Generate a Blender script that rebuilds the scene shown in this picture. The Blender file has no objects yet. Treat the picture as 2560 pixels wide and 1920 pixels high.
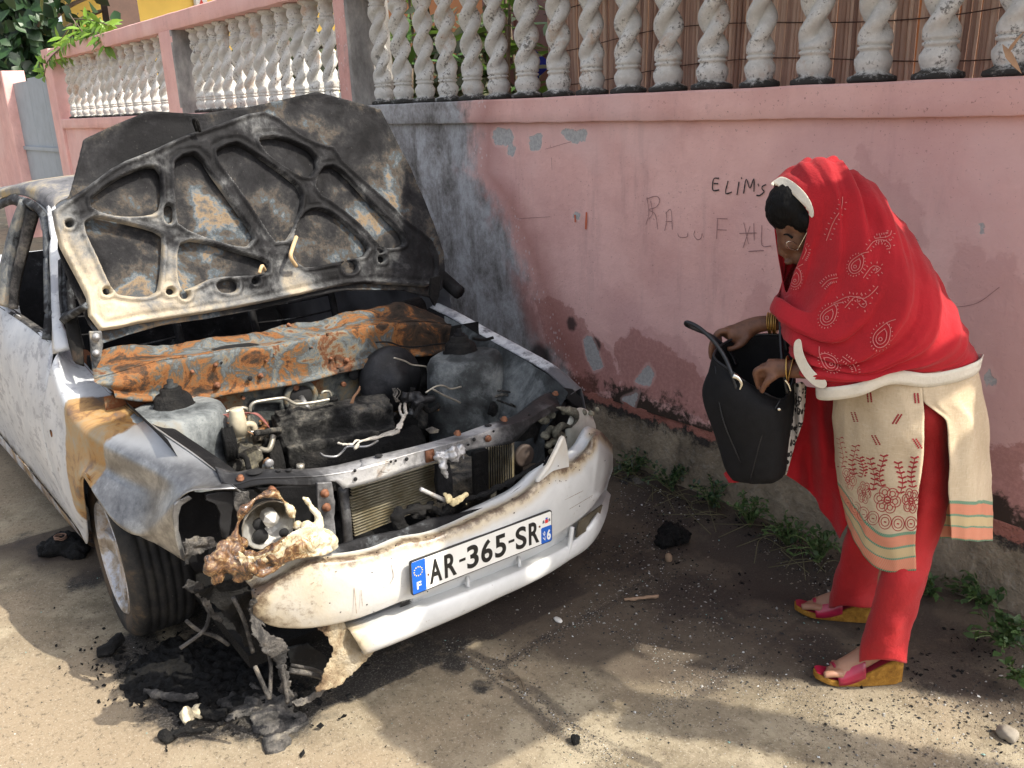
import bpy, bmesh, math, random
from mathutils import Vector, Matrix, noise
random.seed(7)
SC = bpy.context.scene
COL = SC.collection
# ---------------------------------------------------------------- camera
CAMH = 1.688
RX = Vector((0.62654347, 0.21245059, -0.74987201))
RY = Vector((0.77852888, -0.21572224, 0.58936974))
RZ = Vector((-0.03655212, -0.95306278, -0.30055828))
CAM = Vector((0, 0, CAMH))
cd = bpy.data.cameras.new('camera'); cam = bpy.data.objects.new('camera', cd); COL.objects.link(cam)
cd.sensor_width = 36; cd.lens = 31.22; cd.clip_start = 0.05; cd.clip_end = 500
right = Vector((RX[0], RY[0], RZ[0])); down = Vector((RX[1], RY[1], RZ[1])); fwd = Vector((RX[2], RY[2], RZ[2]))
mw = Matrix.Identity(4)
for i in range(3):
    mw[i][0] = right[i]; mw[i][1] = -down[i]; mw[i][2] = -fwd[i]; mw[i][3] = CAM[i]
cam.matrix_world = mw
SC.camera = cam
# ---------------------------------------------------------------- world, sun, exposure
TOSUN = Vector((0.78, 0.37, 1.0)).normalized()
el = math.asin(TOSUN.z); az = math.atan2(TOSUN.x, TOSUN.y)
wd = bpy.data.worlds.new('World'); SC.world = wd; wd.use_nodes = True
nt = wd.node_tree; bg = nt.nodes['Background']
sky = nt.nodes.new('ShaderNodeTexSky'); sky.sky_type = 'NISHITA'; sky.sun_disc = False
sky.sun_elevation = el; sky.sun_rotation = az; sky.dust_density = 4.0; sky.air_density = 0.8; sky.ozone_density = 0.6
hs = nt.nodes.new('ShaderNodeHueSaturation'); hs.inputs['Saturation'].default_value = .45
nt.links.new(sky.outputs[0], hs.inputs['Color']); nt.links.new(hs.outputs[0], bg.inputs[0]); bg.inputs[1].default_value = 0.15
sl = bpy.data.lights.new('sun', 'SUN'); sl.energy = 3.0; sl.angle = math.radians(0.5); sl.color = (1, .93, .8)
so = bpy.data.objects.new('sun', sl); COL.objects.link(so)
so.rotation_euler = TOSUN.to_track_quat('Z', 'Y').to_euler(); so.location = (6, 3, 9)
SC.view_settings.view_transform = 'Standard'; SC.view_settings.look = 'None'
SC.view_settings.gamma = 1; SC.view_settings.exposure = 1.2
# ---------------------------------------------------------------- points: a ray through the photo met with a real plane
S = 2560 / 2212.0; FL = 2220.137
def ray(x, y):
    a = x * S - 1280; b = y * S - 960
    return (right * a + down * b + fwd * FL).normalized()
TH = math.radians(87.65); O = Vector((-1.933, 1.327, 0))
U = Vector((math.cos(TH), math.sin(TH), 0)); V = Vector((math.sin(TH), -math.cos(TH), 0)); W = Vector((0, 0, 1))
def hit(x, y, n, c):
    r = ray(x, y); return CAM + r * ((c - n.dot(CAM)) / n.dot(r))
def K(x, y, u=None, v=None, w=None, X=None, Y=None, Z=None):
    if u is not None: return hit(x, y, U, O.dot(U) + u)
    if v is not None: return hit(x, y, V, O.dot(V) + v)
    if w is not None: return hit(x, y, W, w)
    if X is not None: return hit(x, y, Vector((1, 0, 0)), X)
    if Y is not None: return hit(x, y, Vector((0, 1, 0)), Y)
    return hit(x, y, W, Z)
def car(u, v, w): return O + U * u + V * v + W * w
def incar(p):
    d = p - O; return Vector((d.dot(U), d.dot(V), p.z))
FN = Vector((-.463, .886, 0)).normalized(); FP = Vector((-1.15, 2.25, 0)) + FN * .08
FT = Vector((FN.y, -FN.x, 0))          # along the figure's profile, to the right
def F(x, y, q=0): return hit(x, y, FN, FN.dot(FP) + q)
# ---------------------------------------------------------------- small maths
def cr(p0, p1, p2, p3, t):
    return 0.5 * ((2 * p1) + (p2 - p0) * t + (2 * p0 - 5 * p1 + 4 * p2 - p3) * t * t + (3 * p1 - p0 - 3 * p2 + p3) * t ** 3)
def resample(pts, n, closed=False, smooth=True):
    pts = [Vector(p) for p in pts]; m = len(pts)
    dense = []
    segs = m if closed else m - 1
    for i in range(segs):
        p1 = pts[i]; p2 = pts[(i + 1) % m]
        p0 = pts[i - 1] if (closed or i > 0) else p1 * 2 - p2
        p3 = pts[(i + 2) % m] if (closed or i + 2 < m) else p2 * 2 - p1
        for k in range(12):
            t = k / 12
            dense.append(cr(p0, p1, p2, p3, t) if smooth else p1.lerp(p2, t))
    dense.append(pts[0].copy() if closed else pts[-1].copy())
    L = [0]
    for a, b in zip(dense, dense[1:]): L.append(L[-1] + (b - a).length)
    tot = L[-1] or 1e-9; out = []; j = 0
    cnt = n if closed else n - 1
    for i in range(n):
        d = tot * i / cnt
        while j < len(L) - 2 and L[j + 1] < d: j += 1
        s = (d - L[j]) / max(L[j + 1] - L[j], 1e-9)
        out.append(dense[j].lerp(dense[j + 1], min(max(s, 0), 1)))
    return out
def fb(p, sc, oct=4):
    q = p * sc; a = 1; s = 0; t = 0
    for _ in range(oct):
        s += a * noise.noise(q); t += a; q = q * 2.03 + Vector((3.1, 1.7, 9.2)); a *= .5
    return s / t
def sst(a, b, x):
    t = min(max((x - a) / (b - a), 0), 1); return t * t * (3 - 2 * t)
def seg(px, py, ax, ay, bx, by):
    dx = bx - ax; dy = by - ay; l = dx * dx + dy * dy
    t = 0 if l == 0 else min(max(((px - ax) * dx + (py - ay) * dy) / l, 0), 1)
    return math.hypot(px - ax - dx * t, py - ay - dy * t)
def sdpoly(x, y, P):      # negative inside
    d = 1e9; c = False; n = len(P)
    for i in range(n):
        ax, ay = P[i]; bx, by = P[i - 1]
        d = min(d, seg(x, y, ax, ay, bx, by))
        if (ay > y) != (by > y) and x < (bx - ax) * (y - ay) / (by - ay) + ax: c = not c
    return -d if c else d
def smooth2(P, n):
    return [(p.x, p.y) for p in resample([Vector((a, b, 0)) for a, b in P], n, True)]
# ---------------------------------------------------------------- objects
BASES = {}
def tag(o, label=None, cat=None, group=None, kind=None):
    if label: o['label'] = label
    if cat: o['category'] = cat
    if group: o['group'] = group
    if kind: o['kind'] = kind
    return o
def empty(name, loc, label, cat, group=None):
    o = bpy.data.objects.new(name, None); COL.objects.link(o); o.location = loc; o.empty_display_size = .1
    BASES[o.name] = Vector(loc)
    return tag(o, label, cat, group)
def base_of(o):
    while o is not None:
        if o.name in BASES: return BASES[o.name]
        o = o.parent
    return Vector((0, 0, 0))
def obj(name, vs, fs, mat, parent=None, smooth=True, loc=None, attr=None, label=None, auto=None):
    """vertices come in world coordinates; the mesh is stored relative to its thing's base"""
    me = bpy.data.meshes.new(name)
    b = base_of(parent) if parent else (Vector(loc) if loc else Vector((0, 0, 0)))
    me.from_pydata([tuple(Vector(v) - b) for v in vs], [], fs)
    if mat: me.materials.append(mat)
    if smooth:
        me.polygons.foreach_set('use_smooth', [True] * len(me.polygons))
        if auto: me.set_sharp_from_angle(angle=math.radians(auto))
    if attr:
        for k, f in attr.items():
            a = me.attributes.new(k, 'FLOAT', 'POINT')
            a.data.foreach_set('value', [float(f(Vector(v))) for v in vs] if callable(f) else f)
    me.validate(); me.update()
    o = bpy.data.objects.new(name, me); COL.objects.link(o)
    if parent: o.parent = parent
    else:
        o.location = b; BASES[o.name] = b
    if label: o['label'] = label
    return o
def solid(o, t, off=-1, bev=0):
    m = o.modifiers.new('solid', 'SOLIDIFY'); m.thickness = t; m.offset = off
    if bev:
        b = o.modifiers.new('bevel', 'BEVEL'); b.width = bev; b.segments = 2
    return o
def grid_faces(nr, nc, closed=False):
    f = []
    for i in range(nr - 1):
        for j in range(nc if closed else nc - 1):
            k = (j + 1) % nc
            f.append((i * nc + j, i * nc + k, (i + 1) * nc + k, (i + 1) * nc + j))
    return f
def loft(rows, nc, sub=4, closed=False, smooth=True, rsmooth=True):
    R = [resample(r, nc, closed, smooth) for r in rows]
    out = []
    for i in range(len(R) - 1):
        for k in range(sub):
            t = k / sub; row = []
            for j in range(nc):
                p1 = R[i][j]; p2 = R[i + 1][j]
                p0 = R[i - 1][j] if i > 0 else p1 * 2 - p2
                p3 = R[i + 2][j] if i + 2 < len(R) else p2 * 2 - p1
                row.append(cr(p0, p1, p2, p3, t) if rsmooth else p1.lerp(p2, t))
            out.append(row)
    out.append(R[-1])
    return out
def rows_obj(name, rows, mat, parent, closed=False, cap=False, disp=None, **kw):
    nc = len(rows[0]); vs = [p for r in rows for p in r]; fs = grid_faces(len(rows), nc, closed)
    if disp:
        nv = []
        for p in vs: nv.append(p + disp(p))
        vs = nv
    if cap:
        for r0, flip in ((0, True), ((len(rows) - 1) * nc, False)):
            c = sum((vs[r0 + j] for j in range(nc)), Vector()) / nc; vs.append(c); ci = len(vs) - 1
            for j in range(nc):
                a = r0 + j; b = r0 + (j + 1) % nc
                fs.append((b, a, ci) if flip else (a, b, ci))
    return obj(name, vs, fs, mat, parent, **kw)
def vnoise(p, sc, amp):
    return Vector((fb(p + Vector((11, 0, 0)), sc), fb(p + Vector((0, 23, 0)), sc), fb(p + Vector((0, 0, 37)), sc))) * amp
class MB:
    def __init__(s): s.v = []; s.f = []
    def add(s, vs, fs):
        n = len(s.v); s.v += [Vector(v) for v in vs]; s.f += [tuple(i + n for i in f) for f in fs]; return s
    def box(s, c, ax, ay, az, hx, hy, hz):
        c = Vector(c); P = []
        for i in (-1, 1):
            for j in (-1, 1):
                for k in (-1, 1): P.append(c + ax * hx * i + ay * hy * j + az * hz * k)
        return s.add(P, [(0, 1, 3, 2), (4, 6, 7, 5), (0, 4, 5, 1), (2, 3, 7, 6), (0, 2, 6, 4), (1, 5, 7, 3)])
    def hexa(s, A, B):    # two quads (front, back)
        return s.add(list(A) + list(B), [(0, 1, 2, 3), (7, 6, 5, 4), (0, 4, 5, 1), (1, 5, 6, 2), (2, 6, 7, 3), (3, 7, 4, 0)])
    def tube(s, pts, r, n=8, smooth=True, num=None, closed=False, caps=True, flat=None):
        pts = [Vector(p) for p in pts]
        if smooth and len(pts) > 2: P = resample(pts, num or max(6, len(pts) * 5), closed)
        else: P = pts
        m = len(P); rr = r if callable(r) else (lambda t: r)
        ref = Vector((0, 0, 1)); st = len(s.v)
        d0 = (P[1] - P[0]).normalized()
        if abs(d0.dot(ref)) > .95: ref = Vector((1, 0, 0))
        nrm = d0.cross(ref).normalized()
        for i in range(m):
            a = P[i - 1] if (i > 0 or closed) else P[i]; b = P[(i + 1) % m] if (i < m - 1 or closed) else P[i]
            d = (b - a).normalized(); nrm = (nrm - d * nrm.dot(d))
            nrm = nrm.normalized() if nrm.length > 1e-6 else d.orthogonal().normalized()
            bn = d.cross(nrm); R = rr(i / (m - 1))
            for k in range(n):
                t = 2 * math.pi * k / n; s.v.append(P[i] + nrm * (R * math.cos(t)) + bn * (R * math.sin(t)))
        for i in range(m if closed else m - 1):
            for k in range(n):
                a = st + i * n + k; b = st + i * n + (k + 1) % n; i2 = (i + 1) % m
                s.f.append((a, b, st + i2 * n + (k + 1) % n, st + i2 * n + k))
        if caps and not closed:
            s.f.append(tuple(st + k for k in range(n))[::-1]); s.f.append(tuple(st + (m - 1) * n + k for k in range(n)))
        return s
    def lathe(s, c, ax, prof, n=24, ref=None, f=None):
        c = Vector(c); ax = ax.normalized(); e1 = (ref or ax.orthogonal()).normalized(); e1 = (e1 - ax * e1.dot(ax)).normalized(); e2 = ax.cross(e1); st = len(s.v)
        for i, (r, h) in enumerate(prof):
            for k in range(n):
                t = 2 * math.pi * k / n; R = r * (f(t, h) if f else 1)
                s.v.append(c + ax * h + e1 * (R * math.cos(t)) + e2 * (R * math.sin(t)))
        for i in range(len(prof) - 1):
            for k in range(n): s.f.append((st + i * n + k, st + i * n + (k + 1) % n, st + (i + 1) * n + (k + 1) % n, st + (i + 1) * n + k))
        s.f.append(tuple(st + k for k in range(n))[::-1]); m = len(prof) - 1; s.f.append(tuple(st + m * n + k for k in range(n)))
        return s
    def ball(s, c, rx, ry, rz, ax=None, ay=None, az=None, n=14, m=9, amp=0, sc=10):
        ax = ax or Vector((1, 0, 0)); ay = ay or Vector((0, 1, 0)); az = az or Vector((0, 0, 1)); c = Vector(c); st = len(s.v)
        for i in range(m + 1):
            p = math.pi * i / m
            for k in range(n):
                t = 2 * math.pi * k / n
                d = ax * (rx * math.sin(p) * math.cos(t)) + ay * (ry * math.sin(p) * math.sin(t)) + az * (rz * math.cos(p))
                q = c + d
                if amp: q = q + d.normalized() * amp * fb(q + d * .3, sc)
                s.v.append(q)
        for i in range(m):
            for k in range(n): s.f.append((st + i * n + k, st + (i + 1) * n + k, st + (i + 1) * n + (k + 1) % n, st + i * n + (k + 1) % n))
        return s
    def prism(s, poly, ext):   # poly: list of world points, ext: vector
        n = len(poly); st = len(s.v)
        s.v += [Vector(p) for p in poly] + [Vector(p) + ext for p in poly]
        s.f.append(tuple(range(st, st + n))); s.f.append(tuple(range(st + 2 * n - 1, st + n - 1, -1)))
        for i in range(n):
            j = (i + 1) % n; s.f.append((st + j, st + i, st + n + i, st + n + j))
        return s
    def each(s, name, mat, parent=None, **kw):      # one object per separate piece
        par = list(range(len(s.v)))
        def find(i):
            while par[i] != i: par[i] = par[par[i]]; i = par[i]
            return i
        for f in s.f:
            a = find(f[0])
            for i in f[1:]: par[find(i)] = a
        comp = {}
        for f in s.f: comp.setdefault(find(f[0]), []).append(f)
        out = []
        for fs in comp.values():
            m = {}; vs = []; nf = []
            for f in fs:
                for i in f:
                    if i not in m: m[i] = len(vs); vs.append(s.v[i])
                nf.append(tuple(m[i] for i in f))
            out.append(obj(name, vs, nf, mat, parent, **kw))
        return out
    def build(s, name, mat, parent=None, **kw):
        return obj(name, s.v, s.f, mat, parent, **kw)
def fixn(o):
    bm = bmesh.new(); bm.from_mesh(o.data); bmesh.ops.recalc_face_normals(bm, faces=bm.faces); bm.to_mesh(o.data); bm.free(); return o
TMP = bpy.data.scenes.new('bake')
def bake(o):         # evaluate one object in a scene of its own
    par = o.parent; o.parent = None; TMP.collection.objects.link(o)
    TMP.view_layers[0].update(); dg = TMP.view_layers[0].depsgraph; me = bpy.data.meshes.new_from_object(o.evaluated_get(dg))
    TMP.collection.objects.unlink(o); o.parent = par; return me
def remesh(o, vox, amp=0, sc=10, smooth_it=2):
    m = o.modifiers.new('r', 'REMESH'); m.mode = 'VOXEL'; m.voxel_size = vox; m.use_smooth_shade = True
    s = o.modifiers.new('s', 'SMOOTH'); s.iterations = smooth_it; s.factor = .5
    me = bake(o)
    o.modifiers.clear(); old = o.data; o.data = me; me.name = old.name; bpy.data.meshes.remove(old)
    if amp:
        nn = [v.normal.copy() for v in me.vertices]; cc = [v.co.copy() for v in me.vertices]; out = []
        for c, n_ in zip(cc, nn): out.extend(c + n_ * (amp * fb(c, sc, 5)))
        me.vertices.foreach_set('co', out)
    me.polygons.foreach_set('use_smooth', [True] * len(me.polygons)); me.update()
    return o
# ---------------------------------------------------------------- materials
class N:
    def __init__(s, name):
        s.m = bpy.data.materials.new(name); s.m.use_nodes = True; s.t = s.m.node_tree
        s.b = s.t.nodes['Principled BSDF']; s.tc = s.t.nodes.new('ShaderNodeTexCoord'); s.co = s.tc.outputs['Object']
    def n(s, t): return s.t.nodes.new(t)
    def l(s, a, inp):
        if hasattr(a, 'is_linked') or hasattr(a, 'links'): s.t.links.new(a, inp)
        else:
            if hasattr(a, '__len__') and len(a) == 3 and inp.type == 'RGBA': a = (*a, 1)
            inp.default_value = a
    def scale(s, x, y, z, rot=(0, 0, 0)):
        m = s.n('ShaderNodeMapping'); s.l(s.co, m.inputs['Vector']); m.inputs['Scale'].default_value = (x, y, z); m.inputs['Rotation'].default_value = rot
        return m.outputs[0]
    def noise(s, sc, det=4, rough=.6, dist=0, vec=None, seed=0):
        k = s.n('ShaderNodeTexNoise'); v = vec or s.co
        if seed:
            m = s.n('ShaderNodeMapping'); s.l(v, m.inputs['Vector']); m.inputs['Location'].default_value = (seed * 1.7, seed * 2.3, seed * .9); v = m.outputs[0]
        s.l(v, k.inputs['Vector']); k.inputs['Scale'].default_value = sc; k.inputs['Detail'].default_value = det
        k.inputs['Roughness'].default_value = rough; k.inputs['Distortion'].default_value = dist; return k.outputs['Fac']
    def vor(s, sc, feat='F1', out='Distance', vec=None, rnd=1):
        k = s.n('ShaderNodeTexVoronoi'); k.feature = feat; s.l(vec or s.co, k.inputs['Vector']); k.inputs['Scale'].default_value = sc
        k.inputs['Randomness'].default_value = rnd; return k.outputs[out]
    def wave(s, sc, axis='X', dist=0, prof='SIN', vec=None):
        k = s.n('ShaderNodeTexWave'); k.bands_direction = axis; k.wave_profile = prof; s.l(vec or s.co, k.inputs['Vector']); k.inputs['Scale'].default_value = sc
        k.inputs['Distortion'].default_value = dist; return k.outputs['Fac']
    def st(s, f, a, b, c=0, d=1):
        k = s.n('ShaderNodeMapRange'); k.interpolation_type = 'SMOOTHSTEP'; s.l(f, k.inputs[0])
        for i, x in enumerate((a, b, c, d)): k.inputs[i + 1].default_value = x
        return k.outputs[0]
    def ma(s, op, a, b=0, clamp=False):
        k = s.n('ShaderNodeMath'); k.operation = op; k.use_clamp = clamp; s.l(a, k.inputs[0]); s.l(b, k.inputs[1]); return k.outputs[0]
    def mix(s, f, a, b, mode='MIX'):
        k = s.n('ShaderNodeMix'); k.data_type = 'RGBA'; k.blend_type = mode; s.l(f, k.inputs[0]); s.l(a, k.inputs[6]); s.l(b, k.inputs[7]); return k.outputs[2]
    def ramp(s, f, stops, mode='LINEAR'):
        k = s.n('ShaderNodeValToRGB'); s.l(f, k.inputs[0]); r = k.color_ramp; r.interpolation = mode
        while len(r.elements) < len(stops): r.elements.new(.5)
        for e, (p, c) in zip(r.elements, stops): e.position = p; e.color = (*c, 1)
        return k.outputs[0]
    def attr(s, name):
        k = s.n('ShaderNodeAttribute'); k.attribute_name = name; return k.outputs['Fac']
    def bump(s, h, st, dist=.01, nrm=None):
        k = s.n('ShaderNodeBump'); k.inputs['Strength'].default_value = st; k.inputs['Distance'].default_value = dist; s.l(h, k.inputs['Height'])
        if nrm: s.l(nrm, k.inputs['Normal'])
        return k.outputs[0]
    def out(s, col, rough=.8, metal=0, nrm=None, **kw):
        s.l(col, s.b.inputs['Base Color']); s.l(rough, s.b.inputs['Roughness']); s.l(metal, s.b.inputs['Metallic'])
        if nrm: s.l(nrm, s.b.inputs['Normal'])
        for k, v in kw.items(): s.l(v, s.b.inputs[k.replace('_', ' ')])
        return s.m
def plain(name, col, rough=.7, metal=0, var=.15, sc=30, bump=.1, bd=.003, **kw):
    s = N(name); f = s.noise(sc, 5); f2 = s.noise(sc * .15, 3, seed=3)
    c1 = tuple(x * (1 - var) for x in col); c2 = tuple(min(1, x * (1 + var)) for x in col)
    c = s.mix(s.st(s.ma('ADD', s.ma('MULTIPLY', f, .5), s.ma('MULTIPLY', f2, .5)), .35, .65), c1, c2)
    return s.out(c, rough, metal, s.bump(f, bump, bd), **kw)
# ================================================================ THE SETTING
YW = 2.85
def px_on_wall(P, Y=YW): return [(K(x, y, Y=Y).x, K(x, y, Y=Y).z) for x, y in P]
def ground_height(x, y):
    return 0.010 * fb(Vector((x, y, 0)), 1.3, 3) + 0.004 * fb(Vector((x, y, 4)), 9, 3) + 0.05 * sst(2.5, 2.84, y) * (1 + .5 * fb(Vector((x, y, 7)), 5, 2))
def axis(lo, a, b, hi, st):
    out = []; x = a
    while x > lo: out.append(x); x -= max(st, (a - x) * .25)
    out.append(lo); out = out[::-1]; x = a + st
    while x < b: out.append(x); x += st
    x = b
    while x < hi: out.append(x); x += max(st, (x - b) * .25)
    out.append(hi); return out
gx = axis(-70, -5.2, -.3, 60, .022); gy = axis(-60, -.1, 2.9, 70, .022)
gv = [Vector((x, y, ground_height(x, y) if -8 < x < 2 and -2 < y < 3.2 else 0)) for y in gy for x in gx]
GASH = [(K(x, y, Z=0).x, K(x, y, Z=0).y, r, s) for x, y, r, s in [
    (470, 1500, .24, 1), (350, 1440, .16, 1), (600, 1540, .16, 1), (280, 1400, .12, .9), (560, 1470, .3, 1), (430, 1560, .1, .8), (140, 1180, .16, 1), (60, 1170, .14, .6), (200, 1250, .12, .7),
    (1000, 1330, .18, .6), (1450, 1180, .09, 1), (1700, 1250, .24, .9), (1900, 1330, .28, .75), (1500, 1290, .24, .7), (1350, 1200, .3, .6), (1450, 1100, .3, .7), (1600, 1180, .25, .8), (2050, 1450, .2, .7), (1780, 1400, .14, .7), (1250, 1350, .25, .3), (2050, 1400, .2, .6), (980, 1430, .07, .8), (1040, 1480, .05, .7), (1600, 1330, .25, .5), (2200, 1480, .12, .5), (1400, 1050, .12, .7), (1200, 1430, .12, .35)]]
def g_ash(p):
    s = 0
    for x, y, r, k in GASH:
        d = math.hypot(p.x - x, p.y - y)
        if d < r * 2: s = max(s, k * sst(r * 1.5, r * .3, d))
    c = incar(p)
    if -.7 < c.x < .8 and -3.8 < c.y < -.15: s = max(s, .75 * sst(.8, .55, abs(c.x)))
    return s
GCR = [[K(x, y, Z=0) for x, y in l] for l in ([(961, 1380), (1090, 1440), (1280, 1590), (1420, 1659)], [(1080, 1440), (1220, 1350), (1290, 1320), (1420, 1240)], [(1560, 1480), (1480, 1520), (1620, 1420), (1750, 1330)], [(985, 1395), (1120, 1510), (1300, 1659)])]
def g_crack(p):
    if not (-3 < p.x < 0 and .3 < p.y < 2.9): return 0
    w = fb(p, 6, 2) * .02; d = 1
    for l in GCR:
        for a, b in zip(l, l[1:]): d = min(d, seg(p.x + w, p.y + w, a.x, a.y, b.x, b.y))
    return sst(.035, .002, d) * (.9 + .9 * fb(p, 5, 3))
def m_ground():
    s = N('sandy_concrete')
    big = s.noise(.9, 4, .6); mid = s.noise(7, 6, .65, seed=2); fine = s.noise(90, 6, .75, seed=4); grit = s.vor(160); grit2 = s.vor(75, vec=s.scale(1, 1, 1, (.2, 0, .7)))
    c = s.mix(s.st(mid, .34, .66), (.17, .14, .095), (.32, .275, .195))
    c = s.mix(s.ma('MULTIPLY', s.st(s.noise(2.6, 5, .7, seed=41), .5, .64), .55), c, (.15, .12, .085))
    c = s.mix(s.st(big, .42, .62), c, (.26, .205, .14))
    c = s.mix(s.ma('MULTIPLY', s.st(fine, .52, .7), .55), c, (.42, .36, .28))
    c = s.mix(s.ma('MULTIPLY', s.st(s.noise(45, 6, .85, seed=6), .54, .62), .75), c, (.08, .062, .045)); c = s.mix(s.ma('MULTIPLY', s.st(s.noise(120, 4, .85, seed=16), .60, .66), .7), c, (.5, .46, .38))
    c = s.mix(s.ma('MULTIPLY', s.st(grit2, .12, .05), s.st(s.noise(14, 3, seed=8), .5, .6)), c, (.45, .43, .4))
    ash = s.attr('ash'); cr_ = s.attr('crack')
    a = s.st(s.ma('ADD', ash, s.ma('MULTIPLY', s.ma('SUBTRACT', s.noise(11, 6, .75, seed=9), .5), 1.3)), .34, .74)
    ashc = s.mix(s.st(s.noise(150, 4, .8, seed=11), .5, .72), (.018, .017, .017), (.17, .16, .15))
    c = s.mix(s.ma('MULTIPLY', a, .93), c, ashc)
    c = s.mix(s.ma('MULTIPLY', s.st(s.ma('ADD', cr_, s.ma('MULTIPLY', s.ma('SUBTRACT', s.noise(30, 5, .8, seed=61), .5), 1.1)), .42, .85), .62), c, (.06, .05, .042))
    shaded = s.attr('painted_shade'); c = s.mix(s.ma('MULTIPLY', s.st(s.ma('ADD', shaded, s.ma('MULTIPLY', s.ma('SUBTRACT', mid, .5), .8)), .3, .9), .80), c, (.055, .042, .034))  # mixes the painted shade over the ground colour
    h = s.ma('ADD', s.ma('MULTIPLY', fine, .5), s.ma('ADD', s.ma('MULTIPLY', s.st(grit, 0, .5), .25), s.ma('MULTIPLY', cr_, -1.0)))
    return s.out(c, s.mix(a, (.9,) * 3, (.75,) * 3), 0, s.bump(h, .7, .006, s.bump(mid, .5, .012)), Specular_IOR_Level=.25)
def g_painted_shade(p):  # dark tone painted on the ground where shade falls before bumper and wall
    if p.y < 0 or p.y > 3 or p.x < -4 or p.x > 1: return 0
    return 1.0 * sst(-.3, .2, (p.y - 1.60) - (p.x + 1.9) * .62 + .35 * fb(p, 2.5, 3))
obj('ground', gv, grid_faces(len(gy), len(gx)), m_ground(), attr={'ash': g_ash, 'crack': g_crack, 'painted_shade': g_painted_shade})['kind'] = 'structure'
# ------------------------------------------------------------ boundary wall
wall = empty('boundary_wall', (-6.5, YW + .1, 0), 'long weathered pink plaster wall with white twisted balusters along its top', 'wall')
SB = px_on_wall([(1060, 150), (1026, 270), (1022, 371), (1061, 418), (1088, 469), (1119, 547), (1154, 648), (1185, 740), (1235, 830), (1270, 900)])
def xb(z):
    P = sorted(SB, key=lambda t: t[1])
    if z <= P[0][1]: return P[0][0]
    for a, b in zip(P, P[1:]):
        if z <= b[1]: return a[0] + (b[0] - a[0]) * (z - a[1]) / max(b[1] - a[1], 1e-6)
    return P[-1][0]
def w_soot(p):        # 0.5 at the edge of the burnt zone, 1 well inside it
    left = sst(-6.6, -5.6, p.x)
    return min(1, max(0, .5 + (xb(p.z) - p.x) / .9)) * left + (0 if left > 0 else 0)
PEEL = [([(1063, 292), (1075, 280), (1100, 282), (1110, 300), (1095, 312), (1070, 310)]), ([(1142, 300), (1170, 292), (1166, 318), (1148, 322)]), ([(1213, 284), (1268, 284), (1262, 300), (1240, 306), (1222, 294)]),
        ([(1098, 318), (1112, 320), (1108, 336), (1097, 332)]), ([(1262, 735), (1275, 725), (1290, 760), (1300, 790), (1285, 800), (1268, 770)]), ([(1375, 825), (1400, 790), (1412, 808), (1402, 830)]), ([(1350, 862), (1380, 850), (1372, 880)]), ([(1240, 460), (1250, 462), (1246, 474), (1238, 470)]),
        ([(2115, 488), (2128, 494), (2120, 502)]), ([(2130, 795), (2145, 820), (2138, 840), (2128, 812)])]
PEEL = [px_on_wall(P) for P in PEEL]
def w_peel(p):
    d = 1
    for P in PEEL:
        if abs(P[0][0] - p.x) < .5: d = min(d, sdpoly(p.x, p.z, P))
    return sst(.05, -.03, d)
BLK = [(*px_on_wall([(x, y)])[0], r) for x, y, r in [(1235, 700, .07), (1285, 745, .07), (1170, 780, .16), (1080, 800, .3)]]
def w_black(p): return max(sst(r, r * .2, math.hypot(p.x - x, p.z - z)) for x, z, r in BLK)
MAR = [px_on_wall(P) for P in ([(1325, 740), (1365, 705), (1420, 735), (1500, 790), (1545, 860), (1530, 905), (1440, 865), (1345, 840)], [(1150, 640), (1215, 650), (1320, 760), (1350, 850), (1280, 830), (1190, 760)], [(2080, 1000), (2140, 960), (2212, 960), (2212, 1100), (2120, 1080)])]
def w_maroon(p):
    d = 1
    for P in MAR: d = min(d, sdpoly(p.x, p.z, P))
    return sst(.10, -.08, d)
STN = [px_on_wall(P) for P in ([(1330, 760), (1370, 700), (1420, 730), (1500, 780), (1540, 850), (1520, 900), (1440, 860), (1350, 830)], [(1150, 700), (1230, 720), (1330, 770), (1400, 850), (1300, 830), (1200, 800)], [(1640, 600), (1700, 720), (1640, 800), (1600, 700)], [(2050, 450), (2130, 560), (2212, 520), (2212, 1150), (2060, 1060), (2080, 700)], [(1860, 330), (1950, 380), (1990, 520), (1880, 440)])]
def w_stain(p):
    d = 1
    for P in STN: d = min(d, sdpoly(p.x, p.z, P))
    return sst(.16, -.12, d)
def w_low(p): return sst(.62, .33, p.z + .05 * fb(p, 4, 3))
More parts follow.
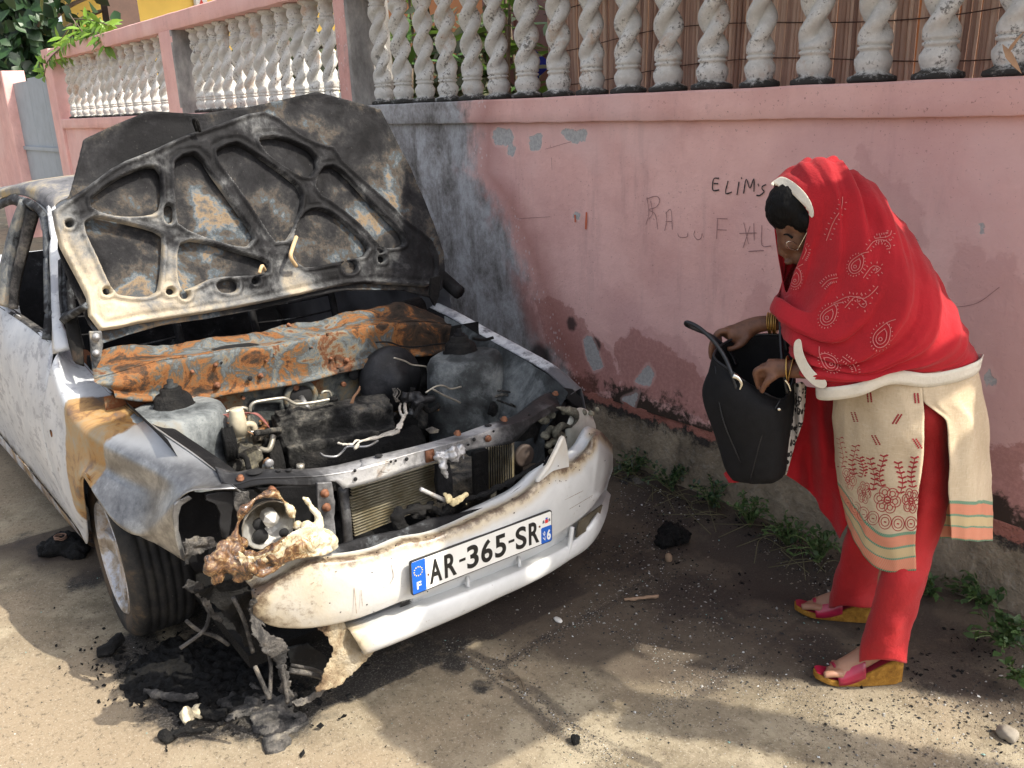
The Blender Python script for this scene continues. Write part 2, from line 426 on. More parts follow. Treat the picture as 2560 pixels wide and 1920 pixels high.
def m_pink():
    s = N('pink_plaster')
    f = s.noise(4, 6, .65); f2 = s.noise(1.1, 3, seed=2); g = s.noise(60, 5, .7, seed=3)
    c = s.mix(s.st(f, .3, .7), (.66, .38, .345), (.77, .475, .43))
    c = s.mix(s.ma('MULTIPLY', s.st(f2, .45, .65), .5), c, (.60, .36, .35))
    c = s.mix(s.ma('MULTIPLY', s.st(g, .58, .75), .3), c, (.68, .42, .4))
    c = s.mix(s.ma('MULTIPLY', s.st(s.noise(3, 6, .7, vec=s.scale(3, 1, .45), seed=14), .5, .75), .4), c, (.42, .25, .235))
    c = s.mix(s.ma('MULTIPLY', s.st(s.noise(75, 3, .8, seed=31), .63, .69), .6), c, (.2, .11, .10))
    c = s.mix(s.ma('MULTIPLY', s.st(s.noise(.9, 4, .6, seed=33), .5, .62), .4), c, (.74, .53, .50)); stn = s.attr('stain'); k = s.st(s.ma('ADD', stn, s.ma('MULTIPLY', s.ma('SUBTRACT', f, .5), 1.7)), .48, .60)
    c = s.mix(s.ma('MULTIPLY', k, .38), c, (.47, .25, .235))
    km = s.st(s.ma('ADD', s.attr('maroon'), s.ma('MULTIPLY', s.ma('SUBTRACT', s.noise(7, 7, .72, seed=51), .5), 1.5)), .50, .60)
    c = s.mix(s.ma('MULTIPLY', km, .62), c, s.mix(s.st(g, .4, .65), (.30, .12, .10), (.42, .19, .165)))
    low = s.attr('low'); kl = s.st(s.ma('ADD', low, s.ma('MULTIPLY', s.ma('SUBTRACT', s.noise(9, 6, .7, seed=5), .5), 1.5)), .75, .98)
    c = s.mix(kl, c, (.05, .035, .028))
    soot = s.attr('soot'); edge = s.ma('SUBTRACT', 1, s.ma('MULTIPLY', s.ma('ABSOLUTE', s.ma('SUBTRACT', soot, .36)), 5.0), True)
    c = s.mix(s.ma('MULTIPLY', edge, .55), c, (.33, .125, .10))
    dn = s.ma('MULTIPLY', s.ma('SUBTRACT', s.noise(6, 8, .75, vec=s.scale(1, 1, .55), seed=7), .5), .55)
    inside = s.st(s.ma('ADD', soot, dn), .42, .60)
    str1 = s.noise(4.5, 8, .72, .25, vec=s.scale(1.3, 1, .8), seed=8)
    grey = s.ramp(s.ma('ADD', s.ma('MULTIPLY', str1, .8), s.ma('MULTIPLY', s.noise(45, 4, .7, seed=12), .25)), [(.3, (.06, .055, .05)), (.42, (.14, .132, .126)), (.52, (.27, .26, .26)), (.64, (.43, .435, .45))])
    grey = s.mix(s.ma('MULTIPLY', s.st(s.noise(2.5, 4, seed=15), .45, .6), s.st(soot, .75, .55)), grey, (.37, .19, .17))
    c = s.mix(inside, c, grey)
    sp = s.ma('MULTIPLY', s.st(s.vor(38, vec=s.scale(1.3, 1, 1)), .33, .22), s.ma('MULTIPLY', s.st(s.ma('ABSOLUTE', s.ma('SUBTRACT', soot, .44)), .12, .05), s.st(s.noise(7, 3, seed=21), .46, .52)))
    c = s.mix(s.ma('MULTIPLY', sp, .8), c, (.62, .47, .46))
    blk = s.attr('black'); c = s.mix(s.ma('MULTIPLY', s.st(s.ma('ADD', blk, s.ma('MULTIPLY', s.ma('SUBTRACT', str1, .5), 1.1)), .3, .8), .85), c, (.022, .02, .02))
    pe = s.st(s.ma('ADD', s.attr('peel'), s.ma('MULTIPLY', s.ma('SUBTRACT', s.noise(26, 5, .7, seed=9), .5), .8)), .5, .55)
    c = s.mix(pe, c, s.mix(s.st(g, .4, .6), (.36, .355, .35), (.46, .45, .44)))
    rim = s.ma('SUBTRACT', s.st(s.attr('peel'), .25, .45), pe, True); c = s.mix(s.ma('MULTIPLY', rim, .35), c, (.72, .5, .46))
    h = s.ma('SUBTRACT', s.ma('ADD', s.ma('MULTIPLY', g, .35), s.noise(13, 6, .6, seed=10)), s.ma('MULTIPLY', pe, .4))
    return s.out(c, .9, 0, s.bump(h, .45, .012), Specular_IOR_Level=.2)
M_PINK = m_pink()
wx = [-12.45]
while wx[-1] < -.5: wx.append(wx[-1] + (.1 if wx[-1] < -5.5 else .025))
wz = [.33 + i * .025 for i in range(52)]
def wall_y(x, z): return YW + .006 * fb(Vector((x, 0, z)), 2.2, 4) + .05 * sst(.5, .33, z) * -.3
WAT = {'maroon': w_maroon, 'soot': w_soot, 'peel': w_peel, 'black': w_black, 'stain': w_stain, 'low': w_low}
vs = [Vector((x, wall_y(x, z), z)) for z in wz for x in wx]
fr = grid_faces(len(wz), len(wx)); n0 = len(vs)
a = [Vector((-12.45, YW + .2, .33)), Vector((-.5, YW + .2, .33)), Vector((-.5, YW + .2, 1.6)), Vector((-12.45, YW + .2, 1.6))]
i1 = len(wx) - 1; i2 = len(wx) * len(wz) - 1
vs += a; fr += [(n0 + 3, n0 + 2, n0 + 1, n0), (i1, n0 + 1, n0 + 2, i2), (0, i2 - i1, n0 + 3, n0)]
obj('wall_panel', vs, fr, M_PINK, wall, attr=WAT)
zero = {k: (lambda p: 0.0) for k in WAT}
def ledge_piece(name, x0, x1, y0, y1, z0, z1, st=.05, attrs=None, mat=None, wob=.004):
    n = max(2, int((x1 - x0) / st)); prof = [(y1, z0), (y0 + .004, z0), (y0, z0 + .006), (y0, (z0 + z1) / 2), (y0, z1 - .008), (y0 + .008, z1), (y1, z1)]
    rows = []
    for i in range(n + 1):
        x = x0 + (x1 - x0) * i / n
        rows.append([Vector((x, y + wob * fb(Vector((x, y, z)), 5, 3), z + wob * fb(Vector((x, y, z + 9)), 4, 3) + (.006 * fb(Vector((x, 5, 0)), 9, 3) if z == z0 else 0))) for y, z in prof])
    o = rows_obj(name, rows, mat or M_PINK, wall, closed=True, cap=True, attr=attrs or WAT, smooth=True, auto=40); return fixn(o)
ATL = dict(WAT); ATL['low'] = lambda p: .35 * sst(1.66, 1.72, p.z); ATL['stain'] = lambda p: .25; ATL['soot'] = lambda p: w_soot(p) * .93
ledge_piece('ledge', -12.4, -.5, YW - .035, YW + .27, 1.602, 1.712, attrs=ATL)
ledge_piece('top_rail', -12.4, -.5, YW - .03, YW + .27, 2.39, 2.52, attrs={**zero, 'stain': lambda p: .3, 'low': lambda p: .55 * sst(2.42, 2.52, p.z)})
# plinth
M_PLINTH = None
def m_plinth():
    s = N('dirty_concrete'); f = s.noise(5, 7, .7); g = s.noise(40, 5, .7, seed=2)
    c = s.ramp(f, [(.3, (.07, .06, .045)), (.45, (.19, .155, .11)), (.6, (.30, .25, .18)), (.75, (.24, .21, .17))])
    c = s.mix(s.ma('MULTIPLY', s.st(g, .5, .7), .35), c, (.36, .34, .3))
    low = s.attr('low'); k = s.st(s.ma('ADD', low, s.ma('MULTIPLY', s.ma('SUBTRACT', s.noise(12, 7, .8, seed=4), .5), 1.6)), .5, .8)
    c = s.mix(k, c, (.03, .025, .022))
    c = s.mix(s.st(s.ma('ADD', s.attr('red'), s.ma('MULTIPLY', s.ma('SUBTRACT', s.noise(14, 6, .7, seed=6), .5), 1.2)), .62, .75), c, (.32, .13, .10))
    return s.out(c, .95, 0, s.bump(s.ma('ADD', f, s.ma('MULTIPLY', g, .4)), .9, .03))
M_PLINTH = m_plinth()
pz = [-.1, 0, .04, .09, .14, .19, .24, .28, .31, .325, .335, .34]; xs_ = [-12.5 + i * .03 for i in range(401)]
def ply(x, z):
    b = YW - .05 + .035 * (z / .34) + .02 * fb(Vector((x, 0, z)), 5, 4) + .012 * fb(Vector((x, 3, z)), 18, 3)
    return b
rows = [[Vector((x, ply(x, z), z + (.02 * fb(Vector((x, 0, 0)), 3, 4) if z > .3 else 0))) for x in xs_] for z in pz]
rows.append([Vector((x, YW + .03, .36 + .02 * fb(Vector((x, 0, 0)), 3, 4))) for x in xs_]); rows.append([Vector((x, YW + .2, .335)) for x in xs_]); rows.append([Vector((x, YW + .2, -.1)) for x in xs_])
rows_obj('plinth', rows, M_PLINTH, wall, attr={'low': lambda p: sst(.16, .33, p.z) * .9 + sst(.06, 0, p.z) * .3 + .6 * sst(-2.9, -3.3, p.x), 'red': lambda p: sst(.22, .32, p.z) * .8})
# pillars
def m_greyside():
    s = N('bare_sooty_plaster'); f = s.noise(6, 7, .7, vec=s.scale(1, 1, .5))
    return s.out(s.ramp(f, [(.3, (.10, .095, .09)), (.5, (.26, .25, .24)), (.65, (.42, .40, .37))]), .95, 0, s.bump(f, .5, .02))
M_GREY = m_greyside()
def pillar(x0, x1, z0, z1, y0=YW - .02, y1=YW + .26, side=None):
    b = MB(); n = 14
    for i in range(n): pass
    rows = []
    for i in range(n + 1):
        z = z0 + (z1 - z0) * i / n; w = .003
        rows.append([Vector((x + w * fb(Vector((x, y, z)), 6, 2), y + w * fb(Vector((x, y, z + 5)), 6, 2), z)) for x, y in ((x0, y0 + .012), (x0 + .012, y0), (x1 - .012, y0), (x1, y0 + .012), (x1, y1), (x0, y1))])
    o = rows_obj('pillar', rows, M_PINK, wall, closed=True, cap=True, attr={**zero, 'stain': lambda p: .2, 'low': lambda p: .45 * sst(z1 - .1, z1, p.z), 'soot': (lambda p: .44 if p.x > -6 else 0)}, auto=40); fixn(o)
    if side:
        o.data.materials.append(side)
        for f in o.data.polygons:
            if f.normal.x > .7: f.material_index = 1
    return o
pillar(-12.72, -12.36, 0, 2.53, YW - .04)
pillar(-8.38, -8.07, 1.713, 2.389, YW - .036, YW + .26, M_GREY)
pillar(-5.20, -5.04, 1.713, 2.389, YW - .036, YW + .26, M_GREY)
# balusters
def m_bal():
    s = N('weathered_white_plaster'); oi = s.n('ShaderNodeObjectInfo'); m = s.n('ShaderNodeVectorMath'); m.operation = 'ADD'
    s.t.links.new(s.co, m.inputs[0]); k = s.n('ShaderNodeVectorMath'); k.operation = 'SCALE'; k.inputs[0].default_value = (13, 29, 41); s.t.links.new(oi.outputs['Random'], k.inputs['Scale']); s.t.links.new(k.outputs[0], m.inputs[1])
    v = m.outputs[0]
    f = s.noise(11, 7, .75, vec=v); g = s.noise(70, 5, .75, vec=v, seed=2)
    c = s.mix(s.st(f, .35, .65), (.48, .47, .44), (.66, .65, .62))
    c = s.mix(s.ma('MULTIPLY', s.st(s.noise(5, 5, .7, vec=v, seed=5), .56, .7), .7), c, (.42, .27, .17))
    c = s.mix(s.ma('MULTIPLY', s.st(s.ma('ADD', s.ma('MULTIPLY', f, .5), s.ma('MULTIPLY', g, .5)), .53, .60), .85), c, (.10, .092, .08))
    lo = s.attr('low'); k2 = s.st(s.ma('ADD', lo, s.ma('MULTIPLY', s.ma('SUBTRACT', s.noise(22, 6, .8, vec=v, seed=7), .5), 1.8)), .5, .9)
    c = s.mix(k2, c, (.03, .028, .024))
    return s.out(c, .85, 0, s.bump(s.ma('ADD', f, s.ma('MULTIPLY', g, .5)), .5, .01))
M_BAL = m_bal()
def bal_mesh():
    prof = [(.076, 0), (.080, .006), (.078, .018), (.058, .026), (.050, .032), (.055, .042), (.061, .060), (.061, .076), (.049, .094), (.046, .102), (.055, .106), (.055, .113), (.046, .118)]
    H = .676; vs = []; n = 32; R = []
    for r, h in prof: R.append((r, h, 0))
    m = 56
    for i in range(m + 1):
        t = i / m; h = .124 + t * (H - .248); r = .056 + .004 * math.sin(t * math.pi)
        R.append((r, h, 1 if 0 < i < m else 0))
    for r, h in reversed(prof): R.append((r * .96, H - h, 0))
    for r, h, tw in R:
        t = (h - .124) / (H - .248); amp = (sst(0, .12, t) * sst(1, .88, t)) if tw else 0
        for k in range(n):
            a = 2 * math.pi * k / n; ph = a - t * 2 * math.pi * 1.75
            dd = .0265; rc = .0345; rope = dd * abs(math.cos(ph)) + math.sqrt(rc * rc - (dd * math.sin(ph)) ** 2)
            rr = r * (1 - amp) + rope * amp
            p = Vector((rr * math.cos(a), rr * math.sin(a), h)); vs.append(p + vnoise(p, 18, .0025))
    fs = grid_faces(len(R), n, True); fs.append(tuple(range(n))[::-1]); fs.append(tuple(range(len(vs) - n, len(vs))))
    return vs, fs
bv, bf = bal_mesh()
proto = None
def baluster(x):
    global proto
    loc = Vector((x, YW + .115, 1.7135))
    if proto is None:
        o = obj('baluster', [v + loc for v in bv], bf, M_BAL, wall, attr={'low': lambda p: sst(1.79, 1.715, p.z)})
        # re-centre so that copies can share the mesh
        for v in o.data.vertices: v.co -= (loc - BASES[wall.name])
        proto = o
    else:
        o = proto.copy(); COL.objects.link(o)
    o.parent = wall; o.location = loc - BASES[wall.name]; o.rotation_euler = (random.uniform(-.022, .022), random.uniform(-.022, .022), random.uniform(-.7, .7)); o.scale = (random.uniform(.93, 1.06),) * 2 + (1,)
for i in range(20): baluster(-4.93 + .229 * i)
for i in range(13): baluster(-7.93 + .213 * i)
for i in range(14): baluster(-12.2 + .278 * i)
# graffiti and scratches: pencil strokes on the plaster
def strokes(name, L, w, mat, parent, fn, n=6, lift=.0015, **kw):
    vs = []; fs = []
    for l in L:
        ww = w
        if len(l) == 2 and isinstance(l[1], float): l, ww = l
        P = [fn(x, y) for x, y in l]
        P = resample(P, max(3, (len(P) - 1) * n)) if len(P) > 2 else resample(P, 4)
        st = len(vs)
        for i, p in enumerate(P):
            d = (P[min(i + 1, len(P) - 1)] - P[max(i - 1, 0)]); d = d.normalized() if d.length > 1e-9 else Vector((1, 0, 0))
            nn = kw.get('nrm') or Vector((0, -1, 0)); nv = nn(p) if callable(nn) else nn
            sd = d.cross(nv).normalized() * ww * .5 * (.75 + .5 * random.random()); vs += [p + sd + nv * lift, p - sd + nv * lift]
        for i in range(len(P) - 1): a = st + 2 * i; fs.append((a, a + 1, a + 3, a + 2))
    return obj(name, vs, fs, mat, parent, label=kw.get('label'))
def zg(x, y): return (x * .3906 + 1348, y * .3906)
def wf(x, y): X_ = K(*zg(x, y), Y=YW); X_.y = wall_y(X_.x, X_.z) - .003; return X_
G1 = [[(530, 985), (500, 990), (495, 1050), (530, 1050)], [(500, 1015), (525, 1015)], [(580, 1000), (565, 1068), (600, 1062)], [(640, 1005), (628, 1078)], [(652, 980), (656, 988)],
      [(665, 1070), (680, 990), (700, 1040), (722, 988), (722, 1060)], [(745, 1015), (750, 1030)], [(790, 1020), (770, 1030), (768, 1045), (778, 1060), (755, 1080), (735, 1080)]]
strokes('graffiti_word', G1, .0048, plain('marker_ink', (.02, .018, .018), .8), wall, wf)
G2 = [[(130, 1090), (140, 1180), (125, 1240)], [(125, 1100), (180, 1085), (200, 1110), (180, 1145), (140, 1160), (175, 1185), (190, 1268)], [(150, 1110), (160, 1180), (140, 1210)], [(235, 1170), (238, 1220), (228, 1275)], [(232, 1180), (262, 1160), (270, 1270)], [(232, 1225), (268, 1225)],
      [(300, 1290), (310, 1310), (350, 1310), (355, 1290)], [(395, 1275), (390, 1300), (410, 1325), (430, 1315), (435, 1290)], [(520, 1210), (515, 1320)], [(515, 1208), (575, 1210)], [(520, 1270), (570, 1272)],
      [(665, 1230), (690, 1350)], [(700, 1250), (660, 1370)], [(640, 1290), (735, 1288)], [(720, 1235), (722, 1330)], [(765, 1245), (765, 1355), (815, 1360)], [(690, 1390), (775, 1385)]]
strokes('graffiti_scrawl', G2, .0028, plain('pencil_marks', (.27, .15, .145), .8), wall, wf)
G3 = [[(1160 - 1748, 1210), (1320 - 1748, 1200)], [(-230, 1165), (-228, 1280)], [(-300, 1180), (-290, 1250)]]
def wf2(x, y): p = K(x, y, Y=YW); p.y = wall_y(p.x, p.z) - .003; return p
strokes('scratch_marks', [[(1124, 472), (1190, 468)], [(1180, 322), (1235, 306)], [(1900, 455), (1960, 500), (1985, 520)], [(2050, 665), (2110, 655), (2160, 620)], [(1193, 340), (1194, 368)]], .0016, plain('scratch_grey', (.2, .1, .1), .9), wall, wf2)
strokes('crayon_mark', [[(1268, 458), (1267, 495)], [(1243, 464), (1244, 480)]], .012, plain('orange_crayon', (.55, .13, .06), .9), wall, wf2)
# ------------------------------------------------------------ gate, far pillar, house, things behind the balustrade
gp = pillar(-17.2, -15.30, 0, 2.42, YW - .05)
gp.parent = None; gp.name = 'gate_pillar'; gp.location = BASES[wall.name]; tag(gp, 'pink gate pillar at the left edge with a worn top, left of the grey gate', 'pillar')
BASES[gp.name] = BASES[wall.name]
gate = empty('metal_gate', (-14, YW + .1, 0), 'plain pale grey sheet metal gate between the two pink pillars', 'gate')
mg = plain('grey_gate_paint', (.30, .34, .38), .6, 0, .12, 5, .2, .01)
for x0, x1, h in ((-15.3, -14.35, 2.24), (-14.34, -13.5, 2.27), (-13.49, -12.73, 2.30)):
    MB().box(((x0 + x1) / 2, YW + .1, h / 2 + .05), Vector((1, 0, 0)), Vector((0, 1, 0)), W, (x1 - x0) / 2, .02, h / 2 - .05).build('gate_panel', mg, gate, smooth=False)
MB().box((-14, YW + .07, 1.33), Vector((1, 0, 0)), Vector((0, 1, 0)), W, 1.28, .02, .025).build('cross_bar', mg, gate, smooth=False)
house = empty('yellow_house', (-18, 8, 0), 'bright yellow house wall behind the far balustrade', 'house')
my = plain('yellow_render', (.80, .56, .13), .9, 0, .05, 3, .1, .01)
YY0 = K(150, 60, X=-18).y; MB().box((-18.2, (YY0 + 15) / 2, 2.5), Vector((1, 0, 0)), Vector((0, 1, 0)), W, .2, (15 - YY0) / 2, 2.5).build('wall', my, house, smooth=False)
MB().box((-17.4, 9.5, 5.05), Vector((1, 0, 0)), Vector((0, 1, 0)), W, 1.4, 5.3, .1).build('roof', plain('brown_roof', (.16, .07, .045), .8), house, smooth=False)
mbr = plain('brown_paint', (.065, .03, .018), .6)
o_ = K(262, 40, X=-16.2)
MB().box((-16.2, o_.y, 2.3), Vector((1, 0, 0)), Vector((0, 1, 0)), W, .18, .24, 2.7).build('porch_column', mbr, house, smooth=False)
al = K(432, 8, X=-17.98)
ab = MB().box((-17.95, al.y, al.z + .05), Vector((1, 0, 0)), Vector((0, 1, 0)), W, .05, .13, .22).build('alarm_box', plain('white_plastic', (.7, .7, .68), .4), house, smooth=False)
ab.modifiers.new('b', 'BEVEL').width = .03
tri = MB().prism([Vector((-17.895, al.y - .09, al.z - .12)), Vector((-17.895, al.y + .09, al.z - .12)), Vector((-17.895, al.y, al.z + .08))], Vector((.004, 0, 0))).build('red_triangle', plain('red_sign_paint', (.6, .04, .02), .5), ab, smooth=False)
# pale distant wall glimpsed at the far left
# orange house wall and door behind the balustrade
oh = empty('orange_house', (-6, 5.2, 0), 'orange rendered house wall with a brown panelled door behind the balustrade', 'house')
mo = plain('orange_render', (.50, .21, .085), .9, 0, .1, 3, .2, .01)
MB().box((-5.4, 5.3, 1.6), Vector((1, 0, 0)), Vector((0, 1, 0)), W, 3.2, .1, 1.6).build('wall', mo, oh, smooth=False)
md = plain('brown_door_wood', (.13, .05, .035), .5, 0, .2, 8)
d0 = K(1050, 110, Y=5.15); d1 = K(1215, 110, Y=5.15)
dr = MB().box(((d0.x + d1.x) / 2, 5.18, 1.3), Vector((1, 0, 0)), Vector((0, 1, 0)), W, (d1.x - d0.x) / 2, .05, 1.3).build('door', md, oh, smooth=False)
for i in range(2):
    for j in range(5):
        cx = d0.x + (d1.x - d0.x) * (.28 + .44 * i)
        MB().box((cx, 5.122, .35 + j * .47), Vector((1, 0, 0)), Vector((0, 1, 0)), W, (d1.x - d0.x) * .16, .012, .17).build('door_panel', md, dr, smooth=False)
# reed screen
def m_reed():
    s = N('reed_matting'); a = s.attr('tone'); f = s.noise(4, 4, vec=s.scale(6, 6, .6))
    c = s.ramp(s.ma('ADD', s.ma('MULTIPLY', a, .6), s.ma('MULTIPLY', f, .5)), [(.2, (.28, .17, .13)), (.45, (.52, .35, .27)), (.85, (.72, .54, .42))])
    return s.out(c, .8, 0, s.bump(f, .4, .01))
rs = empty('reed_screen', (-1.7, YW + .33, 1.6), 'faded brown reed matting tied behind the balusters on the right', 'screen')
rx0 = K(1195, 200, Y=YW + .36).x; b = MB(); tones = []; x = rx0
while x < -.5:
    w_ = random.uniform(.008, .02); ph = .03 * math.sin(x * 7) + .04 * math.sin(x * 2.3); lean = .02 * math.sin(x * 1.9)
    yy = YW + .36 + ph * .6; t0 = random.random(); tp = random.uniform(2.48, 2.75)
    n0 = len(b.v); b.tube([Vector((x - lean * 1.2 + .02 * math.sin(x * 9), yy, 1.45)), Vector((x + .006 * random.uniform(-1, 1), yy + .015 * math.sin(x * 15), 2.0)), Vector((x + lean, yy, tp))], w_ * .6, 6, num=8)
    tones += [t0] * (len(b.v) - n0); x += w_ * 1.02
b.build('reeds', m_reed(), rs, attr={'tone': tones})
b = MB()
for z in (1.80, 1.95, 2.12, 2.3):
    b.tube([Vector((x_ , YW + .335 + (.03 * math.sin(x_ * 7) + .04 * math.sin(x_ * 2.3)) * .6, z + .03 * math.sin(x_ * 3 + z * 5))) for x_ in [rx0 + i * .12 for i in range(int((-.5 - rx0) / .12))]], .0022, 5)
b.build('binding_wire', plain('rusty_wire', (.08, .045, .035), .8), rs)
# ------------------------------------------------------------ leaves
def leaf_mesh(mb, p, d, up, L, Wd, fold=.25, tones=None):
    s = d.cross(up).normalized(); n = s.cross(d).normalized()
    prof = [(0, .0), (.18, .55), (.42, 1), (.7, .72), (1, 0)]
    st = len(mb.v)
    for t, w in prof:
        c = p + d * (L * t) - n * (L * .18 * t * t)
        mb.v += [c - s * (Wd * .5 * w) + n * (Wd * fold * w * .4), c, c + s * (Wd * .5 * w) + n * (Wd * fold * w * .4)]
    for i in range(len(prof) - 1):
        a = st + i * 3; mb.f += [(a, a + 1, a + 4, a + 3), (a + 1, a + 2, a + 5, a + 4)]
def m_leaf(name, a, b, rough=.5, trans=.0):
    s = N(name); g = s.n('ShaderNodeNewGeometry').outputs['Random Per Island']
    c = s.mix(g, a, b); s.out(c, rough, 0, s.bump(s.noise(30, 3), .3, .004))
    if trans:
        s.b.inputs['Subsurface Weight'].default_value = 0
        tr = s.n('ShaderNodeBsdfTranslucent'); s.l(s.mix(.5, c, (.25, .4, .04)), tr.inputs[0]); mx = s.n('ShaderNodeMixShader'); mx.inputs[0].default_value = trans
        s.t.links.new(s.b.outputs[0], mx.inputs[1]); s.t.links.new(tr.outputs[0], mx.inputs[2]); s.t.links.new(mx.outputs[0], s.t.nodes['Material Output'].inputs[0])
    return s.m
M_DARKLEAF = m_leaf('dark_leaf', (.006, .020, .007), (.025, .065, .018), .45)
M_LIMELEAF = m_leaf('lime_leaf', (.09, .20, .02), (.2, .34, .04), .45, .35)
M_WEED = m_leaf('weed_leaf', (.018, .045, .014), (.06, .12, .032), .55, .15)
M_BARK = plain('bark', (.11, .08, .055), .9, 0, .3, 20, .6, .01)
def rdir(): return Vector((random.gauss(0, 1), random.gauss(0, 1), random.gauss(0, 1))).normalized()
TX = K(48, 90, X=-17.3); TO = Vector((TX.x + 19.5, TX.y - 4.6, 0))
tr = empty('fig_tree', tuple(Vector((-19.5, 4.6, 0)) + TO), 'dark large leaved tree rising behind the grey gate at the top left', 'tree')
b = MB(); b.tube([(-19.5, 4.6, 0), (-19.4, 4.5, 1.6), (-19.6, 4.4, 3.2), (-19.3, 4.3, 5)], lambda t: .2 - .12 * t, 10)
for k in range(7):
    a = k * .9; b.tube([(-19.5, 4.5, 2 + k * .35), (-19.5 + math.cos(a) * .9, 4.5 + math.sin(a) * .9, 2.8 + k * .35), (-19.5 + math.cos(a) * 1.9, 4.5 + math.sin(a) * 1.9, 3.1 + k * .4)], lambda t: .07 - .05 * t, 6)
b.v = [v + TO for v in b.v]; b.build('trunk', M_BARK, tr)
b = MB()
for _ in range(3200):
    c = Vector((-19.3, 4.45, 3.2)) + Vector((random.gauss(0, .8), random.gauss(0, .36), random.gauss(0, .75)))
    if fb(c, .9, 2) < -.16 or c.z < 2.3: continue
    d = rdir(); d.z = -abs(d.z) * .9 - .25; d.normalize(); L = random.uniform(.16, .30); leaf_mesh(b, c, d, Vector((.5, -.6, .6)) + rdir() * .6, L, L * .8)
b.v = [v + TO for v in b.v]; b.build('crown', M_DARKLEAF, tr)
# lime branch hanging over the rail
br = empty('leafy_branch', tuple(K(150, 70, Y=2.9)), 'bright green leafy branch drooping over the far end of the pink rail', 'branch')
bm_ = MB(); b = MB(); YB = 2.85
hang = [[(150, 30), (165, 60), (140, 95), (105, 130), (95, 165)], [(165, 50), (185, 75), (210, 70), (228, 95)], [(150, 60), (120, 100), (90, 120), (85, 150)], [(160, 40), (205, 45), (235, 55)], [(170, 80), (150, 110), (120, 120), (110, 150)], [(190, 75), (205, 60), (215, 50)]]
for hi, h in enumerate(hang):
    P = [K(x, y, Y=YB - .04 + hi * .03) for x, y in h]; PP = resample(P, 16); bm_.tube(P, .007, 6)
    for i, p in enumerate(PP):
        for s_ in range(3):
            if i > 1:
                d = (rdir() * .8 + Vector((.25, -.1, -.55))).normalized(); L = random.uniform(.10, .20); leaf_mesh(b, p, d, Vector((.3, -.8, .5)) + rdir() * .3, L, L * .36)
bm_.build('stem', M_BARK, br); b.build('leaves', M_LIMELEAF, br)
# garden plants behind the balusters (left bay)
gpnt = empty('garden_shrub', (-5.0, 3.9, 0), 'green garden shrub with long leaves against the orange wall behind the balusters', 'shrub')
b = MB(); bs = MB()
for k in range(26):
    x0 = random.uniform(-6.6, -4.2); y0 = random.uniform(3.6, 4.5); z1 = random.uniform(1.8, 2.9)
    top = Vector((x0 + random.uniform(-.2, .2), y0, z1)); bs.tube([(x0, y0, 0), (x0, y0, z1 * .6), top], .012, 5)
    for _ in range(9):
        d = rdir(); d.z = abs(d.z) * .4 - .1; d.normalize(); L = random.uniform(.25, .5); leaf_mesh(b, top - Vector((0, 0, random.uniform(0, 1.1))), d, W + rdir() * .3, L, L * .22)
bs.build('stem', M_BARK, gpnt); b.build('leaves', m_leaf('garden_leaf', (.03, .08, .02), (.10, .2, .05), .4, .2), gpnt)
hdg = empty('garden_hedge', (-9.5, 4.3, 0), 'dark leafy hedge in the yard behind the far bays of balusters', 'hedge')
b = MB(); bs = MB()
for k in range(30):
    x0 = -13.2 + k * .25; bs.tube([(x0, 4.4, 0), (x0 + random.uniform(-.2, .2), 4.3, 1.2), (x0 + random.uniform(-.3, .3), 4.3, 2.3)], .015, 5)
for _ in range(3600):
    c = Vector((random.uniform(-13.6, -5.6), random.gauss(4.35, .16), random.uniform(.9, 2.42))); d = rdir(); d.z = -abs(d.z) * .5; d.normalize(); L = random.uniform(.10, .2); leaf_mesh(b, c, d, Vector((0, -1, .5)) + rdir() * .5, L, L * .6)
bs.build('stem', M_BARK, hdg); b.build('leaves', m_leaf('hedge_leaf', (.02, .03, .012), (.07, .075, .03), .6), hdg)
# blue cloth between the balusters
bc = MB(); cols = []
c0 = [(1150, 103), (1180, 128), (1182, 150), (1165, 165), (1166, 187), (1142, 186), (1138, 150), (1140, 110)]
P = [K(x, y, Y=YW + .24) for x, y in c0]; ctr = sum(P, Vector()) / len(P) + Vector((0, -.03, 0))
bc.add([ctr] + P, [(0, i + 1, (i + 1) % len(P) + 1) for i in range(len(P))])
cl = bc.build('cloth_scrap', None); solid(cl, .004); tag(cl, 'blue cloth scrap with a pale band caught behind the balusters', 'cloth')
s = N('blue_cloth'); cl.data.materials.append(s.out(s.mix(s.st(s.wave(5, 'Z', 2), .75, .85), (.02, .03, .30), (.35, .36, .22)), .8))
# dry leaf at the right end
dl = MB(); leaf_mesh(dl, K(2170, 125, Y=YW - .05), (K(2170, 125, Y=YW - .05) - K(2212, 55, Y=YW - .1)).normalized() * -1, Vector((0, -1, .2)), .09, .012)
leaf_mesh(dl, K(2165, 95, Y=YW - .05), (K(2212, 175, Y=YW - .1) - K(2165, 95, Y=YW - .05)).normalized(), Vector((0, -1, .2)), .11, .02)
tag(dl.build('dry_leaf', plain('dry_leaf_tan', (.42, .25, .14), .7)), 'dry curled tan leaf caught beside the rightmost baluster', 'leaf')
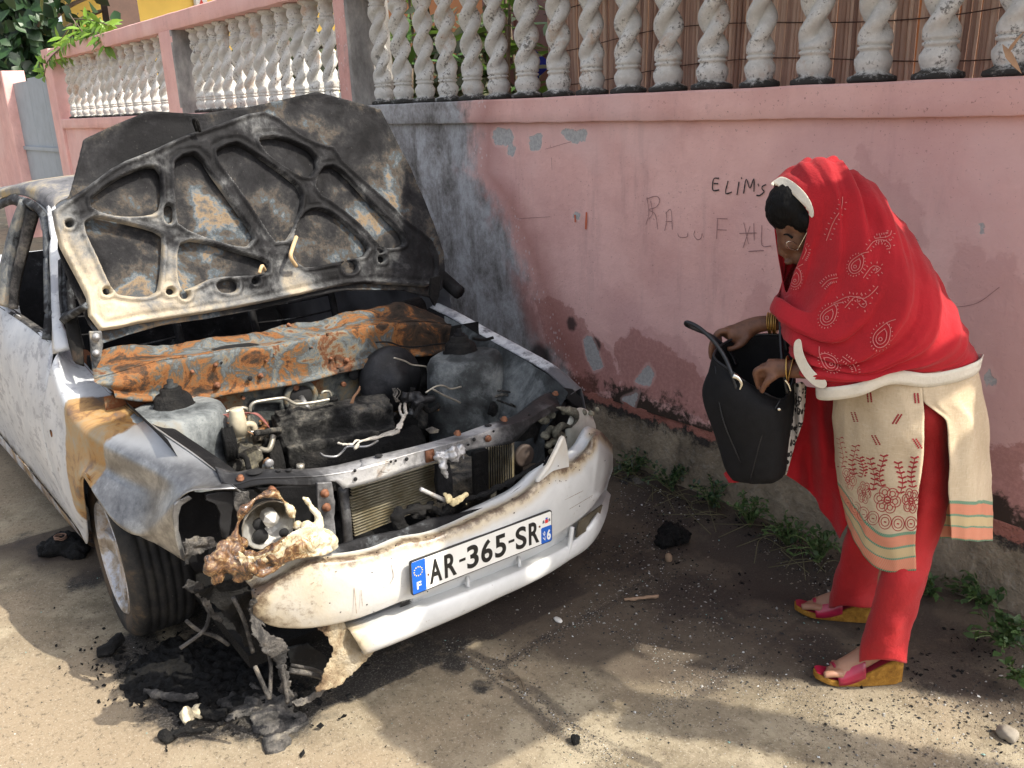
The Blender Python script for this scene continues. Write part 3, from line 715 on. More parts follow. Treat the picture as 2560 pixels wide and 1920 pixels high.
# ================================================================ BURNT CAR
carr = empty('burnt_car', tuple(O), 'burnt out white saloon car with its scorched bonnet propped open against the pink wall side', 'car')
def m_burn(name, stops, sc=5, rough=.75, metal=0., bump=.5, key=None, det=7, extra=None, seed=0, spots=None, bd=.01, dist=.4, con=1.35):
    s = N(name); f = s.noise(sc, det, .68, dist, seed=seed); g = s.noise(sc * 9, 5, .75, seed=seed + 2); h = s.noise(sc * .45, 3, .5, seed=seed + 5)
    x = s.ma('ADD', s.ma('MULTIPLY', f, .62), s.ma('ADD', s.ma('MULTIPLY', h, .28), s.ma('MULTIPLY', g, .10)))
    x = s.ma('ADD', s.ma('MULTIPLY', s.ma('SUBTRACT', x, .5), con), .5)
    if key: x = s.ma('ADD', x, s.ma('MULTIPLY', s.ma('SUBTRACT', s.attr(key), .5), extra or .6))
    c = s.ramp(x, stops)
    fl = s.st(s.noise(sc * 14, 4, .85, seed=seed + 7), .60, .68)
    c = s.mix(s.ma('MULTIPLY', fl, .55), c, spots or (.015, .014, .013))
    c = s.mix(s.ma('MULTIPLY', s.st(s.noise(sc * 20, 3, .8, seed=seed + 9), .66, .74), .22), c, (.35, .33, .3))
    return s.out(c, s.mix(f, (rough - .15,) * 3, (min(1, rough + .2),) * 3), metal, s.bump(s.ma('ADD', s.ma('MULTIPLY', g, .6), f), bump, bd), Specular_IOR_Level=.22)
CH = (.006, .006, .007); DK = (.020, .020, .022); STEEL = (.10, .11, .125); BLUE = (.16, .20, .235); TAN = (.36, .28, .19); CREAM = (.55, .48, .37); RUST = (.30, .10, .03); ORG = (.45, .18, .045); WHT = (.6, .61, .63)
M_SKIN = m_burn('burnt_bonnet_skin', [(.34, CH), (.45, (.018, .018, .020)), (.51, (.035, .034, .034)), (.555, (.075, .062, .05)), (.59, (.06, .075, .088)), (.63, (.13, .145, .155)), (.67, (.22, .16, .10)), (.74, (.08, .085, .09))], 4.6, seed=1, metal=.3, key='warm', extra=.3, con=1.8, dist=.25)
M_FRAME = m_burn('burnt_bonnet_frame', [(.26, (.006, .006, .007)), (.38, (.018, .018, .020)), (.46, (.055, .056, .058)), (.53, (.12, .122, .124)), (.59, (.18, .175, .165)), (.66, (.27, .24, .195)), (.78, (.40, .345, .26)), (.9, (.50, .44, .33))], 7, con=1.6, seed=4, metal=.2, key='warm', extra=.62)
M_RUST = m_burn('rusted_cowl_steel', [(.26, (.012, .011, .010)), (.38, (.05, .035, .025)), (.42, (.12, .055, .025)), (.455, (.24, .10, .035)), (.49, (.17, .10, .05)), (.52, (.08, .08, .075)), (.57, (.13, .15, .16)), (.61, (.20, .17, .12)), (.65, (.16, .065, .03)), (.72, (.05, .045, .04))], 9, seed=8, metal=.3, key='warm', extra=.5, dist=.8)
M_BAY = m_burn('scorched_bay_steel', [(.30, CH), (.42, (.02, .02, .021)), (.50, (.05, .055, .055)), (.56, (.11, .115, .105)), (.62, (.18, .14, .085)), (.68, (.16, .06, .025))], 6, seed=12, metal=.2, key='warm', extra=.6)
M_CHAR = m_burn('charred_plastic', [(.3, (.003, .003, .003)), (.5, (.007, .007, .0075)), (.65, (.018, .017, .016)), (.75, (.05, .045, .04))], 9, rough=.7, bump=1.0, seed=15, bd=.02)
M_CHARLIGHT = m_burn('ashy_char', [(.3, (.012, .012, .012)), (.45, (.05, .048, .047)), (.55, (.14, .13, .12)), (.68, (.30, .27, .22))], 14, rough=.85, bump=1.0, seed=18, bd=.015)
M_ALU = m_burn('scorched_bare_metal', [(.3, (.03, .03, .032)), (.40, (.10, .10, .105)), (.48, (.22, .22, .225)), (.58, (.42, .42, .43)), (.66, (.48, .48, .47)), (.74, (.26, .16, .09))], 5, rough=.45, metal=.5, bump=.25, seed=21, key='warm', extra=.5)
M_ENG = m_burn('ashy_engine_metal', [(.3, (.004, .004, .004)), (.42, (.012, .012, .012)), (.50, (.035, .034, .032)), (.58, (.10, .095, .085)), (.68, (.20, .17, .13))], 13, rough=.75, bump=1.0, seed=116, bd=.015, con=1.5)
M_BOLT = plain('rusty_bolt', (.17, .07, .035), .7, .3, .3, 60)
M_PIPE = plain('bare_pipe', (.34, .32, .27), .4, .6, .2, 40)
M_BLACKHOLE = plain('soot_black', (.008, .008, .009), .95)
# ---- bonnet: everything lies on the plane through the hinges, leaning back
HA = car(0, -1.10, .97); HU = U.copy(); HT = (V * -.20 + W * .74).normalized(); HN = HU.cross(HT).normalized()
if HN.dot(V) < 0: HN = -HN
def H2(x, y, off=0):
    p = hit(x, y, HN, HN.dot(HA) + off); d = p - HA; return (d.dot(HU), d.dot(HT))
def Z1(L): return [(x * .3906, y * .3906) for x, y in L]
FRAME_OUT = [H2(x, y) for x, y in Z1([(290, 1160), (400, 1085), (520, 1000), (650, 905), (780, 850), (900, 800), (1020, 742), (1150, 700), (1260, 665), (1370, 622), (1500, 612), (1600, 690), (1740, 775), (1850, 800), (1900, 880), (2100, 1060)]) + [(890, 480), (925, 505), (943, 530), (952, 560), (950, 600), (935, 618), (870, 615), (800, 612), (742, 616), (660, 634), (560, 655), (469, 672), (352, 690), (280, 702), (225, 716), (196, 690), (188, 640), (172, 609), (150, 568), (129, 527), (118, 480)]]
HOLES = [Z1(P) for P in ([(520, 1100), (640, 1010), (760, 950), (850, 930), (880, 970), (880, 1130), (840, 1170), (700, 1180), (580, 1160), (520, 1130)],
    [(485, 1235), (540, 1210), (720, 1250), (860, 1290), (890, 1330), (868, 1590), (820, 1625), (700, 1620), (640, 1590), (560, 1420), (490, 1270)],
    [(985, 900), (1050, 860), (1100, 870), (1150, 950), (1290, 1150), (1390, 1290), (1390, 1330), (1340, 1350), (1160, 1300), (1020, 1240), (995, 1180), (985, 1000)],
    [(1000, 1400), (1020, 1350), (1100, 1345), (1300, 1400), (1450, 1445), (1490, 1480), (1440, 1505), (1200, 1520), (1080, 1570), (1010, 1580)],
    [(1215, 840), (1290, 805), (1340, 815), (1500, 920), (1640, 1030), (1665, 1070), (1640, 1200), (1590, 1310), (1530, 1320), (1470, 1230), (1350, 1050), (1240, 900)],
    [(1450, 775), (1560, 775), (1700, 830), (1745, 880), (1735, 940), (1700, 965), (1620, 930), (1510, 850)],
    [(1800, 935), (1880, 950), (2050, 1130), (2200, 1280), (2230, 1345), (2120, 1350), (2010, 1230), (1850, 1100), (1765, 1040)],
    [(1690, 1195), (1760, 1165), (1850, 1200), (2000, 1330), (2030, 1380), (1990, 1410), (1800, 1450), (1690, 1465), (1640, 1400), (1650, 1280)])]
HOLES += [Z1(P) for P in ([(1215, 1575), (1240, 1560), (1300, 1560), (1312, 1585), (1295, 1603), (1235, 1603)], [(1905, 1465), (1925, 1448), (1955, 1450), (1970, 1470), (1955, 1495), (1920, 1497)], [(925, 1150), (940, 1140), (952, 1155), (950, 1215), (937, 1222), (925, 1205)])]
HOLES += [[(x * .3906 + r * math.cos(t), y * .3906 + r * .8 * math.sin(t)) for t in [k * .785 for k in range(8)]] for x, y, r in [(1025, 1628, 6), (945, 1610, 4), (2113, 1378, 5), (2113, 1432, 5), (1416, 1552, 3), (595, 1608, 4), (385, 1235, 3)]]
HOLES = [[H2(x, y) for x, y in P] for P in HOLES]
FRAME_OUT = smooth2(FRAME_OUT, 60)
HOLES = [smooth2(P, 26 if len(P) > 8 else 14) for P in HOLES]
HBB = [(min(a for a, b in P) - .03, max(a for a, b in P) + .03, min(b for a, b in P) - .03, max(b for a, b in P) + .03) for P in HOLES]
SKIN_OUT = [H2(x, y, -.05) for x, y in [(152, 416), (180, 302), (250, 270), (320, 242), (430, 249), (527, 236), (600, 220), (680, 202), (750, 222), (816, 240), (850, 305), (885, 371), (932, 484), (953, 547), (955, 590), (950, 625), (930, 645), (864, 628), (742, 628), (640, 648), (547, 671), (440, 690), (352, 702), (280, 722), (222, 742), (190, 700), (150, 610), (125, 540), (125, 470)]]
a0 = min(a for a, b in SKIN_OUT); a1 = max(a for a, b in SKIN_OUT); b0 = min(b for a, b in SKIN_OUT); b1 = max(b for a, b in SKIN_OUT)
def grid_sheet(name, poly, step, hfun, mat, parent, margin=0, **kw):
    na = int((a1 - a0) / step) + 3; nb = int((b1 - b0) / step) + 3; idx = {}; vs = []; fs = []
    def inside(i, j): return sdc[(i, j)]
    sdc = {}
    for i in range(na):
        for j in range(nb):
            sdc[(i, j)] = sdpoly(a0 - step + i * step, b0 - step + j * step, poly)
    for i in range(na - 1):
        for j in range(nb - 1):
            q = [(i, j), (i + 1, j), (i + 1, j + 1), (i, j + 1)]
            if min(sdc[k] for k in q) < 0 and max(sdc[k] for k in q) < step * 1.2:
                f = []
                for k in q:
                    if k not in idx:
                        a = a0 - step + k[0] * step; b = b0 - step + k[1] * step; s_ = sdc[k]
                        if s_ > 0:     # pull onto the outline
                            e = step * .5; ga = (sdpoly(a + e, b, poly) - sdpoly(a - e, b, poly)) / (2 * e); gb = (sdpoly(a, b + e, poly) - sdpoly(a, b - e, poly)) / (2 * e); a -= ga * s_; b -= gb * s_; s_ = 0
                        idx[k] = len(vs); vs.append(HA + HU * a + HT * b + HN * hfun(a, b, s_))
                    f.append(idx[k])
                fs.append(tuple(f))
    return obj(name, vs, fs, mat, parent, **kw)
def warm_h(p):
    d = p - HA; a = d.dot(HU); b = d.dot(HT)
    e = .24 + .48 * sst(.24, .0, b + .12 * a) + .28 * sst(-.25, -.62, a) * sst(.75, .4, b); return min(1, e + .55 * fb(p, 4.5, 4))
def skin_h(a, b, s_): return -.045 + .014 * math.sin(a * 2.4 + 1) + .012 * fb(Vector((a, b, 0)), 3, 3) + .006 * fb(Vector((a, b, 3)), 11, 3) + .018 * sst(.03, 0, -s_) * .5 - .02 * max(0, b - .6)
bonnet = grid_sheet('bonnet', SKIN_OUT, .012, skin_h, M_SKIN, carr, attr={'warm': lambda p: .38 + .5 * fb(p, 2.6, 3) + .35 * sst(.3, .1, (p - HA).dot(HT)) * sst(.1, -.3, (p - HA).dot(HU))})
solid(bonnet, .006, -1 if True else 1)
def frame_h(a, b, s_):
    d = -s_ if s_ < 0 else 0
    for P, B in zip(HOLES, HBB):
        if B[0] < a < B[1] and B[2] < b < B[3]: d = min(d, sdpoly(a, b, P))
    # d: distance inward from the nearest edge (negative inside a hole)
    if d < 0: return -.030 - .02 * min(1, -d / .01)
    rib = -.030 + .042 * sst(0, .013, d) - .010 * sst(.018, .034, d) + .007 * sst(.03, .05, d)
    return rib + .006 * fb(Vector((a, b, 1)), 7, 3) + .003 * fb(Vector((a, b, 1)), 26, 2)
def frame_open(P): pass
ED = []
def grid_frame(step=.0058):
    na = int((a1 - a0) / step) + 2; nb = int((b1 - b0) / step) + 2; idx = {}; vs = []; fs = []; H = {}
    for i in range(na):
        for j in range(nb):
            a = a0 + i * step; b = b0 + j * step; s_ = sdpoly(a, b, FRAME_OUT)
            if s_ > step * 1.5: continue
            d = -s_
            for P, B in zip(HOLES, HBB):
                if B[0] < a < B[1] and B[2] < b < B[3]: d = min(d, sdpoly(a, b, P) - .006)
            H[(i, j)] = (a, b, d)
    for (i, j) in list(H):
        q = [(i, j), (i + 1, j), (i + 1, j + 1), (i, j + 1)]
        if any(k not in H for k in q): continue
        if max(H[k][2] for k in q) < 0: continue
        f = []
        for k in q:
            if k not in idx:
                a, b, d = H[k]
                if d < 0:
                    def dd(a_, b_):
                        r = -sdpoly(a_, b_, FRAME_OUT)
                        for P, B in zip(HOLES, HBB):
                            if B[0] < a_ < B[1] and B[2] < b_ < B[3]: r = min(r, sdpoly(a_, b_, P) - .006)
                        return r
                    e = step * .3; ga = (dd(a + e, b) - dd(a - e, b)) / (2 * e); gb = (dd(a, b + e) - dd(a, b - e)) / (2 * e); a -= ga * d; b -= gb * d; d = 0
                h = -.030 + .034 * sst(-.002, .007, d) - .010 * sst(.011, .022, d) + .007 * sst(.024, .04, d); ED.append(d)
                h += .006 * fb(Vector((a, b, 1)), 6, 3) + .0025 * fb(Vector((a, b, 1)), 26, 2)
                idx[k] = len(vs); vs.append(HA + HU * a + HT * b + HN * h)
            f.append(idx[k])
        fs.append(tuple(f))
    return obj('inner_frame', vs, fs, M_FRAME, bonnet, attr={'warm': [warm_h(v) + .30 * sst(.012, .002, d) * (.6 + fb(v, 5, 2)) for v, d in zip(vs, ED)]})  # pale highlight line painted into the colour of the rib lips
grid_frame()
# bonnet latch striker, small bent tabs, hinges
b = MB(); p = car(0, 0, 0)
def HP(x, y, off=0): return hit(x, y, HN, HN.dot(HA) + off)
b.tube([HP(425, 282, 0), HP(418, 262, .03), HP(424, 258, .05), HP(432, 284, .02)], .006, 6)
b.build('striker', M_CHAR, bonnet)
b = MB(); b.tube([HP(640, 512, .02), HP(632, 535, .05), HP(628, 555, .06), HP(640, 575, .03)], .008, 6); b.tube([HP(572, 583, .01), HP(566, 575, .05), HP(560, 590, .05)], .007, 6)
b.each('melted_drip', plain('melted_tan', (.5, .36, .2), .6), bonnet)
def hinge(pts_px, v):
    P = [K(x, y, v=v) for x, y in pts_px]; return MB().prism(P, V * .014)
hg = hinge([(191, 715), (218, 714), (221, 745), (216, 775), (205, 795), (196, 775), (194, 745)], -1.06).build('hinge', M_FRAME, carr, smooth=False, attr={'warm': lambda p: .45}); fixn(hg); solid(hg, .001, bev=.003)
b = MB()
for x, y in ((207, 727), (207, 762)): b.lathe(K(x, y, v=-1.045), V, [(.012, 0), (.012, .01), (.007, .012), (.007, .018)], 10)
b.each('bolt', M_ALU, hg, attr={'warm': lambda p: .5})
hg2 = hinge([(928, 600), (948, 595), (945, 640), (936, 660), (925, 640)], -1.06).build('hinge', M_CHAR, carr, smooth=False); fixn(hg2)
# ---- bulkhead / cowl
def kv(L, v): return [K(x, y, v=v) for x, y in L]
def z4(L): return [(x * .3906, y * .3906 + 518.4) for x, y in L]
def z5(L): return [(x * .3359 + 605, y * .3359 + 605) for x, y in L]
def z6(L): return [(x * .2344 + 432, y * .2344 + 777.7) for x, y in L]
def zc(L): return [(x * .3906, y * .3906 + 1011) for x, y in L]
def zp(L): return [(x * .3906 + 691, y * .3906 + 1011) for x, y in L]
ragged = kv(z4([(500, 640), (600, 600), (700, 585), (900, 590), (1100, 560), (1200, 540), (1400, 520), (1600, 470), (1750, 455), (1900, 410), (2100, 380)]) + z5([(400, 230), (600, 190), (750, 150), (850, 170), (960, 210), (1060, 260)]), -1.14)
cA = kv(z4([(520, 770), (700, 720), (900, 665), (1100, 640), (1300, 605), (1500, 590), (1800, 525), (2212, 450)]) + z5([(300, 345), (620, 290), (850, 270), (1000, 275), (1100, 290)]), -.96)
cA2 = kv(z4([(530, 790), (700, 790), (900, 700), (1100, 656), (1300, 622), (1500, 604), (1800, 540), (2212, 466)]) + z5([(300, 362), (620, 305), (850, 290), (1000, 292), (1100, 305)]), -.935)
cB = kv(z4([(620, 830), (760, 850), (900, 850), (1100, 850), (1250, 815), (1500, 780), (1700, 745), (2000, 660), (2212, 620)]) + z5([(350, 560), (600, 475), (750, 455), (900, 452), (1000, 440), (1080, 420)]), -.95)
cC = [p + V * .022 - W * .004 for p in cB]
cD = [p + V * .022 - W * .022 for p in cB]; cE = [p - V * .05 - W * .02 for p in cB]
top_rows = [[p - W * .06 - V * .02 for p in ragged], ragged, [a.lerp(b_, .45) - W * .012 for a, b_ in zip(resample(ragged, 20), resample(cA, 20))], cA]
def wm_c(p):
    c = incar(p); return .5 + .35 * fb(p, 3, 3) - .55 * sst(.15, .55, c.x) * .5 + .08 * (1 - abs(c.x))
cowl = rows_obj('cowl_panel', loft(top_rows, 120, 5), M_RUST, carr, attr={'warm': lambda p: wm_c(p) - .25 * sst(.6, 1, abs(incar(p).y + 1.05) * 8)}, disp=lambda p: vnoise(p, 16, .0015) + W * (.010 * fb(p, 25, 3) * sst(-1.05, -1.14, incar(p).y))); solid(cowl, .004)
cf = rows_obj('bulkhead_upper', loft([cA, cA2, cB, cC, cD, cE], 120, 5), M_RUST, carr, attr={'warm': wm_c}, disp=lambda p: vnoise(p, 8, .0015))
# slots in the cowl top and studs on its face
b = MB()
for L in ([(1170, 612), (1250, 590), (1380, 575), (1440, 582), (1330, 600), (1200, 618)], [(1890, 500), (1990, 475), (2090, 468), (2000, 492), (1910, 505)]):
    b.prism([K(x, y, v=-.985) + W * .003 + V * .0 for x, y in z4(L)], V * -.01)
b.prism([K(x, y, v=-.98) + W * .003 for x, y in z5([(380, 325), (560, 290), (600, 300), (450, 330)])], V * -.01)
b.each('vent_slot', M_BLACKHOLE, cowl, smooth=False)
b = MB()
for x, y, r in [(1058, 725, .011), (1186, 688, .012), (1200, 805, .013), (1440, 750, .01), (1915, 665, .01), (1465, 665, .007), (1510, 628, .005), (1595, 470, .008)]:
    q = z4([(x, y)])[0]; b.lathe(K(*q, v=-.945), V, [(r, 0), (r, .003), (r * .6, .004), (r * .6, .010), (r * .5, .018)], 10)
for x, y, r in [(430, 515, .009), (200, 430, .006), (325, 505, .007)]:
    q = z5([(x, y)])[0]; b.lathe(K(*q, v=-.945), V, [(r, 0), (r, .003), (r * .6, .004), (r * .6, .010)], 10)
b.each('stud', M_BOLT, cf)
b = MB()
for x, y, r in [(1382, 765, .009), (1715, 598, .004), (1225, 678, .004)]:
    q = z4([(x, y)])[0]; b.lathe(K(*q, v=-.936), V, [(r, 0), (r, .002)], 12)
b.each('hole', M_BLACKHOLE, cf)
def Gfire(name, u0, u1, w0, w1, v, mat, st=.02, **kw):
    nu = int((u1 - u0) / st); nw = int((w1 - w0) / st)
    rows = [[car(u0 + (u1 - u0) * i / nu, v, w0 + (w1 - w0) * j / nw) for i in range(nu + 1)] for j in range(nw + 1)]
    return rows_obj(name, rows, mat, carr, **kw)
fw = Gfire('bulkhead_lower', -.72, .74, .30, .84, -.985, M_BAY, attr={'warm': lambda p: .55 + .35 * fb(p, 4, 3) + .22 * sst(.25, -.2, incar(p).x) * sst(.6, .8, p.z) - .3 * sst(.35, .5, incar(p).x)}, disp=lambda p: vnoise(p, 5, .01) + V * (.008 * fb(p, 12, 2)))
# pressed panel, steering hole and grommet on the bulkhead
def bead(L, r, mat, par, name, v=-.96, fn=z6, closed=False, n=8):
    return MB().tube([K(x, y, v=v) for x, y in fn(L)], r, n, closed=closed).build(name, mat, par, attr={'warm': lambda p: .6})
bead([(470, 460), (475, 410), (520, 380), (640, 375), (720, 372), (755, 395), (775, 520), (790, 560)], .012, M_BAY, fw, 'pressed_rib', v=-.968)
q = z6([(930, 345)])[0]; hc = K(*q, v=-.955)
MB().lathe(hc, V, [(.062, -.02), (.066, .0), (.064, .008), (.052, .012), (.046, .006), (.044, -.015), (.03, -.02)], 26).build('steering_grommet', M_BAY, fw, attr={'warm': lambda p: .7})
MB().lathe(hc + V * .002, V, [(.043, 0), (.043, .003)], 20).build('hole', M_BLACKHOLE, fw)
MB().tube([hc - V * .0, hc + V * .05 - W * .03], .012, 8).build('steering_shaft', M_ALU, fw, attr={'warm': lambda p: .5})
q = z6([(1416, 132)])[0]; MB().lathe(K(*q, v=-.955), V, [(.022, 0), (.022, .006)], 18).build('hole', M_BLACKHOLE, fw)
b = MB(); b.prism([K(x, y, v=-.962) for x, y in z6([(835, 250), (880, 215), (960, 245), (1010, 300), (1010, 370), (900, 430), (840, 420), (822, 330)])], V * .004); b.build('gasket_plate', M_RUST, fw, smooth=False, attr={'warm': lambda p: .55})
b = MB(); b.lathe(K(*z6([(875, 250)])[0], v=-.955), V, [(.012, 0), (.012, .012), (.006, .013)], 8); b.lathe(K(*z6([(1315, 220)])[0], v=-.955), V, [(.01, 0), (.01, .012), (.006, .013)], 8); b.lathe(K(*z6([(390, 345)])[0], v=-.955), V, [(.007, 0), (.007, .012), (.004, .013)], 8); b.each('stud', M_BOLT, fw)
# side floor of the bay (dark)
MB().box(car(0, -.60, .20), U, V, W, .60, .36, .02).build('bay_floor', M_CHAR, carr, smooth=False)
# ---- strut towers, inner wings
def tower(cx, cy, wtop, rx, ry, mat, warm, mount_px, side):
    top = K(cx, cy, w=wtop); c = incar(top)
    n = 36; rows = []
    for h, k in ((.0, .35), (-.006, .62), (-.004, .80), (-.012, .93), (-.035, 1.0), (-.10, 1.04), (-.22, 1.08), (-.42, 1.12)):
        rows.append([car(c.x + rx * k * math.cos(t), c.y + ry * k * math.sin(t), wtop + h) for t in [2 * math.pi * i / n for i in range(n)]])
    o = rows_obj('strut_tower', rows, mat, carr, closed=True, cap=True, attr={'warm': warm}, disp=lambda p: vnoise(p, 9, .008)); fixn(o)
    m = K(mount_px[0], mount_px[1], w=wtop + .03)
    q = MB().lathe(m - W * .05, W, [(.072, 0), (.075, .012), (.062, .02), (.058, .045), (.05, .055), (.036, .058), (.034, .075), (.02, .08), (.018, .07)], 22, f=lambda t, h: 1 + .05 * math.sin(t * 3 + h * 40)).build('strut_mount', M_CHAR, o)
    MB().lathe(m + W * .025, W, [(.022, 0), (.022, .012), (.01, .013), (.01, .03)], 10).build('strut_nut', M_BAY, q, attr={'warm': lambda p: .3})
    return o
M_TOWER = m_burn('greyed_wing_steel', [(.3, (.015, .015, .016)), (.42, (.045, .05, .052)), (.5, (.11, .12, .125)), (.6, (.22, .235, .235)), (.74, (.22, .18, .12))], 5, seed=30, metal=.15, key='warm', extra=.5)
tower(378, 878, .80, .155, .15, M_TOWER, lambda p: .6 + .3 * fb(p, 6, 2), (372, 855), -1)
tower(1005, 762, .80, .150, .12, M_TOWER, lambda p: .42 + .35 * fb(p, 6, 2), (993, 741), 1)
wing_r = rows_obj('inner_wing', loft([kv([(1075, 745), (1130, 775), (1190, 815), (1222, 845)], None) if False else [K(x, y, u=.66) for x, y in [(960, 680), (1060, 735), (1130, 775), (1190, 815), (1225, 850)]],
    [K(x, y, u=.62) for x, y in [(960, 720), (1060, 790), (1120, 830), (1170, 860), (1205, 885)]], [K(x, y, u=.56) for x, y in [(960, 800), (1050, 880), (1100, 915), (1140, 930), (1180, 935)]], [K(x, y, u=.52) for x, y in [(960, 900), (1050, 960), (1100, 985), (1140, 1000), (1180, 1000)]]], 50, 8), M_TOWER, carr, attr={'warm': lambda p: .38 + .3 * fb(p, 5, 3)}, disp=lambda p: vnoise(p, 8, .012))
wing_l = rows_obj('inner_wing', [[car(u, -1.0 + .5 * i / 20, w) for i in range(21)] for u, w in ((-.66, .82), (-.62, .70), (-.58, .5), (-.56, .28))], M_BAY, carr, attr={'warm': lambda p: .3})
# ---- outer wings, doors, roof
def m_paint():
    s = N('scorched_white_paint'); f = s.noise(5, 7, .7, .5); g = s.noise(60, 5, .7, seed=2); h = s.noise(2.2, 4, .6, seed=3); st1 = s.noise(9, 8, .75, .15, vec=s.scale(.7, .7, 1.6), seed=4)
    wh = s.mix(s.st(f, .35, .65), (.44, .46, .49), (.58, .59, .60))
    wh = s.mix(s.ma('MULTIPLY', s.st(st1, .52, .6), .75), wh, (.24, .25, .29))
    wh = s.mix(s.ma('MULTIPLY', s.st(s.noise(16, 6, .8, seed=12), .6, .68), .8), wh, (.17, .15, .16))
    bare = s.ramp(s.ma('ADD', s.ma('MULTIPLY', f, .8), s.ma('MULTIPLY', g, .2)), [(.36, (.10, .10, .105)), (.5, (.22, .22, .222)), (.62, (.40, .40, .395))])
    bare = s.mix(s.ma('MULTIPLY', s.st(s.ma('ADD', s.attr('sun_top'), s.ma('MULTIPLY', s.ma('SUBTRACT', h, .5), .8)), .35, .75), .85), bare, (.56, .56, .55))  # sunlight on the wing's upper edge, painted into the metal colour
    m = s.attr('bare'); k = s.st(s.ma('ADD', m, s.ma('MULTIPLY', s.ma('SUBTRACT', h, .5), .7)), .42, .58)
    c = s.mix(k, wh, bare)
    o = s.attr('rust'); ko = s.st(s.ma('ADD', o, s.ma('MULTIPLY', s.ma('SUBTRACT', s.noise(7, 6, .7, seed=6), .5), .9)), .45, .62)
    rc = s.ramp(s.noise(9, 6, .7, .6, seed=8), [(.3, (.10, .09, .085)), (.42, (.20, .11, .05)), (.5, (.34, .20, .075)), (.6, (.30, .23, .14)), (.7, (.25, .23, .22))])
    c = s.mix(ko, c, rc)
    d = s.attr('soot'); kd = s.st(s.ma('ADD', d, s.ma('MULTIPLY', s.ma('SUBTRACT', s.noise(12, 6, .8, seed=9), .5), .9)), .45, .6)
    c = s.mix(s.ma('MULTIPLY', kd, .9), c, (.06, .055, .06))
    return s.out(c, s.mix(k, (.45,) * 3, (.36,) * 3), s.ma('MULTIPLY', k, .75), s.bump(s.ma('ADD', s.ma('MULTIPLY', g, .25), f), .3, .006))
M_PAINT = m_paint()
def lx(y): return -.045 * (-(y) - 1.2) if y < -1.2 else 0
# left (image) wing: rows run from the door to the lamp, top to bottom
f_top = [K(x, y, u=u) for x, y, u in [(147, 752, -.70), (190, 800, -.69), (234, 850, -.675), (300, 903, -.655), (352, 940, -.64), (410, 980, -.61), (461, 1018, -.585), (508, 1057, -.565)]]
f_sh = [K(x, y, v=v) for x, y, v in [(120, 770, -1.32), (138, 840, -1.18), (170, 900, -1.0), (225, 945, -.82), (290, 985, -.64), (350, 1015, -.50), (410, 1040, -.38), (470, 1058, -.27)]]
f_mid = [K(x, y, v=v) for x, y, v in [(100, 845, -1.36), (125, 900, -1.22), (160, 955, -1.03), (215, 1000, -.84), (270, 1035, -.69), (325, 1060, -.55), (370, 1074, -.42), (408, 1062, -.30)]]
f_arch = [K(x, y, v=v) for x, y, v in [(94, 909, -1.42), (118, 965, -1.28), (152, 1030, -1.08), (180, 1023, -.90), (208, 1062, -.76), (255, 1124, -.62), (310, 1150, -.52), (377, 1100, -.34)]]
f_low = [K(x, y, v=v) for x, y, v in [(113, 1007, -1.46), (135, 1060, -1.34), (163, 1100, -1.13), (180, 1024, -.905), (208, 1063, -.765), (256, 1126, -.625), (330, 1168, -.50), (388, 1160, -.35)]]
f_sill = [K(x, y, v=v) for x, y, v in [(156, 1124, -1.50), (172, 1145, -1.40), (190, 1170, -1.24), (181, 1026, -.91), (209, 1065, -.77), (257, 1128, -.63), (345, 1178, -.49), (402, 1213, -.36)]]
def pt_attr(p):
    c = incar(p); return c
AT_W = {'sun_top': lambda p: sst(.70, .80, p.z), 'bare': lambda p: .9 * sst(-1.05, -.8, incar(p).y), 'rust': lambda p: 1.0 * sst(-1.18, -1.05, incar(p).y) * sst(-.72, -.86, incar(p).y) * sst(.90, .8, p.z) + .5 * sst(-1.0, -1.1, incar(p).y) * 0,  # height mask first: sun painted along the wing top
        'soot': lambda p: .75 * sst(.52, .35, p.z) * sst(-.6, -.45, incar(p).y) + .6 * sst(.85, 0, abs(incar(p).y + .8) * 4) * sst(.80, .6, p.z) * .8 * sst(-.8, -.7, incar(p).y)}
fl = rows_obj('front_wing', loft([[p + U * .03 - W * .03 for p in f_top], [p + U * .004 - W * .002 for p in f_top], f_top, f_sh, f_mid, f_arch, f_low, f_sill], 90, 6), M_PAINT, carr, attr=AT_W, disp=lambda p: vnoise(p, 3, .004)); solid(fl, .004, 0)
# bonnet gutter beside the wing
gut = rows_obj('wing_gutter', loft([[p + W * .004 for p in f_top], [p + U * .035 - W * .012 for p in f_top], [p + U * .065 - W * .02 for p in f_top], [p + U * .075 - W * .05 for p in f_top]], 60, 3), M_BAY, fl, attr={'warm': lambda p: .22 + .7 * sst(-.9, -1.2, incar(p).y)})
MB().ball(K(300, 1012, v=-.7), .004, .004, .004).build('rivet', M_BLACKHOLE, fl)
q = K(116, 935, v=-1.3); MB().lathe(q - U * .004, U, [(.013, -.006), (.013, 0)], 14).build('indicator_hole', M_RUST, fl, attr={'warm': lambda p: .3})
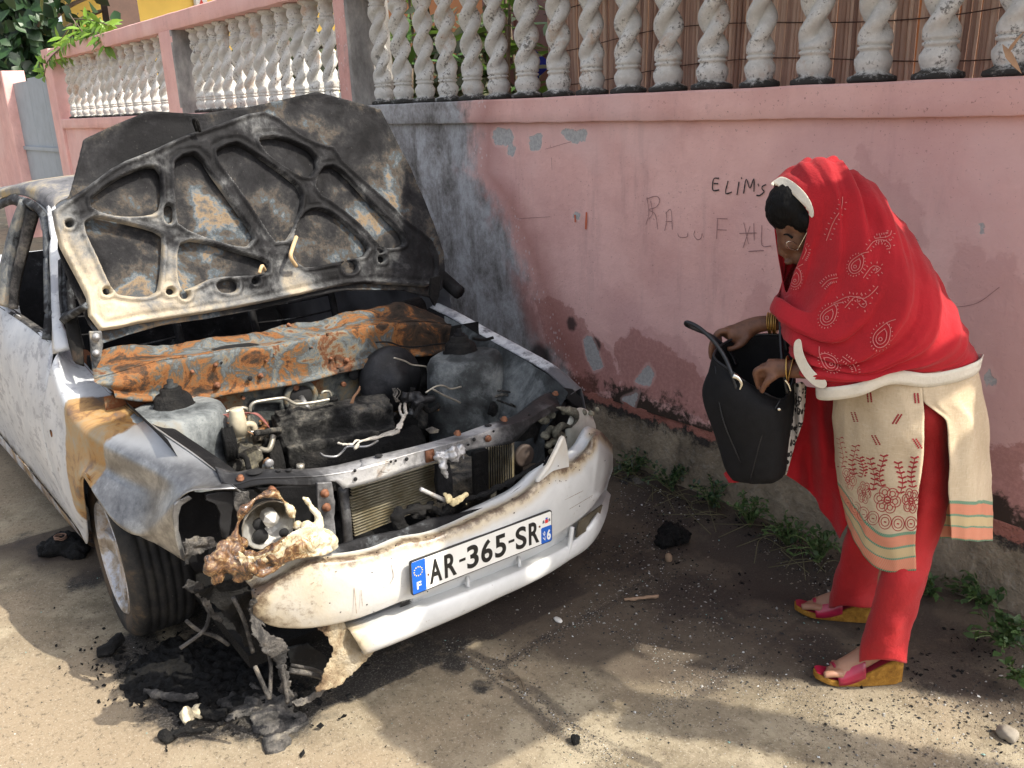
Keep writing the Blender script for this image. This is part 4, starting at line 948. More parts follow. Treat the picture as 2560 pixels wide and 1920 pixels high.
# doors and sill panel, continuing out of the frame
d_belt = [K(x, y, v=v) for x, y, v in [(118, 748, -1.42), (104, 742, -1.50), (60, 708, -1.95), (28, 686, -2.2), (0, 667, -2.35)]]
def ext(P, dv=(.7, 1.6)):
    d = (P[-1] - P[0]); d.z *= .1; d = d / abs(d.dot(V)); return P + [P[-1] + d * dv[0], P[-1] + d * dv[1]]
d_belt = ext(d_belt)
d_m1 = ext([K(x, y, v=v) for x, y, v in [(103, 835, -1.38), (85, 815, -1.5), (40, 775, -1.95), (15, 755, -2.15), (0, 742, -2.3)]])
d_m2 = ext([K(x, y, v=v) for x, y, v in [(95, 909, -1.44), (75, 885, -1.55), (35, 845, -2.0), (10, 820, -2.25), (-10, 800, -2.45)]])
d_m3 = ext([K(x, y, v=v) for x, y, v in [(113, 1007, -1.47), (90, 980, -1.6), (45, 925, -2.05), (15, 890, -2.4), (-10, 865, -2.7)]])
d_lo = ext([K(x, y, v=v) for x, y, v in [(160, 1128, -1.5), (130, 1092, -1.75), (88, 1040, -2.1), (45, 990, -2.5), (0, 935, -2.95)]])
d_sl = ext([K(x, y, v=v) for x, y, v in [(190, 1168, -1.48), (160, 1135, -1.66), (130, 1102, -1.87), (60, 1020, -2.42), (0, 952, -3.0)]])
AT_D = {'bare': lambda p: .12, 'rust': lambda p: .6 * sst(.28, .14, p.z) * .9, 'soot': lambda p: .40 * sst(-1.3, -1.7, incar(p).y) * sst(.75, .5, p.z) + .35 * sst(.25, .15, p.z)}
dr_ = rows_obj('door', loft([[p + U * .03 + W * .004 for p in d_belt], d_belt, d_m1, d_m2, d_m3, d_lo], 70, 6), M_PAINT, carr, attr=AT_D, disp=lambda p: vnoise(p, 2.5, .006)); solid(dr_, .004, 0)
rows_obj('sill', loft([[p + U * -.006 for p in d_lo], [p - W * .02 for p in d_sl], [p + U * .06 - W * .05 for p in d_sl]], 60, 4), M_PAINT, carr, attr={'bare': lambda p: .4, 'rust': lambda p: .55, 'soot': lambda p: .5})
rows_obj('door_trim', [[p + U * (.012 * i) + W * (.006 + .006 * (i == 1)) for p in resample(d_belt, 30)] for i in range(4)], M_CHARLIGHT, dr_)
# front door frame (window frame), A and B pillars, roof
def kz(L, v0, v1):      # points with v running linearly along the list
    n = len(L) - 1; return [K(x, y, v=v0 + (v1 - v0) * i / max(n, 1)) for i, (x, y) in enumerate(L)]
def ku(L, u): return [K(x, y, u=u) for x, y in L]
def band(name, A, B, mat, thick, parent=carr, n=40, attr=None, bev=0, mid=0.012):
    A = resample(A, n); B = resample(B, n); C_ = [(a + b_) * .5 - U * mid for a, b_ in zip(A, B)]
    o = rows_obj(name, [A, C_, B], mat, parent, attr=attr); solid(o, thick, 0); return o
def zq(L): return [(x * .2083, y * .2083 + 432) for x, y in L]
AP = {'bare': lambda p: .35, 'rust': lambda p: .35 * sst(1.25, 1.4, p.z) + .3 * fb(p, 6, 2), 'soot': lambda p: .3}
band('a_pillar', [K(x, y, v=v) for x, y, v in [(108, 447, -1.85), (110, 480, -1.78), (113, 560, -1.66), (117, 640, -1.56), (119, 745, -1.42), (121, 765, -1.38)]],
     [K(x, y, v=v) for x, y, v in [(118, 447, -1.85), (133, 500, -1.76), (132, 560, -1.62), (132, 680, -1.48), (142, 720, -1.36), (150, 752, -1.3)]], M_PAINT, .02, attr={'bare': lambda p: .15, 'rust': lambda p: .1, 'soot': lambda p: .1})
# rear face of the screen surround, darker, behind the pillar
M_DARKST = m_burn('dark_door_steel', [(.3, CH), (.45, DK), (.55, (.12, .13, .14)), (.66, (.26, .25, .22)), (.76, (.4, .3, .2))], 9, seed=40, metal=.2, key='warm', extra=.5)
AK = {'warm': lambda p: .45 + .4 * fb(p, 7, 3)}
band('quarter_light_frame', [K(x, y, v=v) for x, y, v in [(133, 560, -1.55), (133, 640, -1.45), (140, 700, -1.33)]], [K(x, y, v=v) for x, y, v in [(139, 565, -1.55), (145, 655, -1.43), (147, 680, -1.35)]], M_DARKST, .01, attr=AK)
band('quarter_light_frame', [K(x, y, v=v) for x, y, v in [(140, 700, -1.33), (165, 682, -1.2), (190, 665, -1.1)]], [K(x, y, v=v) for x, y, v in [(138, 678, -1.34), (165, 668, -1.2), (188, 655, -1.1)]], M_DARKST, .01, attr=AK)
# windscreen side post inside, reddish brown
band('screen_post', [K(x, y, v=v) for x, y, v in [(143, 700, -1.3), (150, 740, -1.26), (160, 775, -1.2)]], [K(x, y, v=v) for x, y, v in [(166, 680, -1.3), (178, 745, -1.22), (181, 790, -1.15)]], M_RUST, .01, attr={'warm': lambda p: .05})
# door window frame: outer bow from the belt over the top to the pillar
def z7(L): return [(x * .1953, y * .1953 + 345.6) for x, y in L]
bowO = [K(x, y, v=v) for x, y, v in z_ ] if False else None
outer = [(0, 667, -2.30), (8, 610, -2.28), (22, 540, -2.25), (40, 470, -2.2), (55, 430, -2.15)]
band('b_pillar', [K(x, y, v=v) for x, y, v in [(1, 652, -2.28), (3, 600, -2.27), (18, 530, -2.24), (33, 480, -2.2), (52, 432, -2.15)]], [K(x, y, v=v) for x, y, v in [(20, 664, -2.2), (24, 620, -2.2), (33, 560, -2.2), (47, 500, -2.17), (60, 440, -2.12)]], M_DARKST, .03, attr={'warm': lambda p: .62 + .3 * fb(p, 6, 2)})
band('window_channel', [K(x, y, v=v) for x, y, v in [(24, 664, -2.17), (30, 600, -2.17), (45, 530, -2.15), (62, 450, -2.1)]], [K(x, y, v=v) for x, y, v in [(36, 668, -2.13), (42, 620, -2.14), (60, 545, -2.12), (84, 460, -2.05)]], M_CHARLIGHT, .02)
band('door_frame', [K(x, y, v=v) for x, y, v in [(52, 428, -2.18), (75, 436, -2.05), (95, 455, -1.93), (106, 485, -1.84), (110, 560, -1.7), (113, 680, -1.5), (110, 735, -1.45)]],
     [K(x, y, v=v) for x, y, v in [(57, 441, -2.16), (72, 450, -2.05), (90, 462, -1.95), (102, 492, -1.86), (104, 560, -1.7), (105, 680, -1.5), (98, 730, -1.5)]], M_DARKST, .02, attr={'warm': lambda p: .5 + .3 * fb(p, 6, 2)})
band('rear_door_frame', [K(x, y, v=v) for x, y, v in [(54, 430, -2.2), (35, 423, -2.3), (15, 428, -2.5), (-10, 445, -2.7), (-40, 500, -2.95)]], [K(x, y, v=v) for x, y, v in [(48, 448, -2.2), (32, 440, -2.3), (12, 447, -2.5), (-12, 462, -2.7), (-40, 520, -2.95)]], M_DARKST, .02, attr={'warm': lambda p: .5})
# roof: gutter edge -> crown -> far side
r_edge = [K(x, y, v=v) for x, y, v in [(-60, 450, -3.1), (-20, 428, -2.75), (5, 427, -2.5), (27, 421, -2.35), (55, 424, -2.18), (80, 437, -2.02), (98, 452, -1.93), (108, 470, -1.85)]]
r_2 = [K(x, y, v=v) for x, y, v in [(-50, 425, -3.05), (-15, 410, -2.75), (8, 408, -2.5), (35, 399, -2.35), (72, 398, -2.15), (100, 407, -2.0), (118, 425, -1.9), (130, 432, -1.84)]]
ce = [incar(p) for p in r_2]
r_3 = [car(c.x + .16, c.y, c.z + .02) for c in ce]; r_4 = [car(.0, c.y + .03, c.z + .045) for c in ce]; r_5 = [car(.45, c.y, c.z + .02) for c in ce]; r_6 = [car(.66, c.y, c.z - .05) for c in ce]
M_ROOF = m_burn('scorched_roof_steel', [(.28, (.05, .05, .055)), (.42, (.16, .16, .17)), (.5, (.30, .27, .22)), (.58, (.42, .32, .17)), (.66, (.40, .42, .46))], 4.5, seed=44, metal=.25, key='warm', extra=.4)
ro = rows_obj('roof', loft([r_edge, r_2, r_3, r_4, r_5, r_6], 50, 5), M_ROOF, carr, attr={'warm': lambda p: .55 + .3 * fb(p, 3, 2)}); solid(ro, .006)
# rest of the shell, mostly out of sight: rear quarter, boot, far side
far = [(-1.3, .92, .80), (-2.0, .93, .84), (-3.0, .95, .85), (-3.9, .94, .78)]
rows_obj('far_side', [[car(.80, v, w) for v, w, _ in far], [car(.83, v, .6) for v, w, _ in far], [car(.83, v, .2) for v, w, _ in far]], M_PAINT, carr, attr={'bare': lambda p: .5, 'rust': lambda p: .4, 'soot': lambda p: .7})
for v0, v1 in ((-1.95, -1.15), (-2.25, -2.25), (-3.15, -3.6)):
    MB().tube([car(.62, v0, 1.36), car(.76, v1, .93)], .03, 8).build('far_pillar', M_DARKST, carr, attr={'warm': lambda p: .2})
rl = incar(d_belt[-1]); bt = MB(); bt.hexa([car(-.78, -3.55, .97), car(.76, -3.55, .97), car(.72, -4.2, .93), car(-.76, -4.2, .93)], [car(-.78, -3.55, .25), car(.76, -3.55, .25), car(.72, -4.25, .3), car(-.76, -4.25, .3)])
fixn(bt.build('boot', M_PAINT, carr, smooth=False, attr={'bare': lambda p: .3, 'rust': lambda p: .3, 'soot': lambda p: .4}))
# cabin: floor, dashboard bar, burnt seat frames
MB().box(car(0, -2.2, .27), U, V, W, .74, 1.3, .03).build('cabin_floor', M_CHAR, carr, smooth=False)
db = MB(); db.tube([car(-.68, -1.38, .84), car(-.2, -1.34, .80), (car(.3, -1.36, .82)), car(.7, -1.38, .84)], .05, 10); db.box(car(.0, -1.36, .62), U, V, W, .66, .05, .16)
rr_ = db.build('dashboard', M_CHAR, carr)
b = MB()
for i in range(26):
    u = random.uniform(-.6, .62); b.tube([car(u, -1.28, random.uniform(.6, .8)), car(u + random.uniform(-.1, .1), -1.25, .85), car(u + random.uniform(-.15, .15), -1.2, random.uniform(.6, .84))], random.uniform(.003, .009), 5)
b.build('loose_wiring', M_CHAR, rr_)
def seat(u):
    st = MB()
    st.tube([car(u - .2, -1.95, .45), car(u - .2, -2.1, .95), car(u - .12, -2.14, 1.08), car(u + .12, -2.14, 1.08), car(u + .2, -2.1, .95), car(u + .2, -1.95, .45)], .018, 7)
    for k in range(7): st.tube([car(u - .19, -1.98 - k * .02, .52 + k * .075), car(u, -2.03 - k * .02, .50 + k * .075), car(u + .19, -1.98 - k * .02, .52 + k * .075)], .005, 5)
    for k in range(6): st.tube([car(u - .22 + k * .088, -1.5, .46), car(u - .22 + k * .088, -1.75, .43), car(u - .22 + k * .088, -2.0, .44)], .01, 5)
    st.tube([car(u - .22, -1.48, .45), car(u + .22, -1.48, .45)], .014, 6); st.box(car(u, -1.75, .36), U, V, W, .2, .24, .05)
    return st.build('seat_frame', M_DARKST, carr, attr={'warm': lambda p: .3})
seat(-.38); seat(.38)
rb = rows_obj('rear_seat_panel', [[car(-.66 + i * .1, -2.9 - .1 * j, .45 + .20 * j) for i in range(14)] for j in range(4)], M_DARKST, carr, attr={'warm': lambda p: .2})
# far wing (right in the picture): dark gutter and pale outer edge, down to the lamp
fo = [K(x, y, u=.80) for x, y in z5([(1015, 150), (1150, 215), (1350, 325), (1600, 460), (1750, 545), (1850, 625), (1930, 700)])]
fi = [p - U * .045 - W * .012 for p in fo]; fi2 = [p - U * .09 - W * .03 for p in fo]; fi3 = [p - U * .13 - W * .028 for p in fo]; fi4 = [p - U * .14 - W * .09 for p in fo]
fr_ = rows_obj('front_wing', loft([[p + U * .04 - W * .28 for p in fo], [p + U * .035 - W * .15 for p in fo], [p + U * .012 - W * .025 for p in fo], fo, fi], 60, 5), M_PAINT, carr, attr={'bare': lambda p: .3, 'rust': lambda p: .3, 'soot': lambda p: .45 + .4 * sst(0, -.1, p.z - .75)}); solid(fr_, .004, 0)
rows_obj('wing_gutter', loft([fi, fi2, fi3, fi4], 60, 4), M_BAY, fr_, attr={'warm': lambda p: .12 + .2 * fb(p, 8, 2)}, disp=lambda p: vnoise(p, 14, .004))
# ---- radiator support (slam panel)
rs_rear = kv(z4([(1180, 1265), (1280, 1290), (1400, 1268), (1500, 1266), (1660, 1268), (1760, 1265), (1850, 1255), (2000, 1222), (2150, 1185)]) + z5([(500, 1165), (700, 1110), (850, 1075), (1000, 1035), (1130, 1000), (1260, 955), (1380, 900), (1500, 850), (1600, 790), (1700, 735), (1800, 700)]), None) if False else None
def rsv(u): return -.165 - .16 * abs(u / .62) ** 3
def KB(x, y, f, off=0, ulim=.845):     # the ray met with a bowed upright surface v = f(u) + off
    r = ray(x, y); t = 1.2; best = None; pv = None
    for i in range(700):
        p = CAM + r * t; c = incar(p); g = c.y - (f(max(-ulim, min(ulim, c.x))) + off)
        if pv is not None and g < 0 <= pv: break
        pv = g; t += .005
    lo = t - .005; hi = t
    for _ in range(18):
        m = (lo + hi) / 2; c = incar(CAM + r * m)
        if c.y - (f(max(-ulim, min(ulim, c.x))) + off) >= 0: lo = m
        else: hi = m
    return CAM + r * lo
rear_px = z4([(1190, 1255), (1290, 1285), (1400, 1268), (1500, 1266), (1660, 1268), (1760, 1262), (1850, 1250), (2000, 1215), (2150, 1185)]) + z5([(500, 1160), (700, 1108), (850, 1075), (1000, 1035), (1130, 1000), (1260, 955), (1380, 915), (1480, 885), (1560, 835), (1640, 770), (1720, 725), (1810, 700)])
frnt_px = z4([(1220, 1330), (1300, 1345), (1400, 1318), (1500, 1310), (1660, 1305), (1760, 1300), (1850, 1290), (2000, 1262), (2150, 1225)]) + z5([(500, 1210), (700, 1155), (850, 1112), (1000, 1070), (1130, 1038), (1260, 995), (1380, 955), (1500, 925), (1600, 885), (1690, 830), (1770, 790), (1840, 755)])
low_px = z4([(1225, 1380), (1300, 1385), (1400, 1362), (1480, 1350), (1600, 1358), (1700, 1362), (1800, 1345), (1850, 1335), (1870, 1350), (1900, 1380)]) + z5([(400, 1338), (450, 1335), (540, 1310), (700, 1265), (830, 1215), (1000, 1170), (1130, 1120), (1250, 1085), (1400, 1065), (1500, 1045), (1560, 990), (1620, 930), (1720, 870), (1800, 830), (1850, 800)])
A_ = [KB(x, y, rsv, -.055) for x, y in rear_px]; B_ = [KB(x, y, rsv, 0) for x, y in frnt_px]; C_ = [KB(x, y, rsv, .008) for x, y in low_px]
AW = {'warm': lambda p: (.55 + .1 * sst(-.3, .1, incar(p).x)) - .65 * sst(.1, .45, incar(p).x) - .35 * sst(-.3, -.5, incar(p).x) + .25 * fb(p, 7, 3)}
rsp = rows_obj('slam_panel', loft([[p - W * .03 for p in A_], A_, B_, [p + V * .004 - W * .004 for p in B_], C_], 130, 4), M_ALU, carr, attr=AW, disp=lambda p: vnoise(p, 9, .003)); solid(rsp, .003, 0)
b = MB()
for x, y, r in [(1410, 1287, .022), (1540, 1280, .008), (1598, 1277, .009), (1720, 1292, .006)]: b.lathe(KB(*z4([(x, y)])[0], rsv, -.028) + W * .002, W, [(r, 0), (r, .002)], 16)
for x, y, r in [(635, 1135, .012), (1338, 940, .012), (1420, 905, .006)]: b.lathe(KB(*z5([(x, y)])[0], rsv, -.028) + W * .002, W, [(r, 0), (r, .002)], 16)
for x, y, r in [(1962, 1275, .005), (1965, 1322, .006)]: b.lathe(KB(*z4([(x, y)])[0], rsv, .012), V, [(r, 0), (r, .002)], 10)
for x, y, r in [(712, 1168, .004), (742, 1162, .004), (813, 1150, .006), (1247, 1025, .006), (1372, 972, .004), (1600, 865, .005), (1210, 1058, .004)]: b.lathe(KB(*z5([(x, y)])[0], rsv, .012), V, [(r, 0), (r, .002)], 10)
b.each('hole', M_BLACKHOLE, rsp)
b = MB()
for x, y, fn in [(1330, 1322, z4), (965, 1135, z5), (1140, 990, z5), (1336, 1018, z5), (1440, 900, z5), (1770, 735, z5)]:
    p = KB(*fn([(x, y)])[0], rsv, -.01 if y in (1322, 990, 900, 735) else .012)
    ax = (W + V * .3) if y in (1322, 990, 900, 735) else V
    b.lathe(p, ax, [(.012, 0), (.012, .003), (.008, .004), (.008, .010), (.005, .012)], 8)
b.box(KB(*z5([(963, 1130)])[0], rsv, .012), U, V, W, .014, .004, .018); b.each('bolt', M_BOLT, rsp)
# ================================================================ CAR FRONT
def z8(L): return [(x * .1953 + 432, y * .1953 + 993.7) for x, y in L]
def bf(u): return .05 - .10 * (u / .6) ** 2 - .25 * (abs(u) / .84) ** 6
def m_bump():
    s = N('scorched_white_bumper'); f = s.noise(5, 6, .65, .5); g = s.noise(22, 6, .75, seed=3)
    c = s.mix(s.st(f, .3, .7), (.50, .51, .51), (.60, .61, .61))
    y = s.st(s.ma('ADD', s.attr('scorch'), s.ma('MULTIPLY', s.ma('SUBTRACT', f, .5), .8)), .3, .8)
    c = s.mix(s.ma('MULTIPLY', y, .8), c, (.40, .31, .17))
    b2 = s.st(s.ma('ADD', s.attr('scorch'), s.ma('MULTIPLY', s.ma('SUBTRACT', g, .5), 1.0)), .66, .95)
    c = s.mix(b2, c, (.10, .065, .04))
    b3 = s.st(s.ma('ADD', s.attr('char'), s.ma('MULTIPLY', s.ma('SUBTRACT', g, .5), .9)), .42, .62)
    c = s.mix(b3, c, (.025, .022, .02))
    c = s.mix(s.ma('MULTIPLY', s.st(s.noise(45, 3, .8, seed=9), .66, .72), .5), c, (.25, .2, .15))
    return s.out(c, s.mix(b3, (.32,) * 3, (.85,) * 3), 0, s.bump(s.ma('ADD', f, s.ma('MULTIPLY', g, s.attr('scorch'))), .25, .012), Coat_Weight=.15)
M_BUMP = m_bump()
T_ = [(543, 1269), (586, 1249), (664, 1207), (723, 1203), (801, 1191), (864, 1166), (925, 1156), (971, 1140), (1040, 1110), (1120, 1070), (1165, 1030), (1190, 1010), (1212, 1004), (1235, 996), (1262, 970), (1290, 930), (1322, 960)]
B_ = [(548, 1330), (590, 1352), (655, 1356), (720, 1348), (800, 1325), (864, 1298), (915, 1283), (971, 1256), (1040, 1228), (1120, 1190), (1185, 1163), (1215, 1145), (1245, 1125), (1275, 1098), (1298, 1068), (1313, 1040), (1323, 1012)]
def brow(t, off): return [KB(a[0] + (b_[0] - a[0]) * t, a[1] + (b_[1] - a[1]) * t, bf, off) for a, b_ in zip(T_, B_)]
Tl = [(a, b_ ) for a, b_ in T_]
def heat(p):
    c = incar(p); h = .70 * sst(.0, -.55, c.x)
    top = .95 * sst(.09, .0, min((p - q).length for q in BT)) ; return max(h, top) + .25 * sst(-.56, -.63, c.x)
def charf(p):
    c = incar(p); return .75 * sst(-.58, -.645, c.x) * sst(.56, .46, p.z) + .6 * sst(.025, 0, min((p - q).length for q in BT)) * .9
BT = resample(brow(0, -.01), 60)
rows = [[p - V * .05 + W * .0 for p in brow(0, -.035)], brow(0, -.035), brow(.06, -.008), brow(.16, .004), brow(.45, .014), brow(.8, .010), brow(.95, .002), brow(1.0, -.008), [p - V * .03 - W * .004 for p in brow(1.0, -.012)]]
bump = rows_obj('front_bumper', loft(rows, 150, 3), M_BUMP, carr, attr={'scorch': heat, 'char': charf}, disp=lambda p: vnoise(p, 4, .004) + V * (.006 * fb(p, 14, 2) * sst(-.3, -.6, incar(p).x))); solid(bump, .004, 0)
fang = [KB(x, y, bf, -.002) for x, y in [(1160, 1040), (1186, 1005), (1204, 970), (1216, 944), (1222, 942), (1228, 965), (1231, 990), (1232, 1020), (1228, 1050), (1205, 1075), (1175, 1060)]]
fo_ = MB().prism(fang, V * -.02).build('bumper_horn', M_BUMP, bump, attr={'scorch': lambda p: .55 * sst(.55, .62, p.z), 'char': lambda p: 0}, auto=50); fixn(fo_); fo_.modifiers.new('b', 'BEVEL').width = .006
LT = [(755, 1362), (800, 1350), (878, 1320), (971, 1287), (1050, 1258), (1120, 1230), (1185, 1198), (1230, 1172), (1262, 1142), (1290, 1105), (1310, 1060)]
LB = [(790, 1418), (850, 1395), (925, 1363), (1000, 1330), (1082, 1292), (1130, 1270), (1179, 1245), (1230, 1212), (1277, 1179), (1305, 1130), (1319, 1070)]
def lrow(t, off): return [KB(a[0] + (b_[0] - a[0]) * t, a[1] + (b_[1] - a[1]) * t, bf, off) for a, b_ in zip(LT, LB)]
lat = {'scorch': lambda p: .8 * sst(-.25, -.42, incar(p).x), 'char': lambda p: .7 * sst(-.36, -.44, incar(p).x)}
lip = rows_obj('bumper_lip', loft([[p - V * .05 for p in lrow(0, -.03)], lrow(0, -.012), lrow(.15, .004), lrow(.6, .012), lrow(.92, .0), [p - V * .04 for p in lrow(1, -.01)]], 110, 3), M_BUMP, bump, attr=lat, disp=lambda p: vnoise(p, 4, .003)); solid(lip, .004, 0)
RB = B_[5:]; RT = [(864, 1325), (915, 1305), (971, 1287), (1050, 1258), (1120, 1230), (1185, 1198), (1215, 1180), (1240, 1163), (1262, 1142), (1285, 1112), (1300, 1085), (1310, 1060)]
rec = rows_obj('air_intake_back', loft([[KB(x, y - 3, bf, -.03) for x, y in RB], [KB(x, y, bf, -.055) for x, y in RT], [KB(x, y + 8, bf, -.03) for x, y in RT]], 80, 4), M_BUMP, bump, attr={'scorch': lambda p: .45 * sst(0, -.3, incar(p).x), 'char': lambda p: .7 * sst(-.1, -.22, incar(p).x)})
b = MB()
for x, y, y2 in ((1010, 1245, 1268), (1121, 1203, 1226)): b.tube([KB(x, y, bf, -.035), KB(x + 1, y2, bf, -.02)], .006, 6)
b.each('intake_fin', M_BUMP, bump, attr={'scorch': lambda p: 0, 'char': lambda p: 0})
fg = [KB(x, y, bf, .008) for x, y in zp([(1435, 300), (1565, 205), (1545, 270), (1500, 330), (1420, 385)])]
fixn(MB().prism(fg, V * -.008).build('fog_lamp_recess', plain('murky_grille', (.09, .075, .05), .6, 0, .3, 60, .6), bump, smooth=False))
b = MB(); b.tube([KB(x, y, bf, .006) for x, y in zp([(1395, 325), (1385, 400), (1370, 470)])], .008, 8); b.build('intake_corner_rib', M_BUMP, bump, attr={'scorch': lambda p: 0, 'char': lambda p: 0})
# generic relief sheet on an upright plane across the car
def patch(name, poly, v, mat, parent, step=4, relief=0.0, sc=12, thick=.004, rag=0, attr=None, tilt=None, smoothp=0, plane='v', mapf=None, mapn=None, **kw):
    P = smooth2(poly, smoothp) if smoothp else poly
    x0 = min(p[0] for p in P); x1 = max(p[0] for p in P); y0 = min(p[1] for p in P); y1 = max(p[1] for p in P)
    sd = {}; idx = {}; vs = []; fs = []; na = int((x1 - x0) / step) + 3; nb = int((y1 - y0) / step) + 3
    def S_(x, y): return sdpoly(x, y, P) + (rag * fb(Vector((x, y, 0)), .12, 3) if rag else 0)
    for i in range(na):
        for j in range(nb): sd[i, j] = S_(x0 - step + i * step, y0 - step + j * step)
    for i in range(na - 1):
        for j in range(nb - 1):
            q = [(i, j), (i + 1, j), (i + 1, j + 1), (i, j + 1)]
            if min(sd[k] for k in q) >= 0: continue
            f = []
            for k in q:
                if k not in idx:
                    x = x0 - step + k[0] * step; y = y0 - step + k[1] * step; s_ = sd[k]
                    if s_ > 0:
                        e = 1; ga = (S_(x + e, y) - S_(x - e, y)) / 2; gb = (S_(x, y + e) - S_(x, y - e)) / 2; L = max(.3, ga * ga + gb * gb); x -= ga * s_ / L; y -= gb * s_ / L
                    vv = (tilt(x, y) if tilt else v)
                    p = mapf(x, y) if mapf else K(x, y, **{plane: vv}); n_ = mapn if mapf else (V if plane == 'v' else U)
                    idx[k] = len(vs); vs.append(p + n_ * (relief * fb(p, sc, 4)) + vnoise(p, sc * 1.3, relief * .3))
                f.append(idx[k])
            fs.append(tuple(f))
    o = obj(name, vs, fs, mat, parent, attr=attr, **kw); solid(o, thick, 0); return o
# torn, blistered left end of the lip and liner scraps under it
M_BLIST = m_burn('blistered_bumper_skin', [(.3, (.015, .012, .01)), (.42, (.07, .045, .028)), (.50, (.20, .14, .085)), (.57, (.36, .29, .19)), (.7, (.48, .42, .32))], 9, seed=50, rough=.6, bump=.9, bd=.02)
patch('torn_lip', zc([(1735, 870), (1830, 840), (1900, 850), (1960, 920), (2080, 905), (2100, 960), (2050, 1030), (1960, 1140), (1900, 1190), (1840, 1215), (1740, 1225), (1790, 1130), (1830, 1060), (1850, 1000), (1820, 940)]), 0, M_BLIST, bump, step=3, relief=.03, sc=9, rag=6, tilt=lambda x, y: -.02 + .0002 * (y - 1400))
patch('torn_lip', zc([(1600, 1290), (1700, 1250), (1830, 1190), (1840, 1220), (1740, 1270), (1640, 1310)]), -.03, M_CHARLIGHT, bump, step=3, relief=.03, sc=9, rag=5)
patch('burnt_liner', zc([(1385, 700), (1450, 780), (1470, 900), (1560, 950), (1600, 1000), (1580, 1080), (1620, 1270), (1570, 1290), (1540, 1100), (1450, 1010), (1400, 880), (1370, 760)]), -.07, M_CHARLIGHT, bump, step=3, relief=.05, sc=8, rag=10)
patch('burnt_liner', zc([(1190, 640), (1330, 600), (1400, 700), (1440, 850), (1420, 1010), (1340, 980), (1290, 860), (1200, 750), (1060, 640)]), -.22, M_CHAR, bump, step=4, relief=.06, sc=7, rag=10)
patch('burnt_liner', zc([(1040, 600), (1120, 640), (1180, 780), (1240, 860), (1180, 840), (1090, 700), (1010, 640)]), -.32, M_CHARLIGHT, bump, step=3, relief=.04, sc=9, rag=6)
patch('under_tray', zc([(1590, 990), (1700, 960), (1800, 1040), (1830, 1120), (1760, 1150), (1610, 1110)]), -.2, M_TOWER, carr, step=4, relief=.02, sc=8, rag=4, attr={'warm': lambda p: .25})
b = MB(); b.tube([K(x, y, v=-.1) for x, y in zc([(1600, 1120), (1700, 1135), (1790, 1160)])], .008, 6); b.tube([K(x, y, v=-.12) for x, y in zc([(1610, 1090), (1720, 1110), (1800, 1140)])], .005, 6); b.each('tray_rail', M_CHARLIGHT, carr)
b = MB()
for L, v in (([(1170, 780), (1150, 870), (1090, 920), (1000, 990)], -.4), ([(1030, 850), (1100, 900), (1200, 930), (1270, 970)], -.4), ([(1300, 720), (1340, 860), (1400, 1010)], -.15), ([(1480, 1000), (1500, 1100), (1490, 1260)], -.1), ([(1560, 1100), (1580, 1200), (1590, 1300)], -.06), ([(1410, 1100), (1450, 1180), (1480, 1260)], -.05)):
    b.tube([K(x, y, v=v) + vnoise(Vector((x, y, 0)), .1, .02) for x, y in zc(L)], .006, 6)
b.each('melted_strand', M_CHARLIGHT, bump)
# ---- number plate
M_PLATE = plain('plate_white', (.72, .72, .69), .35, 0, .06, 12, .1, .002); M_PBLK = plain('plate_black', (.012, .012, .012), .4); M_PBLUE = plain('plate_blue', (.008, .09, .42), .35); M_YEL = plain('plate_yellow', (.75, .55, .03), .4)
pc_ = [K(885, 1213, v=.075), K(1191, 1101, v=.060), K(1192, 1167, v=.060), K(888, 1288, v=.075)]
PC = sum(pc_, Vector()) / 4; PXa = ((pc_[1] + pc_[2]) - (pc_[0] + pc_[3])).normalized(); PYa = ((pc_[0] + pc_[1]) - (pc_[3] + pc_[2])).normalized(); PYa = (PYa - PXa * PYa.dot(PXa)).normalized(); PNa = PXa.cross(PYa).normalized()
if PNa.dot(V) < 0: PNa = -PNa
PW = ((pc_[1] + pc_[2]) - (pc_[0] + pc_[3])).length / 4; PH = ((pc_[0] + pc_[1]) - (pc_[3] + pc_[2])).length / 4
def PL(a, b_, n=0): return PC + PXa * a + PYa * b_ + PNa * n
def rrect(a0_, b0_, a1_, b1_, r, n=5):
    out = []
    for cx, cy, s0 in ((a1_ - r, b1_ - r, 0), (a0_ + r, b1_ - r, 90), (a0_ + r, b0_ + r, 180), (a1_ - r, b0_ + r, 270)):
        for k in range(n + 1): t = math.radians(s0 + 90 * k / n); out.append((cx + r * math.cos(t), cy + r * math.sin(t)))
    return out
def pprism(name, poly, n0_, n1_, mat, par): return fixn(MB().prism([PL(a, b_, n0_) for a, b_ in poly], PNa * (n1_ - n0_)).build(name, mat, par, smooth=False))
plate = pprism('number_plate', rrect(-PW, -PH, PW, PH, .008), -.004, .002, M_PBLK, carr); plate['label'] = 'french number plate reading AR-365-SR'
pprism('plate_face', rrect(-PW + .0035, -PH + .0035, PW - .0035, PH - .0035, .006), .002, .0032, M_PLATE, plate)
bl = PW * 2 * .088; e1 = -PW + bl + .003; e2 = PW - bl
pprism('country_band', rrect(-PW + .0035, -PH + .0035, e1, PH - .0035, .004), .0032, .0038, M_PBLUE, plate)
pprism('region_band', rrect(e2, -PH + .0035, PW - .0035, .004, .004), .0032, .0038, M_PBLUE, plate)
